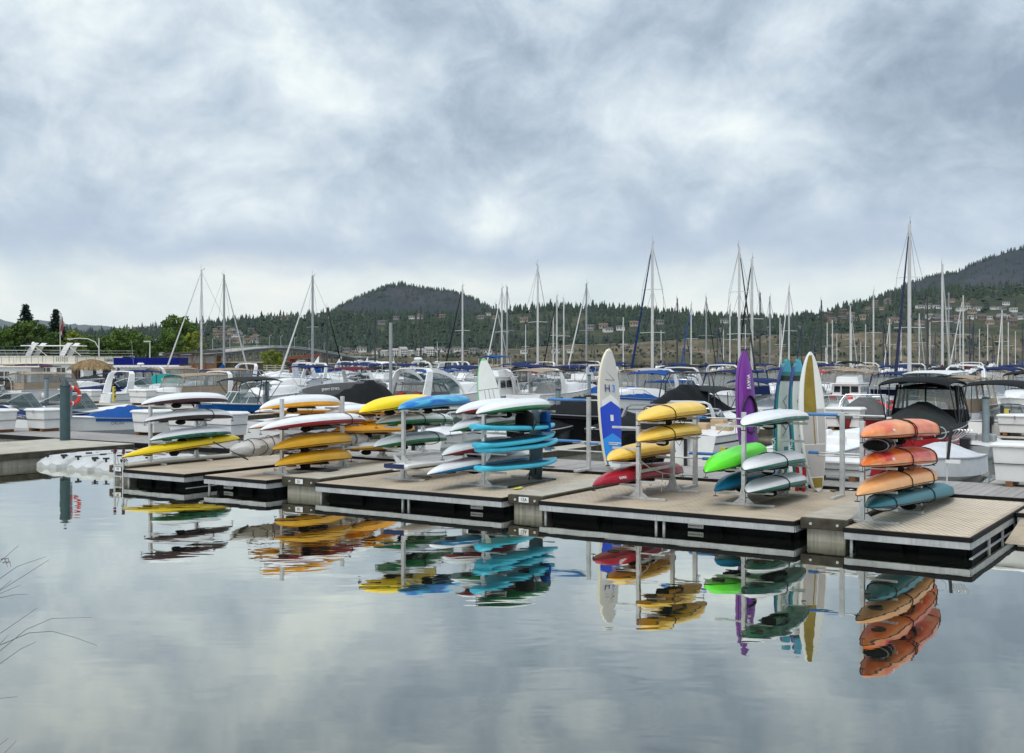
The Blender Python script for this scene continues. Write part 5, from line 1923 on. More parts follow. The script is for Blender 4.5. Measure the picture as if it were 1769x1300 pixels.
far_dock('old grey dock behind the first row of boats', -82, 14, 25.6, 2.4)
far_dock('old grey dock behind the second row of boats', -120, 30, 48.5, 2.4)
far_dock('old grey dock behind the third row of boats', -150, 40, 72, 2.4)
far_dock('old grey dock in the farthest row of boats', -170, 55, 95, 2.4)
FG = 0
for t_, ss in ((17.6, (-66, -57, -48, -39, -29, -20.5, -12, -3, 5.5)), (8.3, (-37.5, -29.2, -20.5, -13.3, -4.9, 1.7)), (28.2, (-72, -62, -53, -44, -34, -25, -15, -6, 4)), (40.5, (-62, -26, 9)),):
    for s in ss:
        ln = 6.2 if t_ == 8.3 else 7.9
        o = thing('slip_finger', 'narrow grey slip finger between moored boats', 'dock', D(s, t_, 0), (0, 0, RZ), 'slip fingers between the moored boats')
        G().box(0, .9, 0, ln, .34, .45).obj('deck_slab', 'concrete_top', o)
        G().box(.05, .85, .05, ln, -.3, .20).obj('concrete_float', 'concrete', o)
        G().box(-.05, -.003, 0, ln, .203, .442).obj('side_beam', 'timber_wet', o)
        G().box(.903, .95, 0, ln, .203, .442).obj('side_beam', 'timber_wet', o)
        G().box(-.05, .95, -.06, -.003, .203, .442).obj('end_beam', 'timber_wet', o)


# ================================================================== BOATS
class Hull:
    def __init__(s, L, B, fb, rise=.32, fine=2.2, q0=.35, rake=.09, transom=.92):
        s.L, s.B, s.fb, s.rise, s.fine, s.q0, s.rake, s.tr = L, B, fb, rise, fine, q0, rake, transom

    def bw(s, q):
        f = 1 if q < s.q0 else max(0.0, 1 - ((q - s.q0) / (1 - s.q0)) ** s.fine) ** .8
        if q < s.q0:
            f = s.tr + (1 - s.tr) * math.sin(q / s.q0 * math.pi / 2)
        return s.B / 2 * f + .02

    def zs(s, q):
        return s.fb * (1 + s.rise * q ** 1.8)

    def pt(s, q, side, zf):
        """point on the topsides: zf 0 waterline .. 1 sheer"""
        w = s.bw(q)
        z = s.zs(q)
        flare = .80 + .20 * zf ** .7 - .22 * (1 - zf) * q ** 3
        x = -s.L / 2 + s.L * q * (1 - s.rake * (1 - zf) * q ** 4)
        return (x, side * w * flare, z * zf)

    def mesh(s, N=22):
        rings = []
        for i in range(N):
            q = i / (N - 1)
            r = [s.pt(q, 1, f) for f in (1, .7, .4, .12)]
            kx = -s.L / 2 + s.L * q * (1 - s.rake * 1.5 * q ** 4)
            r.append((kx, s.bw(q) * .5 * (1 - q ** 4), -.22))
            r.append((kx, 0, -.34 + .4 * q ** 5))
            r.append((kx, -s.bw(q) * .5 * (1 - q ** 4), -.22))
            r += [s.pt(q, -1, f) for f in (.12, .4, .7, 1)]
            rings.append(r)
        g = G().loft(rings, False, True, True)
        return g

    def strip(s, z0, z1, q0=0.0, q1=.985, off=.008, N=20):
        g = G()
        for sd in (1, -1):
            rr = []
            for i in range(N):
                q = q0 + (q1 - q0) * i / (N - 1)
                a, b = s.pt(q, sd, z0), s.pt(q, sd, z1)
                rr.append([(a[0], a[1] + sd * off, a[2]), (b[0], b[1] + sd * off, b[2])])
            g.loft(rr)
        return g

    def deck(s, q0=0, q1=1, dz=-.015, crown=.06, N=18):
        rings = []
        for i in range(N):
            q = q0 + (q1 - q0) * i / (N - 1)
            w, x = s.bw(q) * .985, -s.L / 2 + s.L * q
            rings.append([(x, w * f, s.zs(q) + dz + crown * (1 - f * f)) for f in (-1, -.6, -.2, .2, .6, 1)])
        return G().loft(rings)

    def trunk(s, q0, q1, h, wf=.78, front=.5, back=.08, N=16, top=.82):
        """raised cabin: height h, long sloping front"""
        rings = []
        for i in range(N):
            f = i / (N - 1)
            q = q0 + (q1 - q0) * f
            hh = h * min(1, f / back if back else 1) ** .7 * (1 if f < 1 - front else max(0, 1 - ((f - 1 + front) / front) ** 1.7))
            w = s.bw(q) * wf
            x = -s.L / 2 + s.L * q
            z = s.zs(q)
            rings.append([(x, w, z - .03), (x, w * (.5 + top / 2), z + hh * .6), (x, w * top, z + hh * .92), (x, w * .4, z + hh * 1.03), (x, -w * .4, z + hh * 1.03), (x, -w * top, z + hh * .92), (x, -w * (.5 + top / 2), z + hh * .6), (x, -w, z - .03)])
        return G().loft(rings, False, True, True)


def canopy_roof(x0, x1, w0, w1, z0, z1, crown=.14, ends=.10, N=12, M=11):
    rings = []
    for i in range(N):
        f = i / (N - 1)
        x = x0 + (x1 - x0) * f
        w = w0 + (w1 - w0) * f
        drop = ends * (2 * f - 1) ** 4
        z = z0 + (z1 - z0) * f - drop
        sag = .02 * math.sin(f * 9.4) ** 2
        rings.append([(x, w * math.sin(a), z - crown * (1 - math.cos(a)) * 2.2 - sag * math.cos(a)) for a in np.linspace(-1.35, 1.35, M)])
    under = [[(x, y * .985, z - .035) for x, y, z in r] for r in rings]
    g = G().loft(rings)
    g.loft([r[::-1] for r in under])
    return g


def boat(label, pos, yaw, L, B, fb, feats, hull_m='gel_white', name='motor_boat', cat='motor boat', group='motor boats moored in the marina', deck_m='gel_white', hk=None, near=False):
    o = thing(name, label, cat, pos, (0, 0, yaw), group)
    H = Hull(L, B, fb, **(hk or {}))
    H.mesh().obj('hull', hull_m, o, True)
    H.deck().obj('deck', deck_m, o, True)
    g = G()
    for sd in (1, -1):
        g.tube([(lambda p: (p[0], p[1] + sd * .01, p[2]))(H.pt(i / 18, sd, .97)) for i in range(19)], .028, 5)
    g.obj('rub_rail', 'gel_grey', o)
    X = lambda q: -L / 2 + L * q
    for ft in feats:
        k, a = ft[0], ft[1:]
        if k == 'stripe':
            z0, z1, m = a[:3]
            H.strip(z0, z1, *(a[3:] or (0.0, .985))).obj('hull_stripe', m, o, True)
        elif k == 'bottom':
            H.strip(.0, .13, off=.010).obj('waterline_stripe', a[0], o, True)
        elif k == 'trunk':
            q0, q1, h = a[:3]
            t_ = H.trunk(q0, q1, h, *(a[3:])).obj('cabin', deck_m, o, True)
        elif k == 'ports':
            n, q0, q1, zf = a[:4]
            for i in range(n):
                q = q0 + (q1 - q0) * (i / max(1, n - 1))
                for sd in (1, -1):
                    c = H.pt(q, sd, zf)
                    d = H.pt(q + .02, sd, zf)
                    ang = math.atan2(d[1] - c[1], d[0] - c[0])
                    g = G()
                    pts = []
                    for j in range(12):
                        b = 2 * math.pi * j / 12
                        dx, dz = .19 * math.cos(b), .075 * math.sin(b)
                        pts.append((c[0] + dx * math.cos(ang), c[1] + dx * math.sin(ang) + sd * .012, c[2] + dz))
                    g.loft([pts, [(x, y + sd * .012, z) for x, y, z in pts]], True, True, True)
                    g.obj('porthole', 'glass_dark', o)
        elif k == 'screen':       # wrap-round windscreen: q of the front, height, length
            q, h, ln = a[:3]
            fr = a[3] if len(a) > 3 else 'steel'
            z = H.zs(q) + (a[4] if len(a) > 4 else .0)
            w = H.bw(q) * .74
            lo = [(X(q) - ln, w * 1.05, z - .02), (X(q) - ln * .45, w, z), (X(q) + .1, w * .5, z + .04), (X(q) + .2, 0, z + .05)]
            lo = lo + [(x, -y, zz) for x, y, zz in lo[-2::-1]]
            up = [(x - h * .85, y * .86, zz + h * (.55 if i in (0, len(lo) - 1) else 1)) for i, (x, y, zz) in enumerate(lo)]
            G().loft([lo, up]).obj('windscreen', 'windscreen', o)
            g = G()
            g.tube(up, .028, 5)
            for p, q_ in zip(lo, up):
                g.tube([p, q_], .02, 5)
            g.obj('windscreen_frame', fr, o)
        elif k == 'camper':       # canvas enclosure with clear panels
            q0, q1, h, m = a[:4]
            x0, x1 = X(q0), X(q1)
            z0 = H.zs((q0 + q1) / 2) + (a[4] if len(a) > 4 else 0)
            w = H.B / 2 * .88
            canopy_roof(x0 + .15, x1 - .35, w * .86, w * .82, z0 + h, z0 + h - .05, .10).obj('canopy_roof', m, o, True)
            sk = G()
            for sd in (1, -1):
                sk.loft([[(x0, sd * w, z0 - .05), (x1, sd * w * .95, z0 - .02)], [(x0 + .05, sd * w * .97, z0 + h * .34), (x1 - .1, sd * w * .92, z0 + h * .30)]])
            sk.loft([[(x0, -w, z0 - .05), (x0, w, z0 - .05)], [(x0 + .05, -w * .97, z0 + h * .34), (x0 + .05, w * .97, z0 + h * .34)]])
            sk.obj('canopy_skirt', m, o)
            n = 3
            for sd in (1, -1):
                for i in range(n):
                    f0, f1 = i / n + .02, (i + 1) / n - .02
                    A0 = Vector((x0 + .05, sd * w * .97, z0 + h * .34)).lerp(Vector((x1 - .1, sd * w * .92, z0 + h * .30)), f0)
                    A1 = Vector((x0 + .05, sd * w * .97, z0 + h * .34)).lerp(Vector((x1 - .1, sd * w * .92, z0 + h * .30)), f1)
                    B0 = Vector((x0 + .15, sd * w * .86, z0 + h * .86)).lerp(Vector((x1 - .5, sd * w * .8, z0 + h * .84)), f0)
                    B1 = Vector((x0 + .15, sd * w * .86, z0 + h * .86)).lerp(Vector((x1 - .5, sd * w * .8, z0 + h * .84)), f1)
                    G().quad(A0, A1, B1, B0).obj('window_panel', 'vinyl', o)
            for i in range(2):
                y0, y1 = (-w * .95, -.02) if i == 0 else (.02, w * .95)
                G().quad((x0 + .04, y0, z0 + h * .34), (x0 + .04, y1, z0 + h * .34), (x0 + .14, y1 * .88, z0 + h * .86), (x0 + .14, y0 * .88, z0 + h * .86)).obj('window_panel', 'vinyl', o)
                G().quad((x1 - .1, y0 * .95, z0 + h * .30), (x1 - .1, y1 * .95, z0 + h * .30), (x1 - .55, y1 * .85, z0 + h * .84), (x1 - .55, y0 * .85, z0 + h * .84)).obj('window_panel', 'vinyl', o)
            g = G()
            for sd in (1, -1):
                for f in (0, 1 / 3, 2 / 3, 1):
                    A0 = Vector((x0, sd * w, z0)).lerp(Vector((x1, sd * w * .95, z0)), f)
                    B0 = Vector((x0 + .15, sd * w * .86, z0 + h * .95)).lerp(Vector((x1 - .5, sd * w * .8, z0 + h * .9)), f)
                    if near:
                        G().tube([A0, B0], .045, 5).obj('canopy_pole', m, o)
                    else:
                        g.tube([A0, B0], .045, 5)
            g.tube([(x0 + .14, -w * .88, z0 + h * .86), (x0 + .14, w * .88, z0 + h * .86)], .04, 5)
            g.tube([(x0 + .1, 0, z0 + h * .3), (x0 + .14, 0, z0 + h * .95)], .035, 5)
            g.obj('canopy_frame', m, o)
        elif k == 'bimini':
            q0, q1, h, m = a[:4]
            x0, x1 = X(q0), X(q1)
            z0 = H.zs((q0 + q1) / 2)
            w = H.B / 2 * .92
            canopy_roof(x0, x1, w, w, z0 + h, z0 + h, .10, .16).obj('bimini_top', m, o, True)
            g = G()
            for sd in (1, -1):
                for f in (.05, .5, .95):
                    q_ = [((x0 + x1) / 2 + (f - .5) * .4, sd * w, z0), (x0 + (x1 - x0) * f, sd * w * .97, z0 + h - .28)]
                    if near:
                        G().tube(q_, .022, 5).obj('bimini_pole', a[4] if len(a) > 4 else 'steel', o)
                    else:
                        g.tube(q_, .018, 5)
            if not near:
                g.obj('bimini_frame', a[4] if len(a) > 4 else 'steel', o)
        elif k == 'cover':        # fitted cloth: ridge height h at q peak
            q0, q1, h, m, pk = a[:5]
            drop = a[5] if len(a) > 5 else .14
            rings = []
            for i in range(22):
                f = i / 21
                q = q0 + (q1 - q0) * f
                w = H.bw(q) * 1.03
                z = H.zs(q)
                hh = h * (math.sin(math.pi * min(1, f / pk) / 2) if f < pk else max(0, 1 - ((f - pk) / (1 - pk)) ** 1.3)) * (1 + .07 * math.sin(i * 1.9))
                rings.append([(X(q), w * y, z + (hh * (1 - abs(y) ** 1.4) if abs(y) < 1 else -.03 - drop)) for y in (-1.0, -.97, -.7, -.4, -.12, .12, .4, .7, .97, 1.0)])
            G().loft(rings, False, True, True).obj('boat_cover', m, o, True)
        elif k == 'arch':
            q, h, m = a[:3]
            rk = a[3] if len(a) > 3 else -.6
            wd = a[4] if len(a) > 4 else .35
            x, z, w = X(q), H.zs(q), H.bw(q) * .95
            path = [(0, 1.0, 0), (.45, .97, .55), (.8, .9, .88), (1, .7, 1.0), (1, 0, 1.02)]
            path = path + [(a_, -b, c) for a_, b, c in path[-2::-1]]
            rings = []
            for a_, b, c in path:
                px_, py_, pz_ = x + rk * a_, w * b, z + h * c
                ww = wd * (1.15 - .45 * a_)
                iy = -.05 if b > 0 else .05
                if abs(b) < .75:
                    rings.append([(px_ - ww / 2, py_, pz_), (px_ + ww / 2, py_, pz_), (px_ + ww / 2, py_, pz_ - .08), (px_ - ww / 2, py_, pz_ - .08)])
                else:
                    rings.append([(px_ - ww / 2, py_, pz_), (px_ + ww / 2, py_, pz_), (px_ + ww / 2, py_ + iy * 1.6, pz_ - .02), (px_ - ww / 2, py_ + iy * 1.6, pz_ - .02)])
            G().loft(rings, True, True, True).obj('arch', m, o)
        elif k == 'swoop':        # hardtop ribs running forward from the arch down to the deck
            q0, q1, h, m = a[:4]
            for sd in (1, -1):
                rings = []
                for i in range(14):
                    f = i / 13
                    q = q0 + (q1 - q0) * f
                    z = H.zs(q) + h * (1 - f ** 2.2) ** .8
                    y = sd * (H.bw(q) * (.66 + .26 * f))
                    rings.append([(X(q), y - .05, z), (X(q), y + .05, z), (X(q) - .02, y + .05, z - .30 + .1 * f), (X(q) - .02, y - .05, z - .30 + .1 * f)])
                G().loft(rings, True, True, True).obj('hardtop_rib', m, o, True)
                G().loft([[(X(q0 + (q1 - q0) * f), sd * H.bw(q0 + (q1 - q0) * f) * (.66 + .26 * f), H.zs(q0 + (q1 - q0) * f) + h * (1 - f ** 2.2) ** .8 * e + .02) for f in (.05, .25, .45, .65, .85)] for e in (.05, .92)]).obj('side_window', 'windscreen', o)
        elif k == 'tower':
            q, h, m = a[:3]
            x, z, w = X(q), H.zs(q), H.bw(q) * .95
            g = G()
            for dx in (0, -.75):
                g.tube([(x + dx + .2, w, z), (x + dx * .6 - .1, w * .95, z + h * .7), (x + dx * .5 - .35, w * .8, z + h), (x + dx * .5 - .35, -w * .8, z + h), (x + dx * .6 - .1, -w * .95, z + h * .7), (x + dx + .2, -w, z)], .035, 6)
            for sd in (1, -1):
                g.tube([(x - .2, sd * w * .97, z + h * .35), (x - .55, sd * w * .97, z + h * .4)], .03, 5)
            g.obj('tower', m, o, True)
        elif k == 'rail':
            q0, h = a[:2]
            g = G()
            pts = []
            for sd in (1, -1):
                pp = []
                for i in range(9):
                    q = q0 + (.99 - q0) * i / 8
                    p = H.pt(q, sd, 1)
                    pp.append((p[0] - .06, p[1] * .93, p[2] + h * min(1, i / 2 + .15)))
                    if i % 2 == 0 and i:
                        g.tube([(p[0] - .08, p[1] * .93, p[2] - .02), pp[-1]], .014, 4)
                pts.append(pp)
            g.tube(pts[0] + pts[1][::-1], .02, 5)
            g.obj('bow_rail', 'steel', o)
        elif k == 'hardtop':
            q0, q1, h, m = a[:4]
            x0, x1, z0, w = X(q0), X(q1), H.zs((q0 + q1) / 2), H.B / 2 * .82
            canopy_roof(x0, x1, w, w * .85, z0 + h, z0 + h - .08, .05, .06).obj('hardtop', m, o, True)
            for sd in (1, -1):
                G().loft([[(x0 + .2, sd * w * 1.02, z0 - .02), (x0 + .65, sd * w * 1.02, z0 - .02)], [(x0 + .1, sd * w * .9, z0 + h - .12), (x0 + .45, sd * w * .9, z0 + h - .12)]]).obj('side_post', m, o)
                G().quad((x0 + .7, sd * w, z0 + .1), (x1 - .05, sd * w * .95, z0 + .1), (x1 - .6, sd * w * .85, z0 + h - .15), (x0 + .5, sd * w * .9, z0 + h - .12)).obj('side_window', 'windscreen', o)
            G().quad((x1, -w * .95, z0 + .1), (x1, w * .95, z0 + .1), (x1 - .6, w * .82, z0 + h - .15), (x1 - .6, -w * .82, z0 + h - .15)).obj('front_window', 'windscreen', o)
        elif k == 'fly':          # flybridge house
            q0, q1, h, m = a[:4]
            x0, x1, z0, w = X(q0), X(q1), H.zs((q0 + q1) / 2), H.B / 2 * .80
            G().loft([[(x0, -w, z0 - .05), (x0, w, z0 - .05), (x0, w * .94, z0 + h), (x0, -w * .94, z0 + h)], [(x1, -w * .92, z0 - .05), (x1, w * .92, z0 - .05), (x1 - h * .45, w * .84, z0 + h), (x1 - h * .45, -w * .84, z0 + h)]], True, True, True).obj('deckhouse', deck_m, o, bevel=.05)
            for sd in (1, -1):
                for i in range(3):
                    f0, f1 = .06 + i * .29, .30 + i * .29
                    G().quad(*[(x0 + (x1 - x0 - h * .3) * f, sd * (w * (.985 - .05 * f) + .02 - (0 if zz < .5 else w * .035)), z0 + h * zz) for f, zz in ((f0, .42), (f1, .42), (f1, .84), (f0, .84))]).obj('cabin_window', 'glass_dark', o)
            G().quad((x1 - h * .17, -w * .8, z0 + h * .42), (x1 - h * .17, w * .8, z0 + h * .42), (x1 - h * .37, w * .74, z0 + h * .86), (x1 - h * .37, -w * .74, z0 + h * .86)).obj('front_window', 'glass_dark', o)
            G().quad((x0 - .02, -w * .25, z0 + h * .05), (x0 - .02, w * .3, z0 + h * .05), (x0 - .02, w * .3, z0 + h * .85), (x0 - .02, -w * .25, z0 + h * .85)).obj('cabin_door', 'glass_dark', o)
            for y0_, y1_ in ((-.85, -.35), (.42, .85)):
                G().quad((x0 - .02, w * y0_, z0 + h * .4), (x0 - .02, w * y1_, z0 + h * .4), (x0 - .02, w * y1_ * .97, z0 + h * .85), (x0 - .02, w * y0_ * .97, z0 + h * .85)).obj('cabin_window', 'glass_dark', o)
            G().box(x0 - .5, x1 - h * .5, -w * .98, w * .98, z0 + h + .003, z0 + h + .08).obj('roof', deck_m, o, bevel=.03)
            xx = x0 + (x1 - x0) * .45
            G().loft([[(x0 + .2, -w * .8, z0 + h + .083), (x0 + .2, w * .8, z0 + h + .083), (x0 + .2, w * .75, z0 + h + .55), (x0 + .2, -w * .75, z0 + h + .55)], [(xx + .6, -w * .6, z0 + h + .083), (xx + .6, w * .6, z0 + h + .083), (xx + .3, w * .6, z0 + h + .7), (xx + .3, -w * .6, z0 + h + .7)]], True, True, True).obj('flybridge', deck_m, o, bevel=.05)
            if m:
                canopy_roof(x0 - .1, xx + .5, w * .8, w * .8, z0 + h + 1.75, z0 + h + 1.75, .08, .1).obj('bimini_top', m, o, True)
                g = G()
                for sd in (1, -1):
                    for xq in (x0, xx + .4):
                        g.tube([(xq, sd * w * .78, z0 + h + .5), (xq, sd * w * .78, z0 + h + 1.55)], .02, 5)
                g.obj('bimini_frame', 'steel', o)
        elif k == 'motor':
            z = H.fb
            g = G()
            g.loft([[(-L / 2 - .12 - .3 * e, y, zz) for y, zz in ((-.16, z - .1), (.16, z - .1), (.18, z + .3), (-.18, z + .3))] for e in (0, 1)], True, True, True)
            g.box(-L / 2 - .25, -L / 2 - .12, -.06, .06, -.2, z - .1)
            g.obj('outboard_motor', 'outboard', o, bevel=.04)
        elif k == 'platform':
            G().box(-L / 2 - .6, -L / 2 + .02, -B * .40, B * .40, .18, .30).obj('swim_platform', deck_m, o, bevel=.03)
        elif k == 'seats':
            for q in a[0]:
                for y in (-B * .2, B * .2):
                    G().box(X(q) - .25, X(q) + .25, y - .28, y + .28, H.zs(q) - .1, H.zs(q) + .28).obj('seat', a[1], o, bevel=.06)
        elif k == 'radar':
            q, z = a[:2]
            G().lathe([(.05, z - .3), (.06, z), (.28, z + .02), (.3, z + .12), (.2, z + .2)], 12, (X(q), 0)).obj('radar_dome', 'gel_white', o, True)
        elif k == 'fender':
            for q, sd in a[0]:
                p = H.pt(q, sd, .95)
                G().ball((p[0], p[1] + sd * .12, p[2] - .45), .13, 8, 6, sz=2.2).obj('fender', a[1], o, True)
        elif k == 'antenna':
            q, z, h = a[:3]
            G().tube([(X(q), B * .3, z), (X(q) - .25, B * .3, z + h)], .012, 4).obj('antenna', 'mast_white', o)
        elif k == 'lettering':
            s_, q, zf, sz, m = a
            for sd in (1, -1):
                c = H.pt(q, sd, zf)
                d = H.pt(q + .03, sd, zf)
                ang = math.atan2(d[1] - c[1], d[0] - c[0])
                text('lettering', s_, sz, m, o, (c[0], c[1] + sd * .03, c[2]), (math.pi / 2, 0, ang + (math.pi if sd > 0 else 0)), .003)
    return o


def BT(px, t, fwd, label, L, B, fb, feats, dyaw=0.0, **kw):
    p = on_row(px, t, 0)
    o = boat(label, p, (RU if fwd else RU + math.pi) + math.radians(dyaw), L, B, fb, feats, near=t < 32, **kw)
    if t >= 29:
        o.scale = (.9, .9, .86)
    return o


# --- first row, moored to the walkway
BT(40, 13.0, True, 'white open motor boat with raked windscreen behind the dock box at the far left', 6.4, 2.4, .85, [('stripe', .25, .55, 'gel_black', .0, .8), ('screen', .62, .75, 1.5), ('cover', .02, .45, .4, 'canvas_navy', .5), ('seats', (.35,), 'gel_white'), ('bottom', 'gel_black')])
BT(128, 13.2, True, 'white bowrider with tall clear windscreen right behind the green piling', 6.3, 2.4, .85, [('screen', .66, .8, 1.7), ('cover', .0, .5, .35, 'canvas_navy', .4), ('bottom', 'gel_grey')])
BT(187, 11.6, False, 'white motor boat under a bright blue fitted cover', 5.8, 2.2, .78, [('cover', .04, .72, .55, 'canvas_blue', .38), ('stripe', .05, .36, 'gel_grey'), ('lettering', 'CALAIS', .55, .72, .2, 'gel_grey'), ('bottom', 'gel_grey')])
BT(560, 14.5, True, 'white cruiser hull hidden behind the golden kayak rack with sloping side windows', 7.2, 2.5, 1.0, [('trunk', .3, .9, .5), ('screen', .55, .6, 1.4), ('stripe', .6, .8, 'gel_black', .2, .9)])
BT(812, 13.0, True, 'white open boat behind the lower grey white kayaks', 6.4, 2.4, .9, [('screen', .6, .5, 1.2), ('stripe', .3, .5, 'gel_grey'), ('motor',)])
BT(1440, 13.0, True, 'plain white open boat with low sides behind the rack of blue padded arms', 6.6, 2.4, .95, [('seats', (.3, .55), 'gel_white'), ('bottom', 'gel_grey')])
BT(1622, 13.2, False, 'low boat under a draped silver grey tarpaulin at the right', 4.6, 1.9, .62, [('cover', .0, .985, .42, 'tarp_silver', .45, .5)], hull_m='tarp_silver')
BT(1000, 19.0, False, 'dark boat under a charcoal cover on a boat lift behind the H3 board', 7.0, 2.6, 1.1, [('cover', .0, .98, .85, 'canvas_black', .4), ('stripe', .1, .5, 'gel_black')], hull_m='gel_black')
BT(935, 16.5, True, 'dark boat under a black sloping cover right of the teal boards', 5.8, 2.3, .8, [('cover', .0, .98, .8, 'canvas_black', .25), ('motor',)], hull_m='gel_black')
BT(1090, 17.0, False, 'low black covered boat behind the topmost yellow kayak', 6.6, 2.4, .8, [('cover', .0, .98, .5, 'canvas_black', .5), ('arch', .3, .9, 'gel_grey', -.3, .2)], hull_m='gel_black')
BT(1250, 19.0, True, 'white fishing boat with low black railing behind the purple kayak', 6.4, 2.3, .8, [('rail', .05, .45), ('seats', (.35, .6), 'seat_tan'), ('motor',), ('stripe', .6, .68, 'gel_black')])
# --- second row
BT(22, 30, True, 'black and white speedboat with swept black canopy arch at the far left', 8.2, 2.7, 1.0, [('stripe', .52, .92, 'gel_black', .0, .9), ('stripe', .1, .3, 'gel_black', .1, .8), ('bimini', .08, .42, 1.25, 'canvas_black', 'mast_dark'), ('tower', .45, 1.3, 'mast_white'), ('screen', .60, .5, 1.6, 'mast_dark'), ('trunk', .55, .98, .28), ('ports', 1, .6, .6, .35)])
BT(104, 33.2, True, 'white cruiser with tan canvas enclosure and clear side windows', 9.2, 3.0, 1.25, [('camper', .03, .60, 1.45, 'canvas_tan', .1), ('screen', .66, .6, 1.6), ('trunk', .5, .95, .45), ('rail', .6, .5), ('platform',), ('fender', ((.2, -1), (.4, -1)), 'gel_white'), ('lettering', 'Bella', .1, .6, .3, 'gel_navy')])
BT(172, 33.5, False, 'white boat under a navy cover with navy sunshade above', 8.0, 2.8, 1.05, [('cover', .12, .98, .55, 'canvas_navy', .25), ('bimini', .10, .46, 1.7, 'canvas_navy'), ('fender', ((.5, 1), (.7, 1)), 'gel_white')])
BT(258, 33.0, True, 'white cruiser with tall arch and two oval portholes behind the leftmost rack', 9.4, 3.0, 1.2, [('trunk', .3, .97, .5), ('screen', .48, .65, 1.8, 'steel', .4), ('arch', .18, 1.75, 'gel_white', .45, .6), ('ports', 2, .60, .74, .78), ('stripe', .50, .55, 'gel_grey', .05, .95), ('platform',)])
BT(285, 38.5, True, 'cream cruiser with navy canopy and white radar arch behind the teal signboard', 8.6, 2.9, 1.3, [('trunk', .35, .97, .5), ('screen', .5, .8, 1.8), ('camper', .0, .4, 1.7, 'canvas_navy'), ('arch', .42, 1.9, 'gel_white', -.7, .3), ('radar', .2, 3.4), ('antenna', .2, 3.0, 2.6)])
BT(342, 31.2, False, 'white cruiser with grey brown canvas enclosure and slanted white arch', 9.6, 3.0, 1.2, [('camper', .22, .78, 1.55, 'canvas_tan', .05), ('trunk', .55, .96, .4), ('arch', .30, 1.75, 'gel_white', -.1, .45), ('rail', .6, .5), ('fender', ((.75, 1), (.8, 1)), 'black_plastic')])
BT(380, 37.5, False, 'white cruiser with taller tan canvas roof behind the slanted arch', 8.6, 2.9, 1.35, [('camper', .2, .7, 1.75, 'canvas_tan'), ('trunk', .55, .96, .5), ('rail', .6, .5)])
BT(412, 24.0, False, 'blue hulled bowrider with dark grey cover sagging over its tower', 6.8, 2.4, .85, [('screen', .62, .6, 1.4, 'gel_white'), ('tower', .42, 1.35, 'mast_dark'), ('bimini', .14, .60, 1.55, 'canvas_charcoal', 'mast_dark'), ('stripe', .55, .97, 'gel_blue'), ('bottom', 'gel_white')], hull_m='gel_navy')
BT(468, 33.5, True, 'white express cruiser with dark side window and pointed bow behind the grey piling', 8.2, 2.8, 1.15, [('trunk', .3, .98, .6), ('screen', .46, .55, 1.6, 'steel', .4), ('stripe', .5, .54, 'gel_grey', .0, .95), ('ports', 2, .56, .68, .86), ('rail', .6, .4), ('lettering', 'SEA', .15, .5, .2, 'gel_grey')])
BT(438, 42, True, 'white motor boat with blue canvas sides and open steel canopy frame', 7.6, 2.7, 1.1, [('cover', .05, .6, .7, 'canvas_blue', .4), ('bimini', .1, .45, 1.6, 'canvas_blue'), ('tower', .55, 1.7, 'steel'), ('screen', .62, .5, 1.4)])
BT(600, 22.5, False, 'black covered boat on a lift carrying a dark grey board', 7.6, 2.6, 1.0, [('cover', .0, .75, 1.35, 'canvas_black', .35), ('stripe', .1, .9, 'gel_black')], hull_m='gel_black')
p = on_row(592, 22.5, 0)
bq, bl = board('dark grey paddleboard with white lettering lying on the black covered boat', Vector((p.x + 2.0, p.y + 2.4, 2.02)), Vector((.3, -1, .35)), Vector((p.x - 2.0, p.y - 1.5, 1.82)), .72, .14, 'gel_grey', 'gel_grey', decks=[(.02, .97, .9, 'deck_panel', 'canvas_grey')], group='paddleboards')
text('lettering', 'JIMMY STYKS', .19, 'ink_white', bq, (bl * .66, 0, .105), (0, 0, math.pi))
lt = thing('boat_lift', 'white boat lift frame around the black covered boat', 'boat lift', on_row(604, 22.5, 0), (0, 0, RZ))
for x in (-1.9, 1.9):
    for y in (-2.2, 2.2):
        G().box(x - .06, x + .06, y - .06, y + .06, -1, 1.15).obj('post', 'alu', lt)
    G().box(x - .05, x + .05, -2.6, 2.6, .78, .92).obj('side_beam', 'alu', lt)
BT(655, 40, True, 'white sport cruiser with maroon sunshade behind the tall metal piling', 9.0, 3.0, 1.25, [('trunk', .3, .96, .6), ('screen', .5, .6, 1.6, 'steel', .35), ('arch', .28, 2.0, 'gel_white', -.9, .45), ('bimini', .0, .32, 2.1, 'canvas_maroon'), ('rail', .6, .5), ('stripe', .6, .64, 'gel_grey', .05, .95)])
BT(668, 52, True, 'white flybridge boat with pale windscreen behind the maroon sunshade', 8, 2.7, .95, [('fly', .3, .72, .9, 'gel_white'), ('rail', .55, .6), ('bottom', 'gel_navy')])
BT(772, 36.5, True, 'big white cruiser with curved tall arch behind the blue and yellow kayaks', 10.8, 3.4, 1.35, [('trunk', .36, .98, .7), ('screen', .55, .55, 1.8, 'steel', .5), ('arch', .10, 2.0, 'gel_white', .75, .75), ('swoop', .17, .50, 1.95, 'gel_white'), ('camper', .12, .36, 1.0, 'canvas_grey'), ('rail', .55, .6), ('seats', (.12,), 'gel_red'), ('radar', .2, 3.9), ('stripe', .56, .6, 'gel_grey', .02, .95), ('platform',)])
BT(765, 58, True, 'low white boat with broad sky blue sunshade above', 8.4, 3.0, 1.0, [('bimini', .02, .9, 1.8, 'canvas_blue'), ('rail', .1, .6), ('seats', (.3, .6), 'gel_white')])
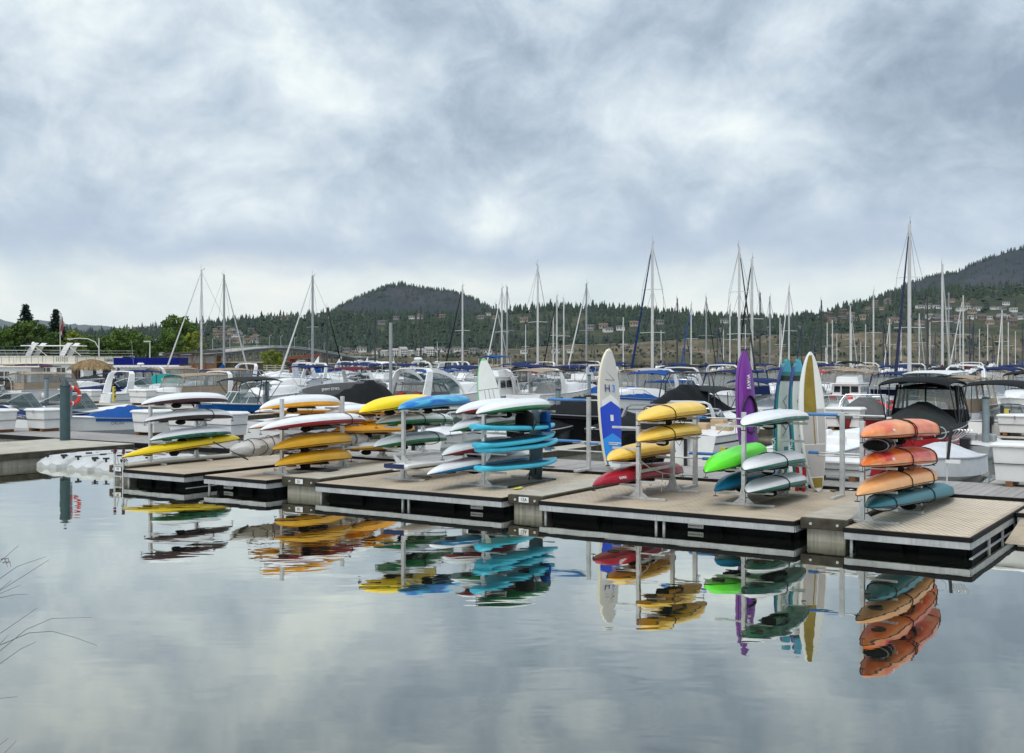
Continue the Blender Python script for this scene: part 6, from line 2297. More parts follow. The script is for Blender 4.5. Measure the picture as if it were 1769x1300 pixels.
BT(800, 66, False, 'small white cabin boat with pale windows below the navy sail cover', 6.2, 2.2, .8, [('fly', .3, .7, .8, None), ('rail', .5, .5), ('bottom', 'gel_black')])
BT(872, 44, True, 'white cabin boat with tall sliding doors and blue window cloth', 7.6, 2.7, 1.1, [('fly', .2, .62, 1.35, 'canvas_blue'), ('arch', .46, 2.0, 'gel_white', -.7, .45), ('rail', .55, .6), ('seats', (.08,), 'canvas_blue')])
BT(962, 46, True, 'white cruiser with tan sunshade and round portholes right of the red tent', 9.6, 3.2, 1.25, [('trunk', .35, .98, .65), ('screen', .5, .6, 1.7, 'steel', .4), ('arch', .36, 1.9, 'gel_white', -.5, .5), ('bimini', .02, .42, 1.95, 'canvas_tan'), ('ports', 2, .62, .74, .72), ('rail', .6, .5), ('fender', ((.2, -1), (.28, -1)), 'black_plastic')])
BT(1010, 58, True, 'white flybridge cruiser with dark canopy beyond the left side of the H3 board', 8, 2.7, 1.0, [('fly', .35, .7, .9, 'canvas_black'), ('rail', .5, .6)])
BT(1106, 37, False, 'white cruiser with blue bow cover, blue sunshade and two portholes', 9.6, 3.2, 1.3, [('trunk', .3, .98, .65), ('cover', .46, .97, .75, 'canvas_blue', .35), ('arch', .24, 2.0, 'gel_white', .5, .4), ('bimini', .03, .44, 1.9, 'canvas_blue'), ('ports', 2, .52, .62, .80), ('stripe', .48, .54, 'gel_grey', .05, .95), ('rail', .6, .5)])
BT(1182, 26.2, False, 'black wakeboard boat under a black and grey cover with folded tower', 7.6, 2.7, 1.05, [('cover', .0, .98, 1.25, 'canvas_black', .45), ('tower', .5, 1.7, 'mast_dark'), ('bimini', .02, .42, 1.15, 'canvas_charcoal', 'mast_dark'), ('stripe', .1, .5, 'gel_white')], hull_m='gel_black')
BT(1222, 23.6, True, 'white jet boat with black seat edge right of the black wakeboard boat', 5.0, 2.2, .85, [('cover', .1, .6, .45, 'canvas_black', .5), ('screen', .62, .35, .8), ('arch', .2, .9, 'gel_white', -.5, .2)])
BT(1190, 46, True, 'white cabin cruiser with bright blue cloth band beyond the black wakeboard boat', 9.2, 3.1, 1.3, [('trunk', .3, .96, .6), ('screen', .5, .7, 1.7, 'steel', .3), ('camper', .0, .36, 1.2, 'canvas_blue'), ('arch', .4, 2.0, 'gel_white', -.6, .4), ('rail', .55, .6)])
BT(1262, 43, False, 'white boat with deep teal navy canvas enclosure left of the purple kayak', 9.0, 3.1, 1.3, [('camper', .1, .72, 1.8, 'canvas_navy', .1), ('trunk', .6, .96, .4), ('seats', (.02,), 'seat_tan')])
BT(1325, 36, True, 'white boat with navy folded canopy between the purple kayak and the teal boards', 8.0, 2.8, 1.15, [('cover', .5, .97, .4, 'gel_white', .4), ('bimini', .1, .5, 1.7, 'canvas_navy'), ('stripe', .62, .66, 'gel_navy', .02, .95), ('screen', .56, .5, 1.3)])
BT(1446, 33, True, 'white bowrider with dark framed windscreen right of the olive panelled board', 7.4, 2.7, 1.1, [('screen', .55, .75, 1.8, 'gel_white'), ('trunk', .5, .97, .35), ('rail', .6, .4)])
BT(1490, 29.2, False, 'dark red boat under a peaked grey cover', 6.6, 2.5, 1.0, [('cover', .0, .98, 1.05, 'canvas_grey', .45), ('stripe', .45, .95, 'gel_red'), ('tower', .5, 1.1, 'steel')], hull_m='gel_black')
BT(1476, 54, True, 'white flybridge cruiser with black top and orange life ring', 7.8, 2.6, 1.0, [('fly', .25, .68, 1.0, 'canvas_black'), ('rail', .5, .6), ('seats', (.1,), 'ring_red')])
BT(1515, 40, True, 'white runabout with red seats and red rolled cover', 7.0, 2.6, 1.0, [('cover', .15, .5, .5, 'canvas_red', .5), ('screen', .6, .5, 1.3), ('seats', (.7,), 'gel_red')])
BT(1405, 58, True, 'white sport boat with red sunshade behind the tip of the olive panelled board', 7.6, 2.8, 1.1, [('bimini', .1, .6, 1.9, 'canvas_red'), ('screen', .62, .5, 1.3), ('rail', .6, .5)])
BT(1545, 46, False, 'white cruiser with navy framed canopy behind the blue furled sail', 8.6, 3.0, 1.3, [('camper', .1, .7, 1.7, 'canvas_navy', .1), ('rail', .6, .6)])
# the red hulled boat with the black top, seen from the stern
BT(1602, 21.6, True, 'dark red hulled boat with charcoal cover and black sunshade behind the orange kayaks', 7.4, 2.7, 1.05, [('cover', .0, .62, .85, 'canvas_charcoal', .65), ('bimini', .22, .62, 1.75, 'canvas_black', 'mast_dark'), ('camper', .45, .70, 1.4, 'canvas_black', .05), ('stripe', .6, .66, 'gel_white', .02, .9), ('motor',), ('bottom', 'gel_black')], hull_m='gel_red')
BT(1608, 30.6, False, 'white cruiser with white hardtop and bow ladder behind the red hulled boat', 9.6, 3.2, 1.3, [('hardtop', .22, .62, 2.1, 'gel_white'), ('trunk', .5, .97, .45), ('rail', .55, .6), ('ports', 2, .55, .65, .8)])
BT(1672, 33.5, True, 'white cruiser with taupe canvas enclosure and wide clear rear window', 9.0, 3.2, 1.4, [('camper', .02, .55, 1.75, 'canvas_tan', .05), ('trunk', .5, .96, .4), ('rail', .6, .5), ('platform',)])
BT(1742, 31.0, True, 'white boat with black sunshade on black poles at the right edge', 8.0, 2.9, 1.1, [('bimini', .02, .55, 1.9, 'canvas_black', 'mast_dark'), ('screen', .6, .5, 1.4), ('motor',)])
BT(1690, 22.0, True, 'grey inflatable tender beside the grey piling at the right', 3.6, 1.6, .5, [('stripe', .3, .95, 'gel_grey'), ('motor',), ('seats', (.5,), 'gel_grey')], hull_m='gel_grey', name='tender', cat='dinghy')
dock_box(1757, 0, 1.3, .8, .85, 'white dock box on the second dock at the right edge', px_is_row=27.0)
dock_box(1764, 0, 1.5, .9, .95, 'white dock box highest at the right edge below the black sunshade', px_is_row=34.0)
dock_box(1460, 0, 1.5, .8, .95, 'white dock box left of the dark red covered boat', px_is_row=27.0)
dock_box(1420, 0, 1.5, .8, .85, 'white dock box right behind the olive panelled board', px_is_row=27.2)
dock_box(246, 0, 1.7, .8, 1.0, 'white dock box in front of the two oval portholes', px_is_row=27.0)
dock_box(155, 0, 1.4, .8, .9, 'white slatted dock box below the navy covered boat', px_is_row=27.0)
sg = thing('paddleboard', 'teal paddleboard with white lettering stored along the railing of a cream cruiser', 'paddleboard', on_row(291, 34.8, EYE + (HZ - 652) / FPX * 92), (0, 0, RU - .25), 'paddleboards')
SG_L = 2.6
rr_ = [[(x, y_, w * f) for f in np.linspace(-1, 1, 7)] for y_ in (0,) for x, w in ((-1.35, .05), (-1.25, .24), (-1.0, .38), (-.5, .42), (.4, .42), (1.3, .40))]
G().loft([[(x, y - .04, z) for x, y, z in r] + [(x, y + .04, z) for x, y, z in r[::-1]] for r in rr_], True, True, True).obj('hull', mat('sup_signteal', c255(24, 158, 152), 0.45, var=0.05), sg)
text('lettering', 'YB WINDUP', .26, 'ink_white', sg, (.1, -.055, 0), (math.pi / 2, 0, 0))
G().box(-.98, -.93, -.06, -.045, -.34, .34).obj('strap', 'strap', sg)


# ================================================================== HOUSEBOATS
def houseboat(label, px, Y, W, Dp, h1, h2, feats, yaw=0.0):
    o = thing('houseboat', label, 'houseboat', on_water(px, Y, 0), (0, 0, yaw), 'houseboats below the park trees')
    for y in (-Dp * .3, Dp * .3):
        G().tube([(-W / 2 - .8, y, .05), (W / 2 + .4, y, .05), (W / 2 + 1.2, y, .3)], .42, 10, .38).obj('pontoon', 'gel_grey', o, True)
    G().box(-W / 2 - .6, W / 2 + .9, -Dp / 2, Dp / 2, .42, .60).obj('deck', 'gel_white', o, bevel=.03)
    G().box(-W / 2, W / 2, -Dp * .42, Dp * .42, .603, h1).obj('cabin', 'gel_white', o, bevel=.05)
    n = int(W / 1.5)
    for i in range(n):
        x = -W / 2 + W * (i + .5) / n
        w = G().box(x - .5, x + .5, -Dp * .42 - .03, -Dp * .42 - .004, h1 * .42, h1 * .86).obj('window', 'glass_dark', o)
        for q in (-.5, 0, .47):
            G().box(x + q, x + q + .05, -Dp * .42 - .055, -Dp * .42 - .033, h1 * .42, h1 * .86).obj('mullion', 'gel_white', w)
    G().box(-W / 2 - .7, W / 2 + .8, -Dp / 2, Dp / 2, h1 + .003, h1 + .13).obj('roof_deck', 'gel_cream', o, bevel=.03)
    for k in feats:
        if k == 'parapet':
            G().box(-W / 2 - .6, W * .42, -Dp * .46, -Dp * .43, h1 + .133, h2).obj('parapet', 'gel_cream', o)
            for i in range(9):
                x = -W / 2 - .6 + (W * .92 + .6) * i / 8
                G().box(x - .03, x + .03, -Dp * .46 - .02, -Dp * .46 - .003, h1 + .14, h2).obj('seam_strip', 'gel_grey', o)
            for i in range(6):
                x = W * .20 + i * .22
                G().box(x, x + .12, -Dp * .46 - .02, -Dp * .46 - .003, h1 + .3, h2 - .12).obj('slat', 'gel_grey', o)
        elif k == 'rail':
            for z in (.35, .65, .95):
                G().tube([(-W / 2 - .6, -Dp * .48, h1 + z + .55), (W / 2 + .7, -Dp * .48, h1 + z + .55)], .02, 5).obj('rail', 'gel_grey', o)
            for i in range(8):
                x = -W / 2 - .6 + (W + 1.3) * i / 7
                G().tube([(x, -Dp * .46, h1 + .13), (x, -Dp * .46, h1 + .95)], .025, 5).obj('stanchion', 'steel', o)
        elif k == 'wings':
            zt = h2 + 1.05
            G().box(-W * .22, W * .45, -Dp * .3, Dp * .3, zt, zt + .12).obj('top_roof', 'gel_white', o, bevel=.04)
            for x in (-W * .10, W * .28):
                for y in (-Dp * .32, Dp * .30):
                    G().loft([[(x - .7, y, h2 - .2), (x - .2, y, h2 - .2), (x + .55, y, zt + .12), (x + .85, y, zt + .36), (x + .30, y, zt + .40), (x - .1, y, zt + .05)], [(x - .7, y + .16, h2 - .2), (x - .2, y + .16, h2 - .2), (x + .55, y + .16, zt + .12), (x + .85, y + .16, zt + .36), (x + .30, y + .16, zt + .40), (x - .1, y + .16, zt + .05)]], True, True, True).obj('slanted_arm', 'gel_white', o)
                G().tube([(x + .4, -Dp * .3, zt), (x + 1.7, -Dp * .3, h2)], .035, 5).obj('strut', 'gel_white', o)
            G().ball((-W * .12, 0, zt + .3), .2, 10, 7).obj('radar_dome', 'gel_white', o, True)
        elif k == 'awning':
            G().box(-W / 2 - .5, W / 2 + .5, -Dp / 2 - .05, Dp / 2, h1 + .25, h2).obj('awning', 'canvas_royal', o, bevel=.04)
            g = G()
            n = 16
            for i in range(n):
                x = -W / 2 - .5 + (W + 1) * (i + .5) / n
                w = (W + 1) / n / 2
                g.loft([[(x - w, -Dp / 2 - .07, h1 + .25), (x, -Dp / 2 - .07, h1 + .25), (x + w, -Dp / 2 - .07, h1 + .25)], [(x - w, -Dp / 2 - .07, h1 + .05), (x, -Dp / 2 - .07, h1 - .02), (x + w, -Dp / 2 - .07, h1 + .05)]])
            g.obj('scalloped_trim', 'gel_white', o)
        elif k == 'dark_canopy':
            canopy_roof(W * .1, W * .75, Dp * .45, Dp * .45, h1 + .25, h1 + .2, .05, .05).obj('canopy', 'canvas_maroon', o, True)
        elif k == 'lettering':
            text('lettering', 'Lake Time', .45, 'gel_navy', o, (W * .3, -Dp * .46 - .05, (h1 + h2) / 2 + .05), (math.pi / 2, 0, 0))
        elif k == 'net':
            canopy_roof(-W * .75, -W * .1, Dp * .4, Dp * .4, h2 + 1.1, h2 + 1.1, .05, .05).obj('dark_shade', 'canvas_green', o, True)
            for i in range(5):
                x = -W * .7 + i * W * .13
                G().tube([(x, -Dp * .4, h2), (x + .4, -Dp * .4, h2 + 1.0), (x + .8, -Dp * .4, h2)], .02, 4).obj('brace', 'steel', o)
    return o


houseboat('large white houseboat with flat top roof on slanted arms below the spruces', 76, 126, 9.4, 4.4, 2.75, 3.62, ('parapet', 'wings', 'rail', 'net'), .08)
houseboat('white houseboat with dark windows and maroon canopy at the far left edge', 4, 104, 6.2, 4.0, 2.6, 3.3, ('dark_canopy', 'rail'), .06)
houseboat('white houseboat with blue lettering on its upper side left of the blue awning', 168, 132, 8.0, 4.2, 2.7, 3.55, ('parapet', 'lettering', 'rail'), .05)
houseboat('white houseboat under a long royal blue awning with scalloped white trim', 262, 120, 5.6, 4.0, 2.45, 3.45, ('awning',), .05)
tk = thing('tiki_boat', 'raft boat with round thatched roof beside the navy sunshades', 'raft boat', on_water(158, 106, 0), (0, 0, .2))
G().box(-2.0, 2.0, -1.6, 1.6, .2, .45).obj('deck', 'timber_brown', tk)
for x in (-1.2, 1.2):
    for y in (-1.0, 1.0):
        G().tube([(x, y, .45), (x, y, 2.7)], .09, 7).obj('post', 'timber_brown', tk)
for y in (-1.5, 1.5):
    for z in (.8, 1.1, 1.4):
        G().box(-1.9, 1.9, y - .03, y + .03, z, z + .12).obj('rail', 'timber_brown', tk)
G().lathe([(1.9, 2.45), (1.75, 2.62), (1.3, 2.95), (.7, 3.22), (.15, 3.34)], 28).obj('roof_cone', 'thatch', tk, True)
rr = np.random.default_rng(8)
n = 1500
a = rr.uniform(0, 2 * math.pi, n)
q = rr.uniform(.2, 1, n) ** .6
rad, zz = 2.0 * q, 3.37 - .85 * q ** 1.7
dr = np.stack([np.cos(a), np.sin(a), -0.6 - .5 * q], -1)
dr /= np.linalg.norm(dr, axis=1)[:, None]
p0 = np.stack([rad * np.cos(a), rad * np.sin(a), zz + .03], -1)
sd = np.stack([-np.sin(a), np.cos(a), np.zeros(n)], -1) * .05
ln = rr.uniform(.2, .45, n)[:, None]
v = np.stack([p0 - sd, p0 + sd, p0 + dr * ln + sd * .4, p0 + dr * ln - sd * .4], 1).reshape(-1, 3)
mat_tree('thatch_straw', c255(66, 52, 36), c255(160, 134, 96))
np_obj('thatch_strands', v, np.arange(len(v)).reshape(-1, 4), 'thatch_straw', parent=tk, kind='stuff', tint=rr.uniform(0, 1, n))


# ================================================================== SAILBOATS
def sailboat(label, px, Y, Ht, fwd, L=8.6, hull='gel_white', mastm='mast_alu', jib=None, cover='canvas_blue', stripe='gel_navy', dyaw=0.0, spread=1, fat=1.0, group='sailboats with bare masts', pos=None):
    B, fb = L * .31, .62 + L * .045
    yaw = (RU if fwd else RU + math.pi) + math.radians(dyaw)
    # the mast, not the middle of the hull, stands at px
    mx = L * .08
    p = on_water(px, Y, 0) if pos is None else pos
    p = p - Vector((math.cos(yaw) * mx, math.sin(yaw) * mx, 0))
    o = thing('sailboat', label, 'sailboat', p, (0, 0, yaw), group)
    H = Hull(L, B, fb, .28, 1.9, .42, .14, .62)
    H.mesh(16).obj('hull', hull, o, True)
    H.deck(N=12).obj('deck', 'gel_cream', o, True)
    H.strip(.80, .90, 0, .985, .008, 12).obj('hull_stripe', stripe, o, True)
    H.trunk(.34, .80, .42, .62, .35, .05, 10).obj('cabin', 'gel_white', o, True)
    for sd in (1, -1):
        for q in (.44, .56):
            w = H.bw(q) * .585
            x = -L / 2 + L * q
            G().box(x - .32, x + .32, sd * w - .012, sd * w + .012, H.zs(q) + .14, H.zs(q) + .27).obj('cabin_window', 'glass_dark', o)
    zc = fb + .45
    zt = Ht
    G().tube([(mx, 0, fb), (mx, 0, zt)], .115 * fat, 8, .085 * fat).obj('mast', mastm, o, True)
    G().tube([(mx, 0, zt), (mx - .25, 0, zt + .05), (mx - .3, 0, zt + .22)], .018, 4).obj('wind_vane', 'mast_dark', o)
    G().tube([(mx + .05, .06, zt), (mx + .05, .06, zt + .55)], .010, 4).obj('antenna', 'mast_dark', o)
    zb = fb + 1.05
    bl = L * .40
    G().tube([(mx - .1, 0, zb), (mx - bl, 0, zb + .06)], .06, 7).obj('boom', mastm, o)
    if cover:
        rings = []
        for i in range(14):
            f = i / 13
            r = .26 * (1 - .62 * f) * (1 + .10 * math.sin(i * 2.1))
            x = mx - .02 - (bl - .1) * f
            up = .55 * max(0, 1 - f * 3.2) ** 1.5
            rings.append([(x, r * .65 * math.cos(a), zb + .10 + r * .8 * math.sin(a) + up * max(0, math.sin(a)) - .05 * math.sin(f * 6)) for a in (2 * math.pi * k / 10 for k in range(10))])
        G().loft(rings, True, True, True).obj('sail_cover', cover, o, True)
    g = G()
    bow = Vector((L / 2 - .15, 0, H.zs(1) + .05))
    top = Vector((mx, 0, zt - .15))
    wr = .014
    g.tube([top, bow], wr, 3)
    g.tube([top, (-L / 2 + .1, 0, fb + .1)], wr, 3)
    for k in range(spread):
        zs_ = fb + (zt - fb) * ((.52,) if spread == 1 else (.38, .68))[k]
        sw = B * (.36 - .06 * k)
        for sd in (1, -1):
            g.tube([(mx, 0, zt - .2 if k == spread - 1 else zs_ + (zt - fb) * .3), (mx, sd * sw, zs_), (mx - .1, sd * B * .46, fb + .1)], wr, 3)
    for sd in (1, -1):
        g.tube([(mx, 0, fb + (zt - fb) * .5), (mx + .8, sd * B * .44, fb + .1)], wr, 3)
        g.tube([(mx, 0, fb + (zt - fb) * .5), (mx - .9, sd * B * .44, fb + .1)], wr, 3)
    g.obj('rigging', 'rigging', o)
    for k in range(spread):
        zs_ = fb + (zt - fb) * ((.52,) if spread == 1 else (.38, .68))[k]
        sw = B * (.36 - .06 * k)
        G().tube([(mx, -sw, zs_ - .02), (mx, 0, zs_ + .03), (mx, sw, zs_ - .02)], .026, 5).obj('spreader', mastm, o)
    if jib:
        a, b = bow.lerp(top, .06), bow.lerp(top, .93)
        pts = [a.lerp(b, i / 10) for i in range(11)]
        G().tube(pts, .088 * fat, 7, .04).obj('furled_jib', jib, o, True)
    g = G()
    for sd in (1, -1):
        pts = []
        for i in range(7):
            q = .02 + .96 * i / 6
            pp = H.pt(q, sd, 1)
            pts.append((pp[0], pp[1] * .95, pp[2] + .55))
            g.tube([(pp[0], pp[1] * .95, pp[2] - .02), pts[-1]], .012, 3)
        g.tube(pts, .012, 3)
    g.tube([(L / 2 - .1, 0, H.zs(1) + .55), (L / 2 - .7, .35, H.zs(.9) + .6), (L / 2 - .7, -.35, H.zs(.9) + .6), (L / 2 - .1, 0, H.zs(1) + .55)], .02, 4)
    g.obj('lifelines', 'steel', o)
    return o


mat('canvas_darkblue', c255(18, 26, 66), 0.8)


def SB(px, ytop, Ht, label, fwd=False, **kw):
    Y = (Ht - EYE) * FPX / (HZ - ytop)
    sailboat(label, px, Y, Ht, fwd, **kw)


SB(348, 466, 12.2, 'sailboat with white mast and pale furled sail just left of the grey mast', True, L=9.2, mastm='mast_white', jib='mast_white', dyaw=150, cover=None)
SB(387, 474, 11.8, 'sailboat with grey mast and tall blue sail cover foot near the bridge', True, mastm='mast_alu', cover='canvas_blue', fat=1.15, jib='mast_white')
SB(540, 476, 11.4, 'sailboat with pale mast, leaning white furled sail and bright blue boom cover', False, L=9.4, mastm='mast_alu', jib='mast_white', cover='canvas_blue', fat=1.2, dyaw=-14)
SB(565, 531, 9.6, 'sailboat with dark green sail cover beside the bright blue boom cover', True, mastm='mast_dark', cover='canvas_green', L=8.0, jib='canvas_black')
SB(648, 532, 10.0, 'sailboat with thin dark mast left of the tall metal piling', True, mastm='mast_dark', cover=None)
SB(727, 529, 10.2, 'sailboat with thin black mast right of the tall metal piling', False, mastm='mast_dark', cover=None)
SB(799, 493, 11.5, 'sailboat with pale mast, black furled sail and navy boom cover', False, mastm='mast_white', jib='canvas_black', cover='canvas_navy', L=9.0)
SB(857, 525, 10.2, 'sailboat with black mast above the mint edged board', True, mastm='mast_dark', cover=None, jib='mast_white')
SB(867, 497, 11.2, 'sailboat with pale mast, left of a close pair above the blue window cloth', False, mastm='mast_white', jib='mast_white', cover='canvas_blue')
SB(876, 495, 12.0, 'sailboat with pale mast, right of a close pair above the blue window cloth', True, mastm='mast_alu', cover=None)
SB(929, 458, 12.2, 'sailboat with tall pale mast and red tent over the boom', True, mastm='mast_white', cover='canvas_red', hull='gel_pale_blue', L=9.4, fat=1.05)
SB(962, 511, 10.8, 'sailboat with pale mast and black furled sail left of the lone mast', False, mastm='mast_white', jib='canvas_black', cover='canvas_navy')
SB(974, 516, 11.0, 'sailboat with short pale mast right beside the black furled sail', True, mastm='mast_white', cover=None)
SB(1013, 490, 11.2, 'sailboat with lone pale mast left above the H3 board', False, mastm='mast_alu', jib='mast_white', cover='canvas_blue', dyaw=-8)
SB(1127, 420, 12.8, 'sailboat with tall white mast and navy furled sail behind the blue covered cruiser', False, mastm='mast_white', jib='canvas_navy', cover='canvas_navy', L=10.0, fat=1.2, spread=2)
SB(1170, 515, 10.8, 'sailboat with thin black mast right of the tallest central mast', True, mastm='mast_dark', cover=None)
SB(1194, 525, 10.4, 'sailboat with pale mast and bright blue furled sail above the wakeboard boat', False, mastm='mast_white', jib='canvas_blue', cover='canvas_blue')
SB(1220, 513, 11.0, 'sailboat with pale mast and dark furled sail left of the purple kayak', True, mastm='mast_alu', jib='canvas_charcoal', cover='canvas_navy')
SB(1261, 527, 10.0, 'sailboat with thin pale mast close left of the purple kayak', False, mastm='mast_white', cover=None)
SB(1277, 426, 12.6, 'sailboat with tall pale mast rising straight above the purple kayak', True, mastm='mast_white', cover='canvas_navy', L=9.6, fat=1.15, jib='mast_dark', spread=2)
SB(1299, 446, 12.4, 'sailboat with thick black furled sail crossing the tall pale mast', False, mastm='mast_white', cover='canvas_blue', L=9.8, jib='canvas_black', fat=1.35)
SB(1313, 505, 11.0, 'sailboat with dark mast and bright blue slanting sail bag right of the purple kayak', True, mastm='mast_dark', cover='canvas_blue', jib=None)
SB(1330, 512, 11.0, 'sailboat with blue grey mast between the purple kayak and the teal boards', False, mastm='mast_alu', cover='canvas_navy')
SB(1363, 495, 11.6, 'sailboat with pale mast rising above the two navy and teal boards', False, mastm='mast_white', cover=None, jib='mast_white')
SB(1419, 518, 10.8, 'sailboat with thin black mast right of the olive panelled board', True, mastm='mast_dark', cover=None)
SB(1429, 557, 9.2, 'sailboat with short pale mast right of the thin black mast', False, mastm='mast_white', cover='canvas_navy')
SB(1469, 527, 10.4, 'sailboat with pale mast leaning slightly above the flybridge cruiser', True, mastm='mast_white', jib='mast_white', cover=None)
SB(1471, 558, 9.0, 'sailboat with short pale mast right above the orange life ring', False, mastm='mast_white', cover=None)
SB(1509, 502, 11.4, 'sailboat with slim pale mast left of the tallest mast', False, mastm='mast_white', cover='canvas_navy')
SB(1537, 550, 9.6, 'sailboat with pale mast and pale furled sail just left of the tallest mast', False, mastm='mast_white', jib='mast_white', cover=None)
SB(1571, 386, 13.2, 'sailboat with the tallest mast, blue black furled sail and royal blue boom cover', False, mastm='mast_white', jib='canvas_darkblue', cover='canvas_royal', L=9.8, fat=1.35, spread=2)
SB(1588, 541, 9.8, 'sailboat with pale mast half hidden by the royal blue boom cover', True, mastm='mast_white', cover=None, jib='mast_white')
SB(1602, 513, 11.0, 'sailboat with thin black mast right of the royal blue boom cover', True, mastm='mast_dark', cover=None)
SB(1628, 456, 12.4, 'sailboat with tall pale mast in front of the mountain at the right', True, mastm='mast_white', cover='canvas_maroon', fat=1.2, jib='mast_white')
SB(1639, 505, 11.2, 'sailboat with slim pale mast right beside the tall mast at the right', False, mastm='mast_alu', cover=None)
SB(1675, 546, 9.6, 'sailboat with short dark mast and brown sail cover at the right', False, mastm='mast_dark', cover='canvas_maroon')
SB(1664, 510, 11.4, 'sailboat with pale mast and long leaning white furled sail at the right', False, mastm='mast_white', jib='mast_white', cover='canvas_maroon', dyaw=-16, L=9)
SB(1731, 535, 9.8, 'sailboat with pale mast and blue cover, rightmost mast of the picture', False, mastm='mast_white', cover='canvas_blue', jib='mast_white')
SB(1487, 590, 7.4, 'small sailboat with short pale mast right of the flybridge cruiser', False, mastm='mast_white', cover=None, L=6.5)
# masts farther out, alike
far_m = []
for i, (px, yt) in enumerate(((622, 597), (757, 590), (952, 545), (1183, 562), (1248, 568), (1352, 560), (1402, 570), (1447, 575), (1555, 560), (1617, 570), (1650, 575), (1693, 568), (1714, 580), (1755, 572), (1140, 570), (1056, 585), (905, 560), (1080, 548), (1237, 556), (1290, 560), (1345, 548), (1387, 560), (1436, 552), (1497, 560), (1524, 548), (1608, 556), (1657, 552), (1683, 556), (1705, 560), (1743, 556), (1765, 566))):
    Y = (9.5 - EYE) * FPX / (HZ - yt)
    if i == 0:
        o = sailboat('bare masted sailboat far out', px, Y, 9.5, True, L=7.6, mastm='mast_white', cover='canvas_navy', group='bare masted sailboats far out')
        far_m.append(o)
    elif i == 3:
        o = sailboat('dark masted sailboat far out', px, Y, 9.5, True, L=7.6, mastm='mast_dark', cover='canvas_blue', jib='canvas_navy', group='bare masted sailboats far out')
        far_m.append(o)
    else:
        c = copy_tree(far_m[1 if len(far_m) > 1 and i % 3 == 0 else 0])
        c.location = on_water(px, Y, 0)
        c.rotation_euler = (0, 0, RU + (math.pi if i % 2 else 0))

# motor boats filling the rear rows
def far_boat(lb, L, feats, **kw):
    return boat(lb, Vector((0, 0, 0)), 0, L, L * .34, .95, feats, group='motor boats in the rear rows', **kw)


FB = [far_boat('white motor boat with navy canopy in the rear rows', 8.2, [('trunk', .3, .96, .6), ('bimini', .05, .5, 1.9, 'canvas_navy'), ('screen', .55, .6, 1.5), ('rail', .6, .5)]),
      far_boat('white motor boat with tan canvas enclosure in the rear rows', 8.6, [('trunk', .5, .96, .4), ('camper', .05, .6, 1.7, 'canvas_tan'), ('rail', .6, .5)]),
      far_boat('white motor boat with black sunshade in the rear rows', 7.8, [('trunk', .3, .96, .55), ('screen', .55, .6, 1.5, 'mast_dark'), ('bimini', .05, .5, 1.75, 'canvas_black', 'mast_dark'), ('cover', .02, .4, .4, 'canvas_black', .5)]),
      far_boat('white motor boat with arch and blue cover in the rear rows', 8.4, [('trunk', .3, .96, .6), ('arch', .3, 2.0, 'gel_white', -.6, .4), ('cover', .05, .5, .6, 'canvas_blue', .5), ('screen', .55, .6, 1.5)]),
      far_boat('open white boat under a charcoal cover in the rear rows', 7.2, [('cover', .0, .98, .9, 'canvas_charcoal', .5), ('stripe', .4, .8, 'gel_navy')])]
SLOTS = []
for t_ in (52, 59, 65, 77.5, 84, 90, 100.5, 108):
    den_ = .88
    n_ = 25
    for k in range(n_):
        px = 480 + (1300 / n_) * (k + r_.uniform(.15, .85))
        SLOTS.append((px, t_ + r_.uniform(-1, 1)))
for k in range(7):
    SLOTS.append((40 + 60 * k + r_.uniform(-15, 15), 45 + r_.uniform(-1, 1)))
r_.shuffle(SLOTS)
OCC = [(o.location.x, o.location.y) for o in COL.objects if o.parent is None and o.get('category') in ('motor boat', 'sailboat', 'houseboat') and o.location.length > 1]
k = 0
for px, t_ in SLOTS:
    p = on_row(px, t_, 0)
    if p.y > 175 or any((p.x - a) ** 2 + (p.y - b) ** 2 < 10 for a, b in OCC):
        continue
    OCC.append((p.x, p.y))
    b = FB[k % 5]
    c = b if k < 5 else copy_tree(b)
    k += 1
    c.location = p
    c.rotation_euler = (0, 0, RU + (math.pi if r_.random() < .5 else 0) + r_.uniform(-.06, .06))
# tiny sails out on the lake
for i, (px, py, Y) in enumerate(((549, 633, 420), (588, 631, 470), (635, 627, 620), (680, 626, 680))):
    if i == 0:
        ds = thing('sailing_dinghy', 'tiny white sail out on the open lake', 'sailing dinghy', group='tiny sails on the open lake')
        Hull(4, 1.5, .5).mesh(10).obj('hull', 'gel_white', ds, True)
        G().tube([(.4, 0, .4), (.4, 0, 3.7)], .05, 5).obj('mast', 'mast_white', ds)
        G().loft([[(.35, 0, .8), (-1.5, .12, .9)], [(.35, 0, 2.2), (-.8, .2, 2.1)], [(.35, 0, 3.6), (.2, .02, 3.5)]]).obj('sail', 'gel_white', ds)
        c = ds
    else:
        c = copy_tree(ds)
    c.location = on_water(px, Y, 0)
    c.rotation_euler = (0, 0, .5 * i)

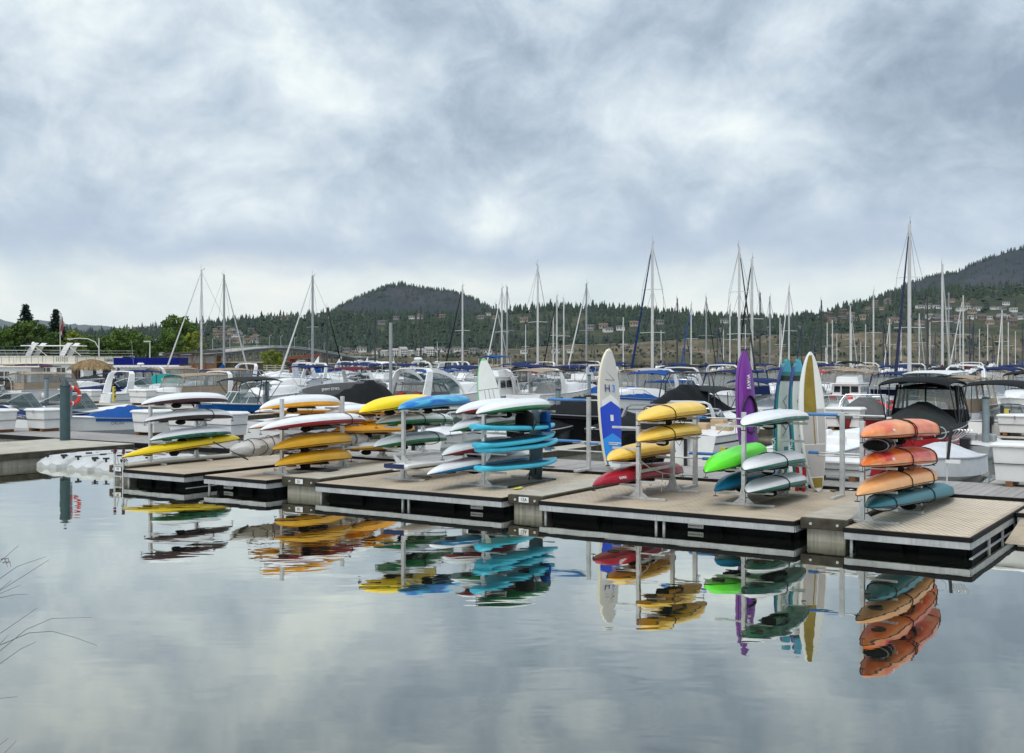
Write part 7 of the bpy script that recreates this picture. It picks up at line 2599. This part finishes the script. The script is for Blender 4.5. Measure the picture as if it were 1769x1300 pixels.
# labels of look-alikes say what they stand beyond
MARKS = [(0, 'the left edge'), (50, 'the white dock box'), (112, 'the dark green piling'), (165, 'the thatched roof'), (262, 'the blue awning'), (320, 'the leftmost kayak rack'), (387, 'the tall grey mast'), (461, 'the grey piling'), (540, 'the golden kayak rack'), (600, 'the black covered boat'), (675, 'the very tall metal piling'), (735, 'the swirled blue kayak'), (790, 'the broad sky blue sunshade'),
         (842, 'the mint edged board'), (885, 'the teal board rack'), (928, 'the red tent'), (980, 'the blue padded arms'), (1013, 'the lone pale mast'), (1055, 'the H3 board'), (1105, 'the blue bow cover'), (1160, 'the stacked yellow kayaks'), (1215, 'the black wakeboard boat'), (1255, 'the navy enclosure'), (1294, 'the purple kayak'), (1335, 'the top teal decked kayak'),
         (1370, 'the navy and teal boards'), (1404, 'the olive panelled board'), (1450, 'the right padded rack'), (1490, 'the peaked grey cover'), (1550, 'the orange kayaks'), (1600, 'the black sunshade'), (1640, 'the tall right mast'), (1675, 'the taupe canvas boat'), (1703, 'the right grey piling'), (1769, 'the right edge')]


def place_labels(objs):
    cols = {}
    for o in objs:
        p = o.location
        px = 884.5 + FPX * p.x / p.y
        mk = min(MARKS, key=lambda q: abs(q[0] - px))
        cols.setdefault((o['label'], mk[1]), []).append((p.y, px - mk[0], o))
    for (lb, mk), l in cols.items():
        l.sort(key=lambda q: q[0])
        for i, (y, dx, o) in enumerate(l):
            b = lb.replace(' in the rear rows', '').replace('between moored boats', 'in the water')
            w = ('in line with' if abs(dx) < 8 else 'left of' if dx < 0 else 'right of') + ' ' + mk
            e = '' if len(l) == 1 else (', nearest' if i == 0 else ', farthest' if i == len(l) - 1 else ', middle')
            o['label'] = f'{b} {w}{e}'


place_labels([o for o in COL.objects if o.parent is None and o.get('group') in ('motor boats in the rear rows', 'slip fingers between the moored boats', 'bare masted sailboats far out', 'tiny sails on the open lake')])

# ------------------------------------------------------------------ reeds at the near bank
g = G()
g.loft([[(-14, 1.35, 1.9), (9, 1.35, 1.9)], [(-14, 2.1, 1.5), (9, 2.1, 1.45)], [(-14, 4.2, -.6), (9, 4.2, -.7)]])
g.obj('bank_slope', 'land_park', kind='structure')
mat('reed', c255(104, 92, 84), 0.7, var=0.2)
GT = thing('reed_tuft', 'thin dark grass stalks arching in from the left edge over the water', 'grass stalks', (-1.5, 2.35, 1.25))
org = Vector((-1.5, 2.35, 1.25))


def at_px(x, y, Y):
    return Vector(((x - 884.5) / FPX * Y, Y, EYE - (y - HZ) / FPX * Y))


for pts in ([(-60, 1030), (0, 970), (32, 942)], [(-70, 1055), (0, 999), (30, 978), (80, 961)], [(-70, 1080), (0, 1020), (40, 995), (84, 967)], [(-60, 1070), (0, 1018), (20, 1002)], [(-60, 1065), (0, 1025), (36, 1010)],
            [(-70, 1050), (0, 1032), (25, 1027), (48, 1026)], [(-60, 1145), (0, 1094), (35, 1070), (64, 1050)], [(-60, 1195), (0, 1124), (45, 1087), (90, 1068), (158, 1066)], [(-70, 1150), (0, 1114), (50, 1093), (90, 1090), (130, 1101), (168, 1115)],
            [(-50, 1170), (0, 1112), (15, 1096)], [(-60, 1200), (0, 1146), (35, 1121), (63, 1108)], [(-60, 1215), (0, 1206), (30, 1203)], [(-40, 1350), (8, 1300), (28, 1280)], [(-60, 1330), (-5, 1290), (14, 1275)]):
    Y = 2.75 + r_.uniform(-.15, .15)
    vis = [at_px(x, y, Y) - org for x, y in pts]
    base = Vector((r_.uniform(-.12, .12) - .05, r_.uniform(-.08, .08), 0))
    path = [base, base.lerp(vis[0], .5) + Vector((-.04, 0, .10))] + vis
    G().tube(path, .0012, 4, .0004).obj('stalk', 'reed', GT, True)
for k in range(4):
    q = at_px(2 + 3 * k, 966 + 6 * (k % 2), 2.75) - org
    G().tube([q, q + Vector((.008, 0, .004)), q + Vector((.011, 0, -.010))], .0016, 4, .0004).obj('seed', 'reed', GT)

# ------------------------------------------------------------------ haze
hz = G().box(-20000, 20000, -300, 20000, -5.0, 960)
m = bpy.data.materials.new('haze')
m.use_nodes = True
k = NT(m.node_tree)
k.n.remove(k.n['Principled BSDF'])
pv_ = k.add('ShaderNodeVolumePrincipled')
pv_.inputs['Color'].default_value = (0.80, 0.87, 0.95, 1)
pv_.inputs['Density'].default_value = 1.7e-5
pv_.inputs['Anisotropy'].default_value = 0.0
k.link(pv_.outputs[0], k.n['Material Output'].inputs['Volume'])
MATS['haze'] = m
if True:
    hz.obj('haze', 'haze', kind='stuff')
S.cycles.volume_bounces = 1
S.cycles.max_bounces = 8
S.cycles.transparent_max_bounces = 12
S.cycles.use_denoising = True

# lettering becomes plain mesh
dg = bpy.context.evaluated_depsgraph_get()
for o in [o for o in COL.objects if o.type == 'FONT']:
    me = bpy.data.meshes.new_from_object(o.evaluated_get(dg))
    n = bpy.data.objects.new('lettering', me)
    COL.objects.link(n)
    n.parent = o.parent
    n.location = o.location
    n.rotation_euler = o.rotation_euler
    bpy.data.objects.remove(o)
